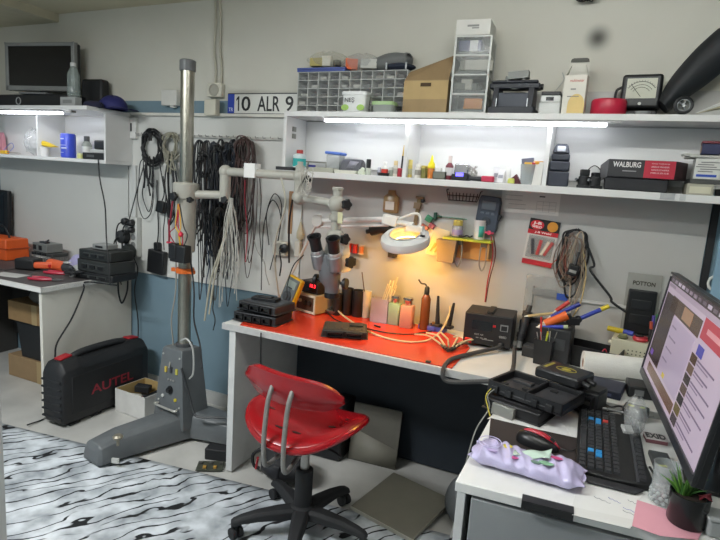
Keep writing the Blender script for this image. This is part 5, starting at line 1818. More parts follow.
# blister card
t, w_, h_ = hang('blister_card', 'red and black blister card of adhesive hanging on the wall beside the coiled cables', 'packet', 522.5, 555.5, 219, 266, .006)
T = tr((0, -.003, 0), 0, R(5), 0)
MB(T).box((0, 0, h_/2), (w_*.93, .003, h_)).out('card', m('c4c1ba', .4), t)
MB(T).box((0, -.0021, h_*.86), (w_*.93, .0012, h_*.27)).out('header_band', m('1e1d1c', .4), t)
MB(T).box((0, -.0028, h_*.71), (w_*.93, .0012, h_*.09)).out('red_band', m('b5202a', .4), t)
MB(T).box((0, -.0022, h_*.06), (w_*.93, .0012, h_*.11)).out('red_band', m('b92833', .4), t)
MB(T).rings([[(-w_*.22+w_*.21*math.cos(2*PI*i/20), y, h_*.865+h_*.10*math.sin(2*PI*i/20)) for i in range(20)] for y in (-.0027, -.0033)]).out('badge', m('c92732', .4), t)
TF = T @ MX.Translation((0, -.0036, 0)) @ FACE
txt('J-B', h_*.075, m('f0ece6', .4), t, TF @ MX.Translation((-w_*.22, h_*.895, 0)), w=w_*.26, bold=.03, name='brand_lettering')
txt('WELD', h_*.05, m('f0ece6', .4), t, TF @ MX.Translation((-w_*.22, h_*.825, 0)), w=w_*.30, bold=.03, name='brand_lettering')
txt('J-B Weld', h_*.05, m('f0ece6', .4), t, TF @ MX.Translation((.0, h_*.71, 0)), w=w_*.5, bold=.02, name='small_lettering')
MB(T @ tr((w_*.25, -.0028, h_*.87), PI/2)).lathe([(w_*.16, 0), (w_*.16, .0012)], n=24).out('gold_seal', m('c98a2c', .4), t)
for i, (x, col, rz_) in enumerate(((-.22, '34343a', -.2), (-.02, 'b83a3a', .1), (.16, 'd0c6b0', .35), (.26, 'b54a44', .4))):
    MB(T).box((x*w_, -.009, h_*.4), (.016, .012, h_*.34), ry=rz_).out('tube', m(col, .4), t, bev=.004)
MB(T).box((0, -.008, h_*.40), (w_*.8, .013, h_*.48)).out('blister', m('d6d6d2', .1, al=.22), t, bev=.005)

# the hank of mixed cables on a nail with a dark connector
p = wpos(577, 229, YW-.02)
random.seed(3)
def hank(label, px, py, loops, r, mat, seed, spread=.02, nlo=4, cat='cable', group=None, wide=.03, tail=.0, Y=2.56):
    """a coil of cable hanging in long loops from a nail"""
    random.seed(seed)
    p = ony(px, py, Y)
    b = MB()
    for i in range(nlo):
        L = loops*random.uniform(.75, 1.05)
        wd = wide*random.uniform(.6, 1.2)
        dx = random.uniform(-spread, spread)
        dy = random.uniform(-.012, .012)
        j1, j2 = random.uniform(-.014, .014), random.uniform(-.014, .014)
        b.cord([(p.x, Y+.004+dy*.3, p.z+r*i*.4), (p.x-wd*.45+dx*.3, Y+.004+dy*.5, p.z-.006), (p.x-wd*.85+dx*.6, Y+dy, p.z-L*.10), (p.x-wd+dx+j1, Y+dy, p.z-L*.4), (p.x-wd+dx+j2, Y+dy, p.z-L*.7), (p.x-wd*.3+dx, Y+dy, p.z-L), (p.x+wd*.5+dx, Y-dy, p.z-L*.93), (p.x+wd+dx-j1*1.3, Y-dy, p.z-L*.66), (p.x+wd+dx+j2, Y-dy, p.z-L*.36), (p.x+wd*.85+dx*.5, Y-dy, p.z-L*.09), (p.x+wd*.4+dx*.3, Y+.004, p.z-.005), (p.x+.002, Y+.004-dy*.3, p.z+r*i*.4+.001)], r, 6, 6)
    if tail:
        for s_ in range(2):
            dx = random.uniform(-.03, .03)
            b.cord([(p.x+dx*.3, Y-.008, p.z-.05), (p.x+dx, Y-.01, p.z-tail*.5), (p.x+dx*1.4, Y-.008, p.z-tail)], r, 6, 5)
    return one(b, 'cable_hank', label, cat, mat, None, 0, group)


hank('black thick cable coil hanging on a nail right of the red and black blister card', 577, 230, .30, .0045, BLKM, 3, .02, 3, wide=.05)
hank('brown and grey thin cable coil tangled in front of the black thick coil', 572, 236, .22, .0022, m('77675a', .5), 5, .03, 7, wide=.035, Y=2.545)
hank('pale thin cable coil hanging beside the dark connector', 581, 232, .36, .0022, m('b9aa95', .5), 6, .012, 3, wide=.018, Y=2.553)
p0, p1, p2 = wpos(585, 240, 2.55), wpos(588, 270, 2.53), onz(622, 315, .9)
cable('black cable running from the wall coil down to the beige power supply', [(p0.x, 2.55, p0.z), (p0.x+.05, 2.54, p0.z-.1), (p1.x+.01, 2.53, p1.z), (p1.x+.1, 2.52, p1.z-.10), (wpos(612, 302, 2.5).x, 2.5, wpos(612, 302, 2.5).z), (wpos(626, 312, 2.5).x, 2.50, wpos(626, 312, 2.5).z)], .0055, BLKM)
p = wpos(573, 270, 2.50)
t = thing('connector_plug', 'black cable connector dangling from the coil right of the blister card', 'connector', (p.x, 2.50, wpos(573, 277, 2.5).z))
MB().box((0, 0, .03), (.046, .03, .05), ry=.2).out('housing', BLK, t, bev=.005)
MB().box((0, -.016, .026), (.03, .003, .012), ry=.2).out('pale_mark', m('8f918e', .4), t)
MB().tube([(.006, 0, .05), (.014, .01, .11)], .006, 8).out('boot', BLK, t)
b = MB()
random.seed(9)
p = wpos(562, 268, 2.55)
for i in range(5):
    x = p.x+random.uniform(-.03, .03)
    b.cord([(x, 2.55, p.z+.12), (x+random.uniform(-.02, .02), 2.545, p.z+.04), (x+random.uniform(-.03, .03), 2.55, p.z-.03)], .0016, 5, 4)
one(b, 'probe_leads', 'loose red-brown thin leads below the tangled coil', 'wire', m('7a4438', .5), None)
p0 = wpos(557, 262, 2.56)
cable('thin red wire crossing the lower edge of the blister card', [(wpos(536, 262, 2.57).x, 2.565, wpos(536, 262, 2.57).z), (wpos(546, 267, 2.56).x, 2.56, wpos(546, 267, 2.56).z), (wpos(556, 260, 2.55).x, 2.56, wpos(556, 260, 2.55).z), (wpos(562, 250, 2.55).x, 2.56, wpos(562, 250, 2.55).z)], .002, m('b8402c', .4), 'wire', 'wire')

# two clear packs leaning behind the tools
t, w_, h_ = hang('clear_pack', 'large clear plastic pack with a small blue label behind the pen tray', 'packet', 524, 574, 277, 320, .02)
MB().box((0, -.012, h_/2), (w_, .02, h_)).out('pack_body', m('c3c6c4', .12, al=.35), t, bev=.004)
MB().box((w_*.27, -.0235, h_*.58), (w_*.22, .002, h_*.15)).out('blue_label', m('3452a8', .4), t)
MB().box((-w_*.1, -.013, h_*.62), (w_*.5, .012, h_*.16)).out('metal_parts', m('7d7f7d', .4, .5), t, bev=.002)
MB().box((-w_*.32, -.013, h_*.5), (.006, .008, h_*.5)).out('dark_rod', BLK, t)
t, w_, h_ = hang('blister_card', 'clear blister pack with a black tray and dark lettering leaning behind the beige power supply', 'packet', 623, 660, 274, 336, .03)
MB().box((0, -.006, h_/2), (w_*.96, .006, h_)).out('card', m('a9a8a1', .35, al=.8), t, bev=.002)
MB().box((0, -.018, h_*.38), (w_*.80, .018, h_*.72)).out('black_tray', m('1b1c1e', .4), t, bev=.006)
for i in range(2):
    MB().box((0, -.0285, h_*(.26+.24*i)), (w_*.55, .004, h_*.16)).out('tray_rib', m('232427', .35), t, bev=.004)
txt('POTTON', h_*.07, m('3b3428', .4), t, MX.Translation((0, -.0096, h_*.84)) @ FACE, w=w_*.62, bold=.03, name='brand_lettering')
# cable trunking low on the wall
MB_ = MB().box((ony(600, 302, YW).x, YW-.006, ony(600, 303, YW).z), (.34, .010, .012))
one(MB_, 'cable_trunking', 'thin white cable trunking on the wall behind the pen tray', 'conduit', m('cdcdc9', .4), None)
# ring hanging on the blue wall by the door edge
p = ony(717, 284, 2.58)
one(MB().torus((0, -.008, .03), .03, .006, rotm(PI/2)).box((0, -.002, .03), (.02, .004, .02)), 'wall_ring', 'pale ring fixed on the light blue wall behind the monitor', 'ring', m('d4d6d0', .4), (p.x, YB-.0005, p.z-.03))

# ================================================================ cable hanks on the left wall panel
t = thing('cable_rail', 'narrow rail along the top of the left wall panel from which cable hanks hang', 'rail', (-2.2, YB-.0165, 1.635))
MB().box((0, -.006, .012), (1.1, .012, .014)).out('rail_bar', m('b9b8b2', .5), t)
for i in range(22):
    x = -.53+i*.05
    MB().cord([(x, -.012, .016), (x, -.035, .012), (x, -.040, .022)], .0022, 6, 3).out('hook', m('8d8d8a', .3, .7), t)


def hk(label, px, py, L, r, mat, seed, nlo, wide, tail=0, Y=2.545, spread=.02):
    return hank(label, px, py, L, r, mat, seed, spread, nlo, group=None, wide=wide, tail=tail, Y=Y)


K1, K2, K3, K4 = m('101113', .5), m('1b1c20', .5), m('242a34', .5), m('33302e', .5)
# the round coil at the left end, wound on itself
def coil(label, px, py, Rr, r, mat, n_, seed, Y=2.55, tail=0, oval=1.25):
    random.seed(seed)
    p = ony(px, py, Y)
    b = MB()
    for i in range(n_):
        a0 = random.uniform(0, 6.28)
        pts = []
        k = Rr*random.uniform(.72, 1.05)
        cx, cz = random.uniform(-.012, .012), random.uniform(-.015, .015)
        for j in range(19):
            a = a0+2*PI*j/18
            pts.append((p.x+cx+k*math.cos(a), Y+random.uniform(-.01, .012), p.z+cz+k*oval*math.sin(a)))
        b.cord(pts, r, 6, 2)
    for i in range(3):
        b.tube([(p.x+random.uniform(-.02, .02), Y-.018, p.z+Rr*oval*.8), (p.x+random.uniform(-.02, .02), Y-.024, p.z+Rr*oval*.4)], r*1.2, 6)
    if tail:
        for i in range(5):
            x = p.x+random.uniform(-.04, .03)
            b.cord([(x, Y-.012, p.z-Rr*.6), (x+random.uniform(-.03, .03), Y-.016, p.z-Rr-tail*.3), (x+random.uniform(-.04, .04), Y-.012, p.z-Rr-tail*random.uniform(.6, 1))], r, 6, 5)
    return one(b, 'cable_hank', label, 'cable', mat, None)


coil('round black cable coil at the far left end of the cable panel', 152, 148, .085, .005, K1, 11, 31, tail=.22)
coil('beige round cable coil right of the round black one', 170.5, 145, .062, .005, m('8f8c7c', .5), 8, 32, tail=.12)
hk('black cable hank hanging below the beige coil', 170, 160, .38, .004, K2, 33, 5, .028)
hk('thin black cable loop reaching lowest at the left end of the cable panel', 147, 158, .36, .003, K1, 34, 2, .06)
HN = [(199, 143, .55, .004, K1, 7, .035, 'black hank immediately right of the steel column'),
      (206, 141, .70, .0035, K2, 6, .03, 'second black hank right of the steel column'),
      (213, 141, .62, .0045, K3, 7, .03, 'blue-black hank third from the steel column'),
      (220, 141, .78, .0035, K1, 6, .028, 'long black hank behind the post of the microscope arm'),
      (226, 142, .60, .004, K4, 6, .03, 'brown-black hank just right of the arm post'),
      (233, 142, .84, .003, K2, 6, .028, 'very long thin black hank left of the paper tag'),
      (240, 140, .66, .004, m('3a2b2c', .5), 7, .03, 'dark reddish brown hank behind the paper tag'),
      (246, 137, .50, .0035, m('41322f', .5), 6, .034, 'brown hank with high arching loops above the paper tag'),
      (203, 145, .90, .003, m('2b2320', .5), 4, .025, 'lowest hanging dark brown hank near the steel column'),
      (216, 144, .95, .003, m('5c5d58', .5), 4, .025, 'grey thin hank reaching below the panel left of the arm post'),
      (229, 145, .92, .0025, m('2c3038', .5), 4, .025, 'thin slate hank behind the white wire bunch'),
      (251, 142, .74, .0025, m('4a3c38', .5), 4, .022, 'thin brown hank below the paper tag')]
for i, (px, py, L, r, mt, n_, wd, lab) in enumerate(HN):
    hk(lab, px, py+(i*7 % 5)-2, L, r, mt, 50+i, max(3, n_-2), wd*1.15, tail=0, Y=2.548-(i % 3)*.016, spread=.03)
for px, py, rr, mt, n_, lab, ov in ((204, 166, .05, K1, 6, 'tangled small black coil on top of the hanks beside the steel column', 1.5), (216, 158, .045, K2, 5, 'black coil of thick cable left of the arm post top', 1.7), (229, 156, .042, K3, 5, 'slate black coil looped over the hanks right of the arm post', 1.8), (243, 152, .06, m('46322f', .5), 6, 'wide reddish brown coil arching highest above the paper tag', 1.4), (208, 205, .045, K1, 6, 'black coil hanging low between the column and the arm post', 2.0), (220, 222, .04, K4, 5, 'brown-black knotted coil under the lower microscope arm', 2.2)):
    coil(lab, px, py, rr, .0036, mt, n_, int(px*3+py), Y=2.485, tail=.25, oval=ov)
# white thin wire bunch over the arm elbow, yellowish leads
random.seed(70)
p = ony(231, 198, 2.20)
b = MB()
for i in range(16):
    dx = random.uniform(-.05, .06)
    L = random.uniform(.38, .58)
    q = ony(222+random.uniform(0, 10), 325, 2.3)
    b.cord([(p.x+random.uniform(-.008, .008), 2.20+random.uniform(-.004, .004), p.z), (p.x+dx*.5, 2.20+random.uniform(-.02, .02), p.z-.12), (p.x+dx, 2.2+random.uniform(-.03, .03), p.z-.3), (p.x+dx*1.1-.01, 2.2+random.uniform(-.03, .03), p.z-L)], .0018, 5, 5)
one(b, 'wire_bunch', 'bunch of thin white wires hanging from the elbow of the microscope arm', 'wire', m('bdbcb4', .4), None)
b = MB()
for i, (dx, dz) in enumerate(((-.13, .62), (-.16, .66))):
    b.cord([(p.x-.005*i, 2.212, p.z-.002), (p.x-.035, 2.21, p.z-.18), (p.x-.10-.02*i, 2.21, p.z-.42), (p.x+dx, 2.21, p.z-dz)], .005, 6, 6)
one(b, 'tube_lead', 'pair of beige rubber leads slanting down from the arm elbow to the lower left', 'cable', m('a9a594', .5), None)
cable('thin grey cable loop with a green clip hanging right of the cable hanks', [(ony(269, 245, 2.56).x, 2.56, ony(269, 245, 2.56).z), (ony(267, 215, 2.56).x, 2.555, ony(267, 215, 2.56).z), (ony(274, 194, 2.56).x, 2.56, ony(274, 194, 2.56).z), (ony(282, 205, 2.56).x, 2.555, ony(282, 205, 2.56).z), (ony(279, 235, 2.56).x, 2.56, ony(279, 235, 2.56).z), (ony(276, 262, 2.56).x, 2.555, ony(276, 262, 2.56).z)], .003, K4)
cable('thin black cable in a tall loop beside the wooden ruler', [(ony(262, 262, 2.56).x, 2.56, ony(262, 262, 2.56).z), (ony(265, 225, 2.56).x, 2.55, ony(265, 225, 2.56).z), (ony(273, 200, 2.54).x, 2.535, ony(273, 200, 2.54).z), (ony(282, 222, 2.56).x, 2.55, ony(282, 222, 2.56).z), (ony(270, 270, 2.56).x, 2.56, ony(270, 270, 2.56).z)], .003, K1)
for i, (x0, y0, x1, y1, col, r, lab) in enumerate(((258, 166, 262, 290, '4c4a46', .003, 'straight dark cable hanging just right of the paper tag'), (212, 290, 214, 330, '1a1b1d', .0035, 'black cable end hanging below the cable panel near the desk corner'), (245, 180, 246, 262, 'b23a4a', .0028, 'thin red lead among the dark hanks below the paper tag'), (254, 240, 270, 285, '9c9b94', .003, 'pale lead slanting behind the yellow multimeter'), (206, 230, 208, 300, '23324d', .003, 'dark blue lead hanging below the cable hanks'), (163, 176, 165, 250, '17181a', .003, 'black lead dropping past the black adapter'))):
    P = []
    for j in range(5):
        u = j/4
        q = ony(x0+(x1-x0)*u+(1.5*math.sin(j*2.2+i) if 0 < j < 4 else 0), y0+(y1-y0)*u, 2.50)
        P.append((q.x, 2.50+.01*math.sin(j), q.z))
    cable(lab, P, r, m(col, .5), 'lead', 'cable')
# hanging adapter
p = ony(157, 275, 2.56)
t = thing('power_adapter', 'square black power adapter hanging flat on the wall beside the power strip', 'adapter', (p.x, YB-.018, p.z))
MB().box((0, -.022, .085), (.135, .04, .15), ry=R(5)).out('body', BLK, t, bev=.008)
MB().box((.0, -.02, .185), (.04, .03, .05)).out('plug', BLK, t, bev=.006)
q = ony(156, 180, 2.56)
MB().cord([(0, -.02, .2), (.004, -.016, .3), (-.01, -.014, .5), (q.x-p.x, -.014, q.z-p.z)], .004).out('cord', BLK, t)
p = ony(161, 212, 2.55)
t = thing('power_adapter', 'small black adapter dangling on the cable panel above the flat square one', 'adapter', (p.x, 2.555, p.z))
MB().box((0, 0, .03), (.06, .04, .07), ry=.2).out('body', K1, t, bev=.006)
MB().cord([(0, 0, .06), (.01, .01, .12), (0, .0, .22), (-.02, 0, .3)], .0035).out('cord', K1, t)
# probes on the stand's column
p = ony(181, 263, 2.115)
t = thing('probe_set', 'black boxed test leads with red and yellow wires hung on the stand column', 'test leads', (p.x, 2.11, p.z))
MB().box((0, 0, .05), (.10, .05, .09), ry=.03).box((-.03, -.005, .06), (.05, .05, .08)).out('lead_box', BLK, t, bev=.006)
zk = ony(184, 200, 2.115).z-p.z
for i, (x0, col) in enumerate(((-.055, 'a02436'), (.0, 'd8b534'), (.01, 'd9a02c'), (.03, 'b22a3c'), (.05, '2a2a2c'))):
    MB().cord([(x0*.6, -.005, .095), (x0+.01*math.sin(i*2), -.018, .15), (x0*.5+.015*math.cos(i*3), -.02, zk*.6), (.0+.003*i, -.022, zk-.02)], .0028, 6, 6).out('lead', m(col, .4), t)
MB().cord([(-.075, 0, .075), (-.072, -.006, .2), (-.058, -.01, zk*.7), (-.045, -.01, zk-.01)], .005, 7).out('lead', m('7c2434', .4), t)
MB().tube([(-.09, 0, .098), (-.055, 0, .098)], .006, 8).out('red_clip', m('c43a50', .4), t)
MB().ball((.02, -.02, .15), .013).out('red_clip', m('d02a45', .4), t)
p = ony(182, 274, 2.16)
t = thing('clamp_ring', 'orange plastic clamp ring around the stand column', 'clamp', (-2.005, 2.2, p.z))
MB().lathe([(.0352, 0), (.047, 0), (.049, .012), (.047, .026), (.0352, .026), (.0352, 0)], n=28).out('ring', m('d0641f', .45), t)
MB().box((.06, -.02, .013), (.04, .022, .02)).box((-.055, -.02, .013), (.03, .02, .02)).out('ear', m('d0641f', .45), t, bev=.003)
# loose cables along the column
for i, (x0, x1, col, lab) in enumerate(((176, 172, '8c8b84', 'grey cable running down left of the stand column'), (190, 199, '2a2b2d', 'black cable running down right of the stand column to the console'))):
    P = []
    for j, (y, dx) in enumerate(((255, 0), (290, 1), (320, -2), (345, 1))):
        q = ony(x0+(x1-x0)*j/3+dx, y, 2.17)
        P.append((q.x, 2.17, q.z))
    q = ony(x1+(3 if i else -3), 368, 2.10)
    P += [(q.x, 2.10, q.z)]
    cable(lab, P, .0042, m(col, .5))
q0 = ony(199, 345, 2.17)
cable('white bent tube sticking out at the top of the stand console', [(q0.x-.06, 2.10, q0.z+.03), (q0.x-.01, 2.09, q0.z+.05), (q0.x+.03, 2.09, q0.z+.0), (q0.x+.035, 2.09, q0.z-.12), (q0.x+.01, 2.09, q0.z-.16)], .005, m('a9aaa6', .4), 'tube', 'cable')

# wall sockets, ruler, pouch near the microscope
socket('cream double socket behind the microscope with a black plug in it', 276, 290, 240, 256, YB-.016)
a = ony(283, 254, 2.52)
t = thing('plug', 'black round plug pushed in the cream socket behind the microscope', 'plug', (a.x, 2.545, a.z))
MB().lathe([(.022, 0), (.026, .01), (.024, .03), (.012, .036)], M=tr((0, 0, .03), PI/2)).out('plug_body', BLK, t)
MB().cord([(0, -.036, .03), (.0, -.06, .02), (.01, -.055, -.05), (.0, -.05, -.12)], .004).out('cord', BLK, t)
a = ony(297, 257, 2.56)
one(MB().box((0, 0, .045), (.035, .03, .09)), 'plug', 'white slim plug beside the black round plug', 'plug', m('cbc8bd', .45), (a.x, 2.567, a.z), bev=.006)
a, b_ = ony(288, 191, YB-.02), ony(293, 234, YB-.02)
one(MB().box((0, 0, (a.z-b_.z)/2), (.026, .004, a.z-b_.z)), 'ruler', 'narrow wooden ruler hanging behind the microscope arm', 'ruler', m('a8835e', .6, n=.12), ((a.x+b_.x)/2, YB-.020, b_.z))
a = ony(300, 240, YB-.03)
t = thing('hanging_pouch', 'small beige pouch hanging right of the wooden ruler', 'pouch', (a.x, YB-.032, a.z))
MB().rings([[(.022*k_*math.cos(a_), .012*k_*math.sin(a_), z) for a_ in [2*PI*i/16 for i in range(16)]] for k_, z in ((.5, 0), (1, .012), (1, .04), (.5, .075), (.2, .10))]).out('pouch_body', m('b9ad90', .7), t)
MB().cord([(0, 0, .1), (.002, .004, .16), (0, .008, .22)], .0018, 5).out('string', m('b3aa95', .7), t)
cable('black cable drooping from the arm joint past the ruler to the socket', [(ony(299, 200, 2.26).x, 2.20, ony(299, 200, 2.26).z), (ony(296, 220, 2.3).x, 2.24, ony(296, 220, 2.3).z), (ony(293, 240, 2.4).x, 2.36, ony(293, 240, 2.4).z), (ony(291, 262, 2.48).x, 2.46, ony(291, 262, 2.48).z)], .005, K1)
cable('cream cable hanging from the arm joint down to the desk', [(ony(288, 178, 2.25).x, 2.19, ony(288, 178, 2.25).z), (ony(291, 205, 2.25).x, 2.2, ony(291, 205, 2.25).z), (ony(281, 235, 2.3).x, 2.26, ony(281, 235, 2.3).z), (ony(279, 262, 2.4).x, 2.36, ony(279, 262, 2.4).z), (ony(281, 285, 2.45).x, 2.44, DT+.03)], .0045, m('b8b4a4', .5))
b = MB()
random.seed(81)
c = ony(303, 180, 2.18)
for i in range(5):
    b.cord([(c.x+random.uniform(-.04, .05), 2.19+random.uniform(-.01, .01), c.z+random.uniform(-.08, .06)) for _ in range(6)], .0022, 5, 5)
one(b, 'lead', 'tangle of pale thin leads draped round the arm joint', 'cable', m('b3b0a6', .45), None)
a = ony(283, 170, 2.22)
t = thing('pocket_tool', 'small black folded tool lying on top of the microscope arm', 'tool', (a.x, 2.245, 1.4775))
MB().box((0, 0, .008), (.10, .03, .016)).tube([(.05, 0, .008), (.075, 0, .008)], .007, 8).out('tool_body', BLK, t, bev=.005)

# power strip with plugs beside the left bench
a, b_ = ony(125, 216, 2.56), ony(138, 257, 2.56)
xm = ony(131.5, 236, 2.55).x-.022
zt_, zb = a.z, b_.z
h_ = zt_-zb
t = thing('power_strip', 'white vertical power strip on the wall at the bench end', 'power strip', (xm+.022, YB-.017, zb))
MB().box((0, -.022, h_/2), (.11, .044, h_)).out('strip_body', m('c9cac6', .45), t, bev=.006)
for j in range(5):
    for s_ in (-1, 1):
        MB().lathe([(.02, 0), (.02, .002), (.017, .002), (.016, -.006), (.001, -.006)], M=tr((s_*.026, -.0445, h_*(.12+.19*j)), PI/2), n=16).out('socket_well', m('7c7e7c', .5), t)
def plug(label, dx, dz, r, L, mat, glow=False):
    q = thing('plug', label, 'plug', (xm+.022+dx, YB-.017-.0465, zb+dz))
    MB().lathe([(r*.9, 0), (r, .006), (r*.9, L), (r*.4, L+.008)], M=rotm(PI/2), n=18).out('plug_body', mat, q)
    if glow:
        MB().ball((.0, -L-.008, .0), .008).out('green_light', m('2aff6a', .3, em=4), q)
    MB().cord([(0, -L, 0), (-.02, -L-.02, -.02), (-.05, -L-.01, -.08), (-.06, -L, -.16), (-.05, -L+.01, -.22)], .004).out('cord', BLK, q)
    return q
plug('round black plug at the upper left of the white power strip', -.026, h_*.88, .024, .03, BLK)
plug('round black plug at the upper right of the white power strip', .026, h_*.86, .022, .03, BLK)
plug('large black adapter plug on the left side of the white power strip', -.035, h_*.5, .045, .045, m('2a2b2c', .5))
plug('big dark charger plug with a green light at the foot of the power strip', .012, h_*.13, .05, .045, m('262a28', .5), True)
plug('round black plug on the right column of the power strip', .026, h_*.69, .02, .028, BLK)
cable('black cable hanging from the corner shelf adapters to the bench', [(ony(98.5, 160, 2.375).x, 2.372, ony(98.5, 158, 2.375).z), (ony(100, 180, 2.37).x, 2.37, ony(100, 180, 2.37).z), (ony(105, 205, 2.33).x, 2.33, ony(105, 205, 2.4).z), (ony(108, 240, 2.25).x, 2.24, ony(108, 240, 2.25).z), (ony(110, 262, 2.22).x, 2.22, .765)], .004, BLK)
cable('black cable rising from the power strip to the cable coil', [(ony(131, 222, 2.52).x, 2.50, ony(131, 222, 2.52).z), (ony(137, 195, 2.54).x, 2.53, ony(137, 195, 2.54).z), (ony(144, 165, 2.54).x, 2.54, ony(144, 165, 2.54).z)], .0035, BLK)
cable('black cable hanging over the bench end down behind the tool case', [(ony(111, 262, 2.2).x+.02, 2.22, .762), (-2.79, 2.22, .745), (-2.783, 2.2, .70), (-2.78, 2.12, .55), (-2.78, 2.02, .42), (-2.775, 2.0, .34)], .005, BLK)
cable('black cable dropping from the power strip along the blue wall', [(ony(134, 258, 2.5).x, 2.5, ony(134, 258, 2.5).z), (ony(139, 270, 2.53).x, 2.52, ony(139, 270, 2.53).z), (ony(137, 290, 2.57).x, 2.55, ony(137, 290, 2.57).z), (ony(138, 320, 2.57).x, 2.57, ony(138, 320, 2.57).z), (ony(138, 345, 2.57).x, 2.57, ony(138, 345, 2.57).z)], .004, BLK)

# ================================================================ on the left bench
ZB = .7478


def bpos(px, py, z=ZB):
    p = onz(px, py, z)
    return V((p.x, p.y, ZB))


p = bpos(8, 258)
p = V((p.x, 2.40, ZB))
a, b_ = ony(-28, 250, 2.33), ony(5, 250, 2.33)
t = thing('tool_box', 'orange plastic case with a looped black handle at the left end of the bench', 'case', ((a.x+b_.x)/2, 2.42, ZB))
hh = ony(10, 241, 2.33).z-ZB
MB().box((0, 0, hh/2), (b_.x-a.x, .17, hh), tp=.97).out('case_body', m('d65a22', .45), t, bev=.008)
MB().box((0, 0, hh*.55), ((b_.x-a.x)*1.01, .172, .010)).out('seam', m('a8431a', .5), t)
MB().cord([(-.09, 0, hh), (-.05, 0, hh+.07), (.03, 0, hh+.08), (.08, 0, hh+.03), (.10, 0, hh-.002)], .007).out('handle', BLK, t)
# dark monitor edge leaning on the wall at the far left
a = ony(8, 212, 2.52)
t = thing('flat_screen', 'black flat screen edge standing behind the orange case', 'monitor', (a.x-.2, 2.535, 1.0))
zt_, zb2 = ony(6, 190, 2.52).z, ony(6, 235, 2.52).z
MB().box((0, 0, (zt_+zb2)/2-1.0), (.40, .03, zt_-zb2), ry=R(2)).out('panel', BLK, t, bev=.005)
MB().box((-.02, -.0155, (zt_+zb2)/2-1.0), (.35, .002, (zt_-zb2)*.86), ry=R(2)).out('screen', m('14161a', .2), t)
MB().tube([(0, 0.01, zb2-1.0+.03), (0, .03, ZB-1.0+.006)], .018, 10).box((0, .0, ZB-1+.005), (.2, .08, .009)).out('stand', BLK, t)
# wire basket with device
p = bpos(46, 258)
p = V((ony(46, 250, 2.42).x, 2.44, ZB))
t = thing('wire_basket', 'clear-wired basket holding grey bits on the bench', 'basket', p)
b = MB()
for z in (.004, .03, .065):
    b.cord([(-.10, -.06, z), (.10, -.06, z), (.10, .06, z), (-.10, .06, z), (-.10, -.06, z)], .002, 5, 1)
for i in range(9):
    x = -.10+.2*i/8
    for y in (-.06, .06):
        b.tube([(x, y, .002), (x, y, .065)], .0016, 5)
b.out('wires', m('9fa09d', .35, .5), t)
MB().box((0, 0, .003), (.196, .116, .003)).out('base', m('8d8e8b', .5), t)
t = thing('circuit_unit', 'dark circuit unit lying across the wire basket under the grey box', 'module', (p.x, p.y, ZB+.068))
MB().box((.01, 0, .011), (.21, .12, .022)).out('unit_body', m('3a3b3a', .5), t, bev=.003)
for i in range(3):
    MB().box((-.06+.05*i, -.062, .012), (.03, .012, .014)).out('connector', BLK, t)
t = thing('metal_box', 'grey metal box with a lever on top of the wire basket', 'box', (p.x-.01, p.y, ZB+.0905), R(-6))
MB().box((0, 0, .03), (.17, .11, .058)).out('box_body', m('7f807d', .4, .3), t, bev=.003)
MB().box((-.055, -.057, .03), (.03, .004, .03)).box((.01, -.057, .03), (.03, .004, .03)).out('port', BLK, t)
MB().box((.0, -.02, .064), (.07, .03, .012)).tube([(.01, -.02, .066), (.05, -.02, .084)], .006, 8).out('lever', DGRY, t)
# lilac ball of cloth / sponge and white sheet
p = V((ony(75, 252, 2.40).x, 2.42, ZB))
one(MB().ball((0, 0, .055), (.05, .045, .055)).ball((-.02, -.02, .04), (.035, .035, .04)), 'cleaning_cloth', 'pale lilac crumpled cloth behind the white sheet on the bench', 'cloth', m('a5a2c6', .8, n=.12, bump=.4, bs=40), p)
p = V((ony(66, 250, 2.33).x, 2.36, ZB))
one(MB().rings([[(-.11, -.05, 0.001), (.10, -.05, .001), (.10, .05, .001), (-.11, .05, .001)][0:4], [(-.10, -.052, .004), (.085, -.052, .07), (.085, .046, .07), (-.10, .046, .004)]]), 'paper_wedge', 'white folded leaflet standing in front of the lilac cloth', 'paper', m('c3c4c2', .6), (p.x+.02, 2.375, ZB), .1)
# stack of black boxes
p = V((ony(101, 258, 2.33).x, 2.37, ZB))
zc_ = ZB
for i, (w2, d2, h2, col, lab, rz_) in enumerate(((.30, .20, .045, '1c1d1f', 'bottom black unit of the stack at the bench end', .05), (.29, .19, .075, '2f3130', 'middle dark grey unit of the stack at the bench end', -.03), (.26, .18, .062, '252726', 'upper black unit of the stack at the bench end', .04))):
    t = thing('control_unit', lab, 'module', (p.x, p.y, zc_), rz_)
    MB().box((0, 0, h2/2), (w2, d2, h2)).out('housing', m(col, .45), t, bev=.006)
    MB().box((0, -d2/2-.001, h2*.5), (w2*.7, .004, h2*.4)).out('front_plate', m('3f4241', .4), t, bev=.001)
    for j in range(3):
        MB().box((-w2*.25+w2*.25*j, -d2/2-.006, h2*.5), (w2*.16, .01, h2*.26)).out('connector', BLK, t, bev=.001)
    zc_ += h2+.0006
t = thing('small_device', 'small pale grey device on top of the black unit stack', 'device', (p.x-.01, p.y, zc_))
MB().box((0, 0, .016), (.12, .09, .032)).out('device_body', m('8b8d8b', .4), t, bev=.005)
MB().box((0, -.046, .017), (.06, .003, .012)).out('slot', BLK, t)
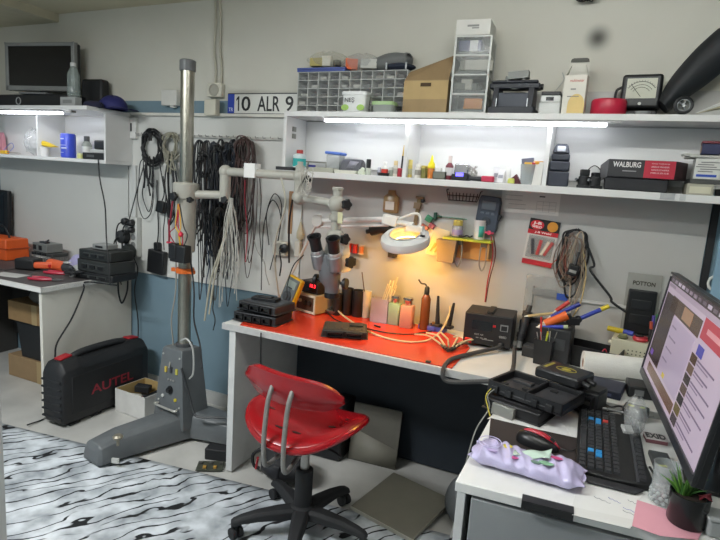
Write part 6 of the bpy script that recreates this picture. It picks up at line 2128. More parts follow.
# sheets and dark mat
p = bpos(60, 262)
for i, (px, py, w2, d2, rz_, col, lab) in enumerate(((77, 258, .20, .09, .1, 'b5b7b6', 'white sheet lying left of the black unit stack'), (10, 275, .20, .10, .2, 'b9b8b3', 'white sheet at the front left of the bench'))):
    q = bpos(px, py)
    one(MB().box((0, 0, .0008), (w2, d2, .0016)), 'paper_sheet', lab, 'paper', m(col, .6), (q.x, q.y, ZB), rz_)
q = bpos(35, 262)
one(MB().box((0, 0, .002), (.34, .14, .004)), 'dark_tray', 'dark flat panel lying behind the orange drill on the bench', 'tray', m('3f3c3c', .5), (q.x, 2.19, ZB), .05)
# orange drill: pistol lying on its side, black battery to the left, chuck to the right
q = bpos(50, 272)
t = thing('cordless_drill', 'orange cordless drill with a black battery lying on the bench front', 'drill', (q.x, q.y+.01, ZB), R(-4))
DO = m('dd5f35', .45)
MB().tube([(-.06, .035, .04), (.10, .03, .04)], .034, 16).ball((-.06, .035, .04), (.03, .034, .034)).out('motor_housing', DO, t)
MB().rings([[(-.035, .02+.03*0, .015), (.02, .015, .015), (.02, .015, .06), (-.035, .02, .06)], [(-.13, -.05, .018), (-.075, -.065, .018), (-.075, -.065, .055), (-.13, -.05, .055)]]).out('grip', DO, t, bev=.01)
MB().box((-.165, -.045, .038), (.13, .10, .07), rz=R(25)).out('battery', m('1d1c1d', .5), t, bev=.010)
MB().tube([(.10, .03, .04), (.15, .028, .04)], .03, 16, r2=.022).tube([(.15, .028, .04), (.175, .027, .04)], .02, 16, r2=.012).out('chuck', m('35363a', .45), t)
MB().box((.12, .03, .073), (.045, .03, .006)).out('pale_label', m('c3c4c2', .4), t)
MB().tube([(.175, .027, .04), (.23, .025, .03)], .003, 8).out('drill_bit', STL, t)
MB().box((-.01, -.004, .038), (.02, .02, .02)).out('trigger', RED, t, bev=.003)
def pliers(label, px, py, rz, col, s_=1.0):
    q = bpos(px, py)
    t = thing('pliers', label, 'pliers', (q.x, q.y, ZB+.0005), rz)
    for sg in (-1, 1):
        MB().cord([(0, 0, .009), (-.04*s_, sg*.018*s_, .009), (-.09*s_, sg*.026*s_, .009), (-.14*s_, sg*.018*s_, .009)], .0085, 8, 5).out('handle', col, t)
        MB().rings([[(0, sg*.001, .003), (0, sg*.012, .003), (0, sg*.012, .015), (0, sg*.001, .015)], [(.055*s_, sg*.0008, .005), (.055*s_, sg*.004, .005), (.055*s_, sg*.004, .013), (.055*s_, sg*.0008, .013)]]).out('jaw', m('6f6f70', .35, .7), t, bev=.001)
    MB().lathe([(.008, 0), (.008, .018), (.005, .019)], n=12).out('pivot', m('55565a', .3, .7), t)
    return t
pliers('red-handled pliers lying at the very front edge of the bench', 53, 281, .35, m('a82038', .4))
pliers('crimson-handled pliers just below the orange drill', 66, 275, .25, m('b42a40', .4))
pliers('small blue-handled pliers right of the drill chuck', 96, 267, .2, m('3c3f8a', .4), .8)
q = bpos(97, 274)
t = thing('scissors', 'steel scissors lying between the red pliers and the blue pliers', 'scissors', (bpos(78, 277).x, bpos(78, 277).y, ZB+.0005), .15)
for sg in (-1, 1):
    MB().box((.06, sg*.004, .004), (.12, .008, .003), rz=sg*.05).out('blade', m('7c7d7c', .3, .8), t)
    MB().torus((-.025, sg*.018, .005), .016, .004, n=18, k=6).out('finger_ring', m('8d8d8a', .4), t)
random.seed(90)
for i, lab in enumerate(('black cable winding from the drill to the unit stack', 'black cable tangle at the bench end under the power strip', 'black cable loop hanging at the back of the bench end')):
    b = MB()
    if i == 0:
        pts = [bpos(80, 272), bpos(92, 274), bpos(104, 268), bpos(116, 272), bpos(122, 266)]
        pts = [(p_.x, min(p_.y, 2.3), ZB+.007+.012*(j % 2)) for j, p_ in enumerate(pts)]
        b.cord(pts, .0045, 6, 6)
    elif i == 1:
        c = V((-2.93, 2.43, ZB))
        pts = [(c.x+.07*math.cos(j*2.3), c.y-.16+.06*math.sin(j*1.7), ZB+.008+.012*(j % 4)) for j in range(16)]
        b.cord(pts, .005, 6, 5)
    else:
        pts = [(-2.86, 2.45, ZB+.03), (-2.78, 2.44, ZB+.01), (-2.755, 2.43, ZB-.1), (-2.76, 2.46, ZB-.17), (-2.78, 2.52, ZB-.1), (-2.785, 2.53, ZB+.02)]
        b.cord(pts, .0055, 6, 6)
    one(b, 'cable', lab, 'cable', BLKM, None)
# under the left bench
def carton(name, label, xa, xb, ya, yb, z0, h_, mat):
    t = thing(name, label, 'box', ((xa+xb)/2, (ya+yb)/2, z0))
    w_, d_ = xb-xa, yb-ya
    MB().box((0, 0, h_/2), (w_, d_, h_)).out('box_body', mat, t, bev=.003)
    MB().box((0, -d_/2-.0005, h_/2), (.05, .001, h_)).out('tape', m('a08a62', .5), t)
    return t
carton('cardboard_box', 'low brown cardboard box on the floor under the left bench', -3.55, -2.92, 2.22, 2.55, .001, .15, CARD)
t = thing('storage_bin', 'black plastic bin standing on the low cardboard box under the left bench', 'bin', (-3.2, 2.36, .152))
MB().rings([[(x*.25*k_, y*.14*k_, z) for x, y in ((-1, -1), (1, -1), (1, 1), (-1, 1))] for k_, z in ((.9, 0), (1, .235), (1.03, .235), (1.03, .25), (.95, .25), (.86, .02))]).out('bin_body', m('17181a', .5), t, bev=.004)
carton('cardboard_box', 'upper brown cardboard box resting on the black bin under the left bench', -3.5, -2.98, 2.2, 2.5, .4035, .13, m('8b6f4a', .85, n=.1))
t = thing('cloth_bag', 'grey rumpled bag on the upper cardboard box under the left bench', 'bag', (-3.25, 2.34, .5345))
MB().rings([[(.16*k_*math.cos(a_)*(1+.08*math.sin(5*a_+i_)), .11*k_*math.sin(a_), z) for a_ in [2*PI*j/22 for j in range(22)]] for i_, (k_, z) in enumerate(((.9, 0), (1.05, .03), (.9, .07), (.4, .10)))]).out('bag_body', m('6e6b66', .8, n=.15), t)
cable('thin black cable lying on the floor by the tool case', [(-2.93, 2.05, .006), (-2.86, 1.98, .006), (-2.80, 1.97, .006), (-2.75, 1.90, .006), (-2.74, 1.8, .014)], .004, BLK)

# ================================================================ on the long bench
def dp(px, py, z=DT):
    p = onz(px, py, z)
    return V((p.x, p.y, z))


def ecu(name, label, c, w_, d_, h_, rz, body, nsock=3, lid=None, group=None, cat='module', fins=0):
    """an opened control-unit housing: flat box, connector sockets at the front, lid plate with ribs"""
    t = thing(name, label, cat, c, rz, group)
    MB().box((0, 0, h_*.5), (w_, d_, h_*.9)).out('housing', body, t, bev=.004)
    MB().box((0, 0, h_*.06), (w_*1.06, d_*1.05, h_*.12)).out('flange', body, t, bev=.002)
    MB().box((0, .01, h_*.97), (w_*.92, d_*.82, h_*.08)).out('lid', lid or body, t, bev=.002)
    for i in range(fins):
        MB().box((-w_*.38+w_*.76*i/max(1, fins-1), .01, h_*1.04), (w_*.04, d_*.7, h_*.08)).out('rib', lid or body, t, bev=.001)
    for i in range(nsock):
        x = (-.5+(i+.5)/nsock)*w_*.86
        s_ = MB()
        sw, sh = w_*.86/nsock*.84, h_*.62
        s_.box((x, -d_/2-.008, h_*.5+sh/2-.002), (sw, .022, .004)).box((x, -d_/2-.008, h_*.5-sh/2+.002), (sw, .022, .004))
        for q in (-1, 1):
            s_.box((x+q*(sw/2-.002), -d_/2-.008, h_*.5), (.004, .022, sh-.006))
        s_.out('connector_shroud', BLK, t)
        MB().box((x, -d_/2-.002, h_*.5), (sw*.7, .006, sh*.3)).out('pin_block', m('4b4a45', .4, .3), t)
    return t


ED = m('26272a', .5, n=.1)
ED2 = m('36352f', .5, .2, .12)
c = dp(253, 318)
c = V((-1.455, 2.135, DT+.0052))
t = ecu('control_unit', 'lower black control unit of the pair at the left end of the red mat', c, .23, .16, .045, R(3), ED, 4)
t = ecu('control_unit', 'upper black control unit with grey flange of the pair on the red mat', (c.x+.012, c.y+.012, c.z+.0515), .22, .16, .042, R(-4), m('303133', .5), 3, m('44474a', .45), fins=0)
one(MB().box((0, 0, .007), (.13, .06, .014)).box((.0, .0, .016), (.07, .03, .006)), 'circuit_cover', 'black cover plate lying on the upper control unit at the left', 'cover', BLK, (c.x+.0, c.y+.02, c.z+.0515+.0435), R(8), bev=.002)
# yellow multimeter leaning back
c = V((ony(282, 306, 2.30).x, 2.30, ZM))
t = thing('multimeter', 'yellow-edged grey multimeter leaning back behind the two black control units', 'multimeter', c, R(-12))
T = tr((0, 0, .006), R(-12), R(15), 0)
MB(T).box((0, .012, .098), (.098, .034, .196)).out('yellow_holster', m('d6a81c', .45), t, bev=.010)
MB(T).box((0, -.006, .099), (.08, .01, .178)).out('case_face', m('5e6263', .45), t, bev=.004)
MB(T).box((0, -.0115, .155), (.062, .003, .04)).out('screen', m('8d958c', .25), t)
MB(T @ tr((0, -.011, .092), PI/2)).lathe([(.027, 0), (.027, .004), (.012, .006), (.011, .013), (.001, .013)], n=22).out('range_dial', m('3a3d3f', .5), t)
MB(T @ tr((.0, -.0125, .137), PI/2)).box((0, 0, 0), (.03, .006, .002)).out('button_row', m('2c2e30', .5), t)
for x, col in ((-.024, '1d1d1f'), (0, 'a12a2a'), (.024, 'a12a2a')):
    MB(T @ tr((x, -.011, .035), PI/2)).lathe([(.007, 0), (.007, .004), (.004, .004), (.003, .001)], n=12).out('jack', m(col, .5), t)
MB(T).cord([(.024, -.016, .035), (.026, -.04, .03), (.02, -.035, .09), (-.01, -.03, .15), (-.02, -.03, .25), (.0, -.01, .32)], .0028).out('lead', BLK, t)
MB(T).tube([(.024, -.011, .035), (.024, -.024, .035)], .006, 10).out('red_plug', RED, t)
c = dp(287, 315, ZM)
lt('control_dial', 'small black round knob standing on the red mat by the yellow multimeter', 'knob', c, [('knob_body', [(.014, 0), (.018, .004), (.018, .022), (.012, .028)], BLK)])
# bench power supply and digital display on top of it
c = dp(311, 311, ZM)
a, b_ = onz(295.5, 312, ZM), onz(325, 308, ZM)
w_ = .15
t = thing('power_supply', 'cream power supply with a brown front panel on the red mat behind the multimeter', 'power supply', (c.x+.015, 2.46, ZM), R(-16))
MB().box((0, 0, .052), (w_, .15, .096)).out('cabinet', m('b3a68f', .5), t, bev=.003)
f = MB()
f.box((0, -.077, .095), (w_, .006, .012)).box((0, -.077, .01), (w_, .006, .012))
for s_ in (-1, 1):
    f.box((s_*(w_/2-.006), -.077, .052), (.012, .006, .074))
f.out('front_frame', m('cdc4ac', .45), t)
MB().box((0, -.076, .052), (w_-.02, .004, .076)).out('front_panel', m('4f3b2a', .5), t)
MB(tr((-.035, -.078, .062), PI/2)).lathe([(.010, 0), (.010, .008), (.007, .008), (.006, .002), (.001, .002)], n=18).out('output_jack', m('d2cdbf', .4), t)
for x in (.005, .035):
    MB(tr((x, -.078, .056), PI/2)).lathe([(.013, 0), (.012, .012), (.002, .013)], n=18).out('knob', m('2b221b', .4), t)
for x in (-.05, .05):
    MB().lathe([(.007, 0), (.008, .004)], (x, -.05, 0), n=10).lathe([(.007, 0), (.008, .004)], (x, .05, 0), n=10).out('foot', BLK, t)
t2 = thing('digital_display', 'black panel display with red digits standing on the cream power supply', 'display', (c.x+.012, 2.46, ZM+.1012), R(-16))
MB().box((0, 0, .032), (.125, .10, .062)).out('case', m('2a2322', .45), t2, bev=.003)
MB().box((0, -.051, .034), (.108, .003, .046)).out('window', m('1a0f10', .25), t2)
txt('10.3', .018, m('ff2a34', .3, em=2.5, n=0), t2, MX.Translation((.028, -.0527, .042)) @ FACE, w=.04)
# heap of small screws in a bowl, black jars
c = dp(334, 313, ZM)
t = thing('parts_dish', 'round dish heaped with small screws on the red mat', 'dish', c)
MB().lathe([(.038, 0), (.052, .014), (.054, .02), (.050, .02), (.036, .004), (.001, .004)], n=28).out('dish_body', m('7a5c50', .4), t)
random.seed(101)
b = MB()
for i in range(46):
    a_, r_ = random.uniform(0, 6.28), .042*math.sqrt(random.random())
    z_ = .012+.02*(1-(r_/.05)**2)*random.uniform(.6, 1.05)
    b.box((r_*math.cos(a_), r_*math.sin(a_), z_), (random.uniform(.006, .014), .006, .006), random.uniform(0, 3), random.uniform(0, 3), random.uniform(0, 3))
o = b.out('screws', m('8d8577', .35, .6, .2), t)
o['kind'] = 'stuff'
for px, pb, pt, wd, lab, Y_ in ((347, 306, 285, 13, 'left black lens cap pot behind the dish of screws', 2.50), (337, 309, 291, 10, 'short black pot just behind the dish of screws', 2.46), (358, 305, 287, 13, 'right black open pot with a tilted rim behind the dish of screws', 2.50)):
    p = V((ony(px, pb, Y_).x, Y_, ZM))
    k = mpp(p)
    r_, h_ = wd*k/2*.95, (ony(px, pt, Y_).z-ZM)*.9
    lt('pot', lab, 'pot', p, [('pot_body', [(r_*.88, 0), (r_*.95, .004), (r_, h_-.004), (r_*.97, h_), (r_*.86, h_-.002), (r_*.8, .006), (.001, .006)], m('1d1a18', .45))], n=26)
# flat white tray in front of pots
c = dp(352, 307, ZM)
one(MB().box((0, 0, .004), (.10, .05, .008)).box((.02, 0, .011), (.05, .03, .008)), 'parts_tray', 'flat cream tray with bits in front of the black open pots', 'tray', m('c6bda6', .5, n=.15, ns=60), (c.x, c.y-.0, ZM), R(-10), bev=.002)
# board in the middle of the mat
c = dp(344, 334, ZM)
t = ecu('control_unit', 'opened brownish black control unit lying alone in the middle of the red mat', V((c.x, c.y+.01, ZM)), .20, .15, .034, R(24), m('2b2925', .5), 2, m('4a453a', .5, .2, .2), fins=6)
MB().box((.05, .02, .040), (.06, .05, .006)).out('chip_plate', m('3b3831', .35, .4), t, bev=.001)
# brush cup, tissue cup, dispensers
c = dp(366, 304, ZM)
c = V((ony(366.5, 303, 2.51).x, 2.51, ZM))
t = thing('cup', 'slim white cup with a long thin brush standing by the lilac caddy', 'cup', c)
hc_ = ony(366, 291, 2.51).z-ZM
MB().lathe([(.02, 0), (.024, hc_), (.021, hc_), (.018, .004), (.001, .004)]).out('cup_body', m('d4cdb8', .45), t)
q = ony(362, 272, 2.52)
MB().tube([(.01, 0, .006), (q.x-c.x, .01, q.z-c.z)], .0028, 6).out('brush_handle', m('5a4030', .5), t)
a, b_ = ony(368, 318, 2.44), ony(387, 320, 2.44)
zt_ = ony(377, 299, 2.44).z
c = V(((a.x+b_.x)/2, 2.475, ZM))
t = thing('tool_caddy', 'lilac square caddy full of white sticks on the red mat', 'caddy', c, R(4))
w_, h_ = (b_.x-a.x)*.86, zt_-ZM
b = MB().box((0, 0, .002), (w_, .06, .004))
for s_ in (-1, 1):
    b.box((s_*(w_/2-.0015), 0, h_/2), (.003, .06, h_)).box((0, s_*.0285, h_/2), (w_-.006, .003, h_))
b.out('caddy_body', m('a79fb4', .45), t)
random.seed(12)
for i in range(11):
    x = -w_*.36+w_*.72*i/10
    L = random.uniform(1.35, 1.95)*h_
    lean = .3*h_+random.uniform(-.05, .25)*h_
    MB().tube([(x*.8, random.uniform(-.015, .015), .005), (x*.8+lean, random.uniform(-.01, .02), L)], .0035, 6).out('stick', m(('d7cfbd', 'c8b99c', 'e0dccf')[i % 3], .6), t)
def pump(label, px0, px1, pb, pt, col, Y_):
    a, b_ = ony(px0, pb, Y_), ony(px1, pb, Y_)
    w_ = b_.x-a.x
    zt_ = ony((px0+px1)/2, pt, Y_).z-ZM
    t = thing('solvent_dispenser', label, 'dispenser', ((a.x+b_.x)/2, Y_+.02, ZM), R(5))
    h_ = zt_*.74
    MB().rings([[(x*w_/2*k_, y*w_/2*k_, z) for x, y in ((-1, -.8), (-.8, -1), (.8, -1), (1, -.8), (1, .8), (.8, 1), (-.8, 1), (-1, .8))] for k_, z in ((.94, 0), (1, .003), (1, h_*.93), (.9, h_)) ]).out('tank', m(col, .4), t)
    MB().lathe([(w_*.30, h_-.001), (w_*.34, h_+.006), (w_*.36, zt_*.9), (w_*.42, zt_*.93), (w_*.40, zt_), (w_*.28, zt_-.003), (.001, zt_-.004)], n=22).out('chrome_top', CHR, t)
    return t
pump('sage green solvent dispenser with a chrome top', 387.5, 398.5, 318, 296, '8fae93', 2.46)
pump('salmon pink solvent dispenser with a chrome top', 399.5, 411.5, 321, 298, 'c08a74', 2.445)
# metal bits along the mat
random.seed(44)
for i in range(9):
    px = 365+i*5.6
    c = dp(px, 315.5+i*.85+(i % 2)*2.5, ZM)
    L = random.uniform(.03, .06)
    t = one(MB().tube([(-L/2, 0, .005), (L/2, random.uniform(-.008, .008), .005)], .0045, 8).box((L*.4, 0, .005), (.012, .012, .009)), 'probe_tip', ('brass', 'steel', 'dull grey')[i % 3]+' probe tip, '+('first', 'second', 'third', 'fourth', 'fifth', 'sixth', 'seventh', 'eighth', 'last')[i]+' from the left in the row before the lilac caddy', 'tip', (BRS, STL, m('77746a', .4, .4))[i % 3], (c.x, c.y, ZM), random.uniform(-1, 1), 'probe tips in front of the caddy', bev=.0008)
# amber bottle with bent spout
c = V((ony(424, 318, 2.47).x, 2.48, ZM))
zt_ = ony(424, 290, 2.47).z-ZM
k = mpp(c)
t = thing('spout_bottle', 'amber brown bottle with a black cap and bent spout', 'bottle', c)
r_ = 9.5*k/2
MB().lathe([(r_*.95, 0), (r_, .004), (r_, zt_*.78), (r_*.5, zt_*.9)]).out('bottle_body', m('6b3d1c', .25), t)
MB().lathe([(r_*.52, zt_*.88), (r_*.55, zt_*.9), (r_*.5, zt_*1.06), (r_*.3, zt_*1.09)]).out('cap', BLK, t)
MB().cord([(0, 0, zt_*1.07), (-.012, 0, zt_*1.14), (-.03, -.004, zt_*1.15), (-.045, -.006, zt_*1.24)], .004, 8).out('spout', m('3b3733', .4), t)
# blue fixtures with black-handled brushes
for i, (px, pb, lab, hx_) in enumerate(((437, 328, 'left blue clamp block holding a black brush behind the cable pile', (438, 296)), (458, 322, 'right blue clamp block holding a black brush beside the soldering station', (454, 303)))):
    c = dp(px, pb, ZM)
    c = V((c.x, min(c.y, 2.49), ZM))
    t = thing('clamp_block', lab, 'clamp', c, R(-8))
    MB().box((-.03, 0, .012), (.09 if i == 0 else .06, .05, .024)).out('blue_block', m('3a4a9a', .4), t, bev=.003)
    MB().box((.01, .0, .03), (.05, .04, .014)).out('black_jaw', BLK, t, bev=.003)
    q = ony(hx_[0], hx_[1], c.y)
    MB().tube([(.015, 0, .03), (q.x-c.x, .004, q.z-c.z)], .012, 10, r2=.006).out('brush_handle', BLKM, t)
    MB().tube([(.0, -.012, .026), (.0, -.012, .045)], .008, 8).out('screw', BRS, t)
# pile of leads with crocodile clips
random.seed(21)
base = dp(449, 344, ZM)
for i in range(7):
    a_ = R(35+i*13)
    c = dp(441+i*3.6, 346+[1, 3, 4, 4.5, 4, 2.5, 0][i], ZM)
    s_ = V((c.x, c.y, ZM+.008+.004*(i % 2)))
    e_ = s_+V((.06+.012*i*.4, .10-.006*i, 0))
    t = thing('clip_lead', ('first', 'second', 'third', 'fourth', 'fifth', 'sixth', 'seventh')[i]+' crocodile clip lead from the left in the pile before the soldering station', 'clip lead', (s_.x, s_.y, ZM), R(78-14*i), 'crocodile clip leads on the mat')
    MB().cord([(.0, .0, .010+.004*(i % 3)), (.03, .05, .016+.006*(i % 3)), (.05+.004*i, .10, .02+.008*(i % 2)), (.04+.01*i, .16, .014+.01*(i % 3))], .0042, 6).out('lead', m('c2b694' if i % 2 else 'a89c80', .5), t)
    MB().tube([(-.022, -.028, .008+.003*(i % 2)), (0, 0, .010+.003*(i % 2))], .007, 8, r2=.0045).out('clip', m('45463f', .4, .4), t)
cable('cream lead snaking across the red mat to the clip pile', [(onz(330, 308, ZM).x, onz(330, 308, ZM).y, ZM+.03), tuple(onz(345, 317, ZM+.02)), tuple(onz(372, 333, ZM+.006)), tuple(onz(400, 341, ZM+.006)), tuple(onz(425, 341, ZM+.006)), tuple(onz(440, 332, ZM+.03)), tuple(onz(449, 315, ZM+.09)), tuple(onz(450, 306, ZM+.11))], .0045, m('c9b892', .5))
cable('thin black lead lying across the red mat', [tuple(onz(318, 296, ZM+.04)), tuple(onz(333, 318, ZM+.004)), tuple(onz(365, 328, ZM+.004)), tuple(onz(390, 333, ZM+.004)), tuple(onz(412, 334, ZM+.004)), tuple(onz(432, 331, ZM+.01))], .003, K1)
one(MB().tube([(-.02, 0, .004), (.02, .004, .004)], .004, 6), 'loose_pin', 'tiny black pin lying on the red mat near the middle', 'pin', BLK, tuple(dp(377, 327, ZM)), -.5)
q = dp(427, 363.5, ZM)
one(MB().box((0, 0, .004), (.02, .016, .008)), 'rubber_foot', 'small brown rubber nub at the front edge of the red mat', 'nub', m('3a2018', .6), (q.x, 2.006, ZM), bev=.002)
# soldering station
a, b_ = onz(462, 345, DT), onz(510, 353, DT)
p0, p1 = V((a.x, a.y, 0)), V((b_.x, b_.y, 0))
w_ = (p1-p0).length
rz = math.atan2((p1-p0).y, (p1-p0).x)
t = thing('soldering_station', 'black soldering station with a red switch and top handle', 'soldering station', ((p0.x+p1.x)/2-math.sin(rz)*.095, (p0.y+p1.y)/2+math.cos(rz)*.095, DT+.0055), rz)
h_ = .147
SB = m('232325', .5, n=.08)
MB().box((0, 0, h_/2+.006), (w_, .18, h_-.008)).out('case', SB, t, bev=.004)
MB().box((0, -.092, h_/2+.006), (w_*.97, .008, h_*.92)).out('front_panel', m('1b1b1d', .45), t, bev=.002)
MB().box((-w_*.12, -.0965, h_*.66), (w_*.42, .002, h_*.28)).out('display', m('151a1f', .2), t)
MB().box((w_*.13, -.097, h_*.70), (.012, .003, .010)).out('red_button', RED, t)
MB().box((w_*.33, -.0965, h_*.68), (w_*.16, .002, h_*.2)).out('outlet', m('8a8b8a', .4), t)
MB().box((w_*.33, -.0975, h_*.67), (w_*.12, .002, h_*.14)).out('outlet_face', BLK, t)
txt('HOT AIR', .007, m('a9a9a6', .4), t, MX.Translation((-w_*.17, -.0968, h_*.38)) @ FACE)
txt('888D', .010, m('a9a9a6', .4), t, MX.Translation((w_*.32, -.0968, h_*.40)) @ FACE)
b = MB()
for i in range(3):
    b.box((-w_*.2+i*.018, -.0968, h_*.28), (.012, .001, .004))
b.box((w_*.02, -.0968, h_*.25), (.05, .001, .003))
b.out('printed_marks', m('8b8b88', .4), t)
MB().box((-w_*.38, -.098, h_*.16), (.030, .010, .022)).out('red_switch', m('d02a22', .35), t, bev=.002)
MB().box((w_*.0, .0, h_+.006), (.03, .13, .012)).out('top_handle', m('1a1a1c', .5), t, bev=.004)
for x in (-w_*.4, w_*.4):
    MB().lathe([(.01, 0), (.01, .009)], (x, -.06, 0), n=10).lathe([(.01, 0), (.01, .009)], (x, .06, 0), n=10).out('foot', BLK, t)
MB(tr((w_*.30, -.096, h_*.14), PI/2)).lathe([(.014, 0), (.014, .01), (.009, .014)], n=16).out('hose_socket', BLK, t)
M_ = WM[t.name]
q0 = M_ @ V((w_*.30, -.11, h_*.14))
HG = m('3c3c3c', .6, n=.04, bump=.2, bs=300)
cable('thick dark grey hose looping over the bench edge from the soldering station', [tuple(q0), tuple(q0+V((-.03, -.035, -.008))), tuple(onz(470, 354, DT+.012)), tuple(onz(450, 360, DT+.012)), (onz(445, 366, DT+.01).x, 1.965, DT-.01), (onz(452, 376, DT-.03).x, 1.955, DT-.035), (onz(475, 384, DT-.01).x, 1.955, DT-.012), (onz(497, 384, DT).x, 1.965, DT+.006), tuple(onz(512, 372, DT+.012)), tuple(onz(514.5, 352, DT+.03)), tuple(onz(515, 346, DT+.05))], .0095, HG, 'hose', 'hose')
# hot-air wand in its holder, right of the station
b0 = V(onz(516, 345, DT+.03))
c = V((b0.x+.012, b0.y+.03, DT+.0005))
t = thing('hot_air_wand', 'black hot-air wand standing nose up beside the soldering station', 'hot air tool', c)
p1 = V((.0, -.02, .05))
p2 = V((.018, -.005, .17))
MB().tube([p1, p2], .015, 14, r2=.0175).out('wand_handle', m('38383a', .5), t)
MB().tube([p2-V((.001, .001, .01)), p2+V((.002, .001, .012))], .0225, 14).tube([p1+V((.002, .002, .015)), p1+V((.004, .004, .035))], .019, 14).out('collar', m('27272a', .5), t)
MB().tube([p2, p2+V((.006, .004, .04))], .012, 12).out('nozzle', m('5c5b58', .4, .6), t)
MB().tube([p1-V((0, 0, .03)), p1+V((.001, .001, .01))], .0125, 12).out('hose_boot', m('8a8b8a', .5), t)
MB().box((.02, .03, .006), (.08, .06, .012)).tube([(.02, .03, .01), (.02, .015, .12)], .008, 8).out('stand', BLKM, t, bev=.002)
one(MB().ball((0, 0, .02), .02), 'blue_ball', 'small blue round cap on the bench beside the wand', 'cap', m('2b37a8', .4), tuple(dp(521, 346)))
# black tool pot full of screwdrivers and side boxes
c = dp(542, 365)
c = V((c.x, c.y+.02, DT+.0006))
t = thing('tool_pot', 'black square tool pot holding tweezers and screwdrivers', 'pot', c, R(-12))
b = MB()
w_, h_ = .075, .105
b.rings([[(x*w_/2*k_, y*.03*k_, z) for x, y in ((-1, -1), (1, -1), (1, 1), (-1, 1))] for k_, z in ((.86, 0), (1, h_), (.92, h_), (.8, .006))])
b.out('pot_body', BLK, t)
random.seed(31)
cols = ('a9a8a4', 'c23026', 'b9b8b4', 'd2b42e', 'b9c43a', '6f7072', 'c0bfba', '9d9c98')
for i in range(8):
    x = -.026+.0075*i
    hh = random.uniform(.13, .16)
    lx = random.uniform(-.012, .012)+(-.018 if i == 1 else 0)
    MB().tube([(x*.7, -.01+.02*(i % 2), .008), (x+lx*.3, -.01+.022*(i % 2), h_), (x+lx, -.012+.024*(i % 2), hh+(.05 if i in (1,) else 0))], .0042 if i in (1, 3, 4) else .002, 6).out('tool', m(cols[i], .4, .6 if i not in (1, 3, 4) else 0), t)
for s_, lab, px, py in ((-1, 'black block left of the black tool pot', 529, 357), (1, 'dark grey lidded block right of the black tool pot', 561, 361)):
    q = dp(px, py)
    t = thing('storage_block', lab, 'block', (q.x, q.y+.02, DT+.0006), R(-10))
    MB().box((0, 0, .022), (.055 if s_ < 0 else .095, .06, .044)).out('block_body', m('27282a', .5), t, bev=.003)
    MB().box((0, 0, .047), (.05 if s_ < 0 else .088, .055, .006)).out('lid', m('3d3e40', .5), t, bev=.001)
# black open trays heaped with pens
a = dp(524, 336)
Yt_ = 2.40
c = V((ony(540, 330, Yt_).x+.02, 2.49, DT+.0006))
t = thing('storage_box', 'tall black box behind the hot-air wand', 'box', c, R(-14))
b = MB().box((0, 0, .003), (.20, .14, .006))
for s_ in (-1, 1):
    b.box((s_*.098, 0, .0675), (.004, .14, .135)).box((0, s_*.068, .0675), (.192, .004, .135))
b.out('box_body', m('1a1a1c', .5), t)
MB().box((0, 0, .105), (.186, .13, .006)).out('tray_insert', m('232325', .5), t)
q = V((ony(556, 340, 2.34).x, 2.345, DT+.0006))
hq = ony(556, 325, 2.33).z-DT-.012
t = thing('pen_stand', 'dark squat box under the heap of pens behind the black tool pot', 'box', q, R(-8))
MB().box((0, 0, hq/2), (.13, .09, hq), tp=.96).out('box_body', m('1f2023', .5), t, bev=.004)
MB().box((0, -.046, hq*.6), (.09, .002, hq*.3)).out('front_plate', m('37393c', .5), t)
c2 = V((ony(592, 352, 2.36).x, 2.40, DT+.0006))
t = thing('open_tray', 'long black open tray behind the paper roll', 'tray', c2, R(-12))
b = MB().box((0, 0, .003), (.23, .13, .006))
for s_ in (-1, 1):
    b.box((s_*.113, 0, .043), (.004, .13, .086)).box((0, s_*.063, .043), (.222, .004, .086))
b.out('tray_base', m('19191b', .45), t)
MB().box((.02, 0, .012), (.14, .09, .012)).out('contents', m('2a2a2c', .5), t, bev=.002)
MB().cord([(.03, -.02, .02), (.04, 0, .07), (.05, .01, .075), (.06, .02, .03)], .003, 6).out('red_wire', m('b3283a', .4), t)
one(MB().box((0, 0, .012), (.07, .05, .024)), 'small_carton', 'wine-red flat carton between the black tool pot and the long tray', 'box', m('7c2530', .5), tuple(dp(569, 359)+V((.01, .01, .0006))), R(-10), bev=.002)
PZ = DT+.140
def pen(label, x0, y0, x1, y1, Ya, Yb, r, col, tip, tipcol, name='pen'):
    A_, B_ = V(ony(x0, y0, Ya)), V(ony(x1, y1, Yb))
    t = thing(name, label, 'pen', A_)
    d = B_-A_
    L = d.length
    d.normalize()
    MB().tube([(0, 0, 0), tuple(d*L*(1-tip))], r, 10).out('barrel', m(col, .4), t)
    MB().tube([tuple(d*L*(1-tip)), tuple(d*L)], r*1.02, 10).out('cap', m(tipcol, .4), t)
    MB().tube([tuple(-d*.016), (0, 0, 0)], .0015, 8, r2=r*.8).out('nib', m('d8d4c6', .4), t)
    return t
pen('long blue pen with a yellow end sticking out furthest right', 572, 322, 609, 306, 2.36, 2.40, .009, '2d3f9e', .22, 'd6c02e')
pen('blue marker on top of the pen heap', 551, 317, 580, 304, 2.34, 2.36, .009, '27358f', .2, '222c7a')
pen('red marker at the back of the pen heap', 556, 311, 569, 302, 2.39, 2.41, .009, 'b8332e', .3, 'c8463e')
pen('wooden pencil lying at the left of the pen heap', 528, 316, 556, 313, 2.40, 2.42, .006, 'c6ad78', .1, '5b4a38')
pen('blue pen lying low across the front of the heap', 540, 327, 568, 327, 2.32, 2.32, .008, '3140a8', .15, 'a9b68c')
A_, B_ = V(ony(545, 324, 2.33)), V(ony(567, 315, 2.35))
t = thing('glue_gun', 'orange hand tool in the middle of the pen heap', 'tool', (A_+B_)/2)
d = (B_-A_)/2
MB().tube([tuple(-d), tuple(d*.3), tuple(d)], .017, 12, r2=.022).out('tool_body', m('d8601c', .45), t)
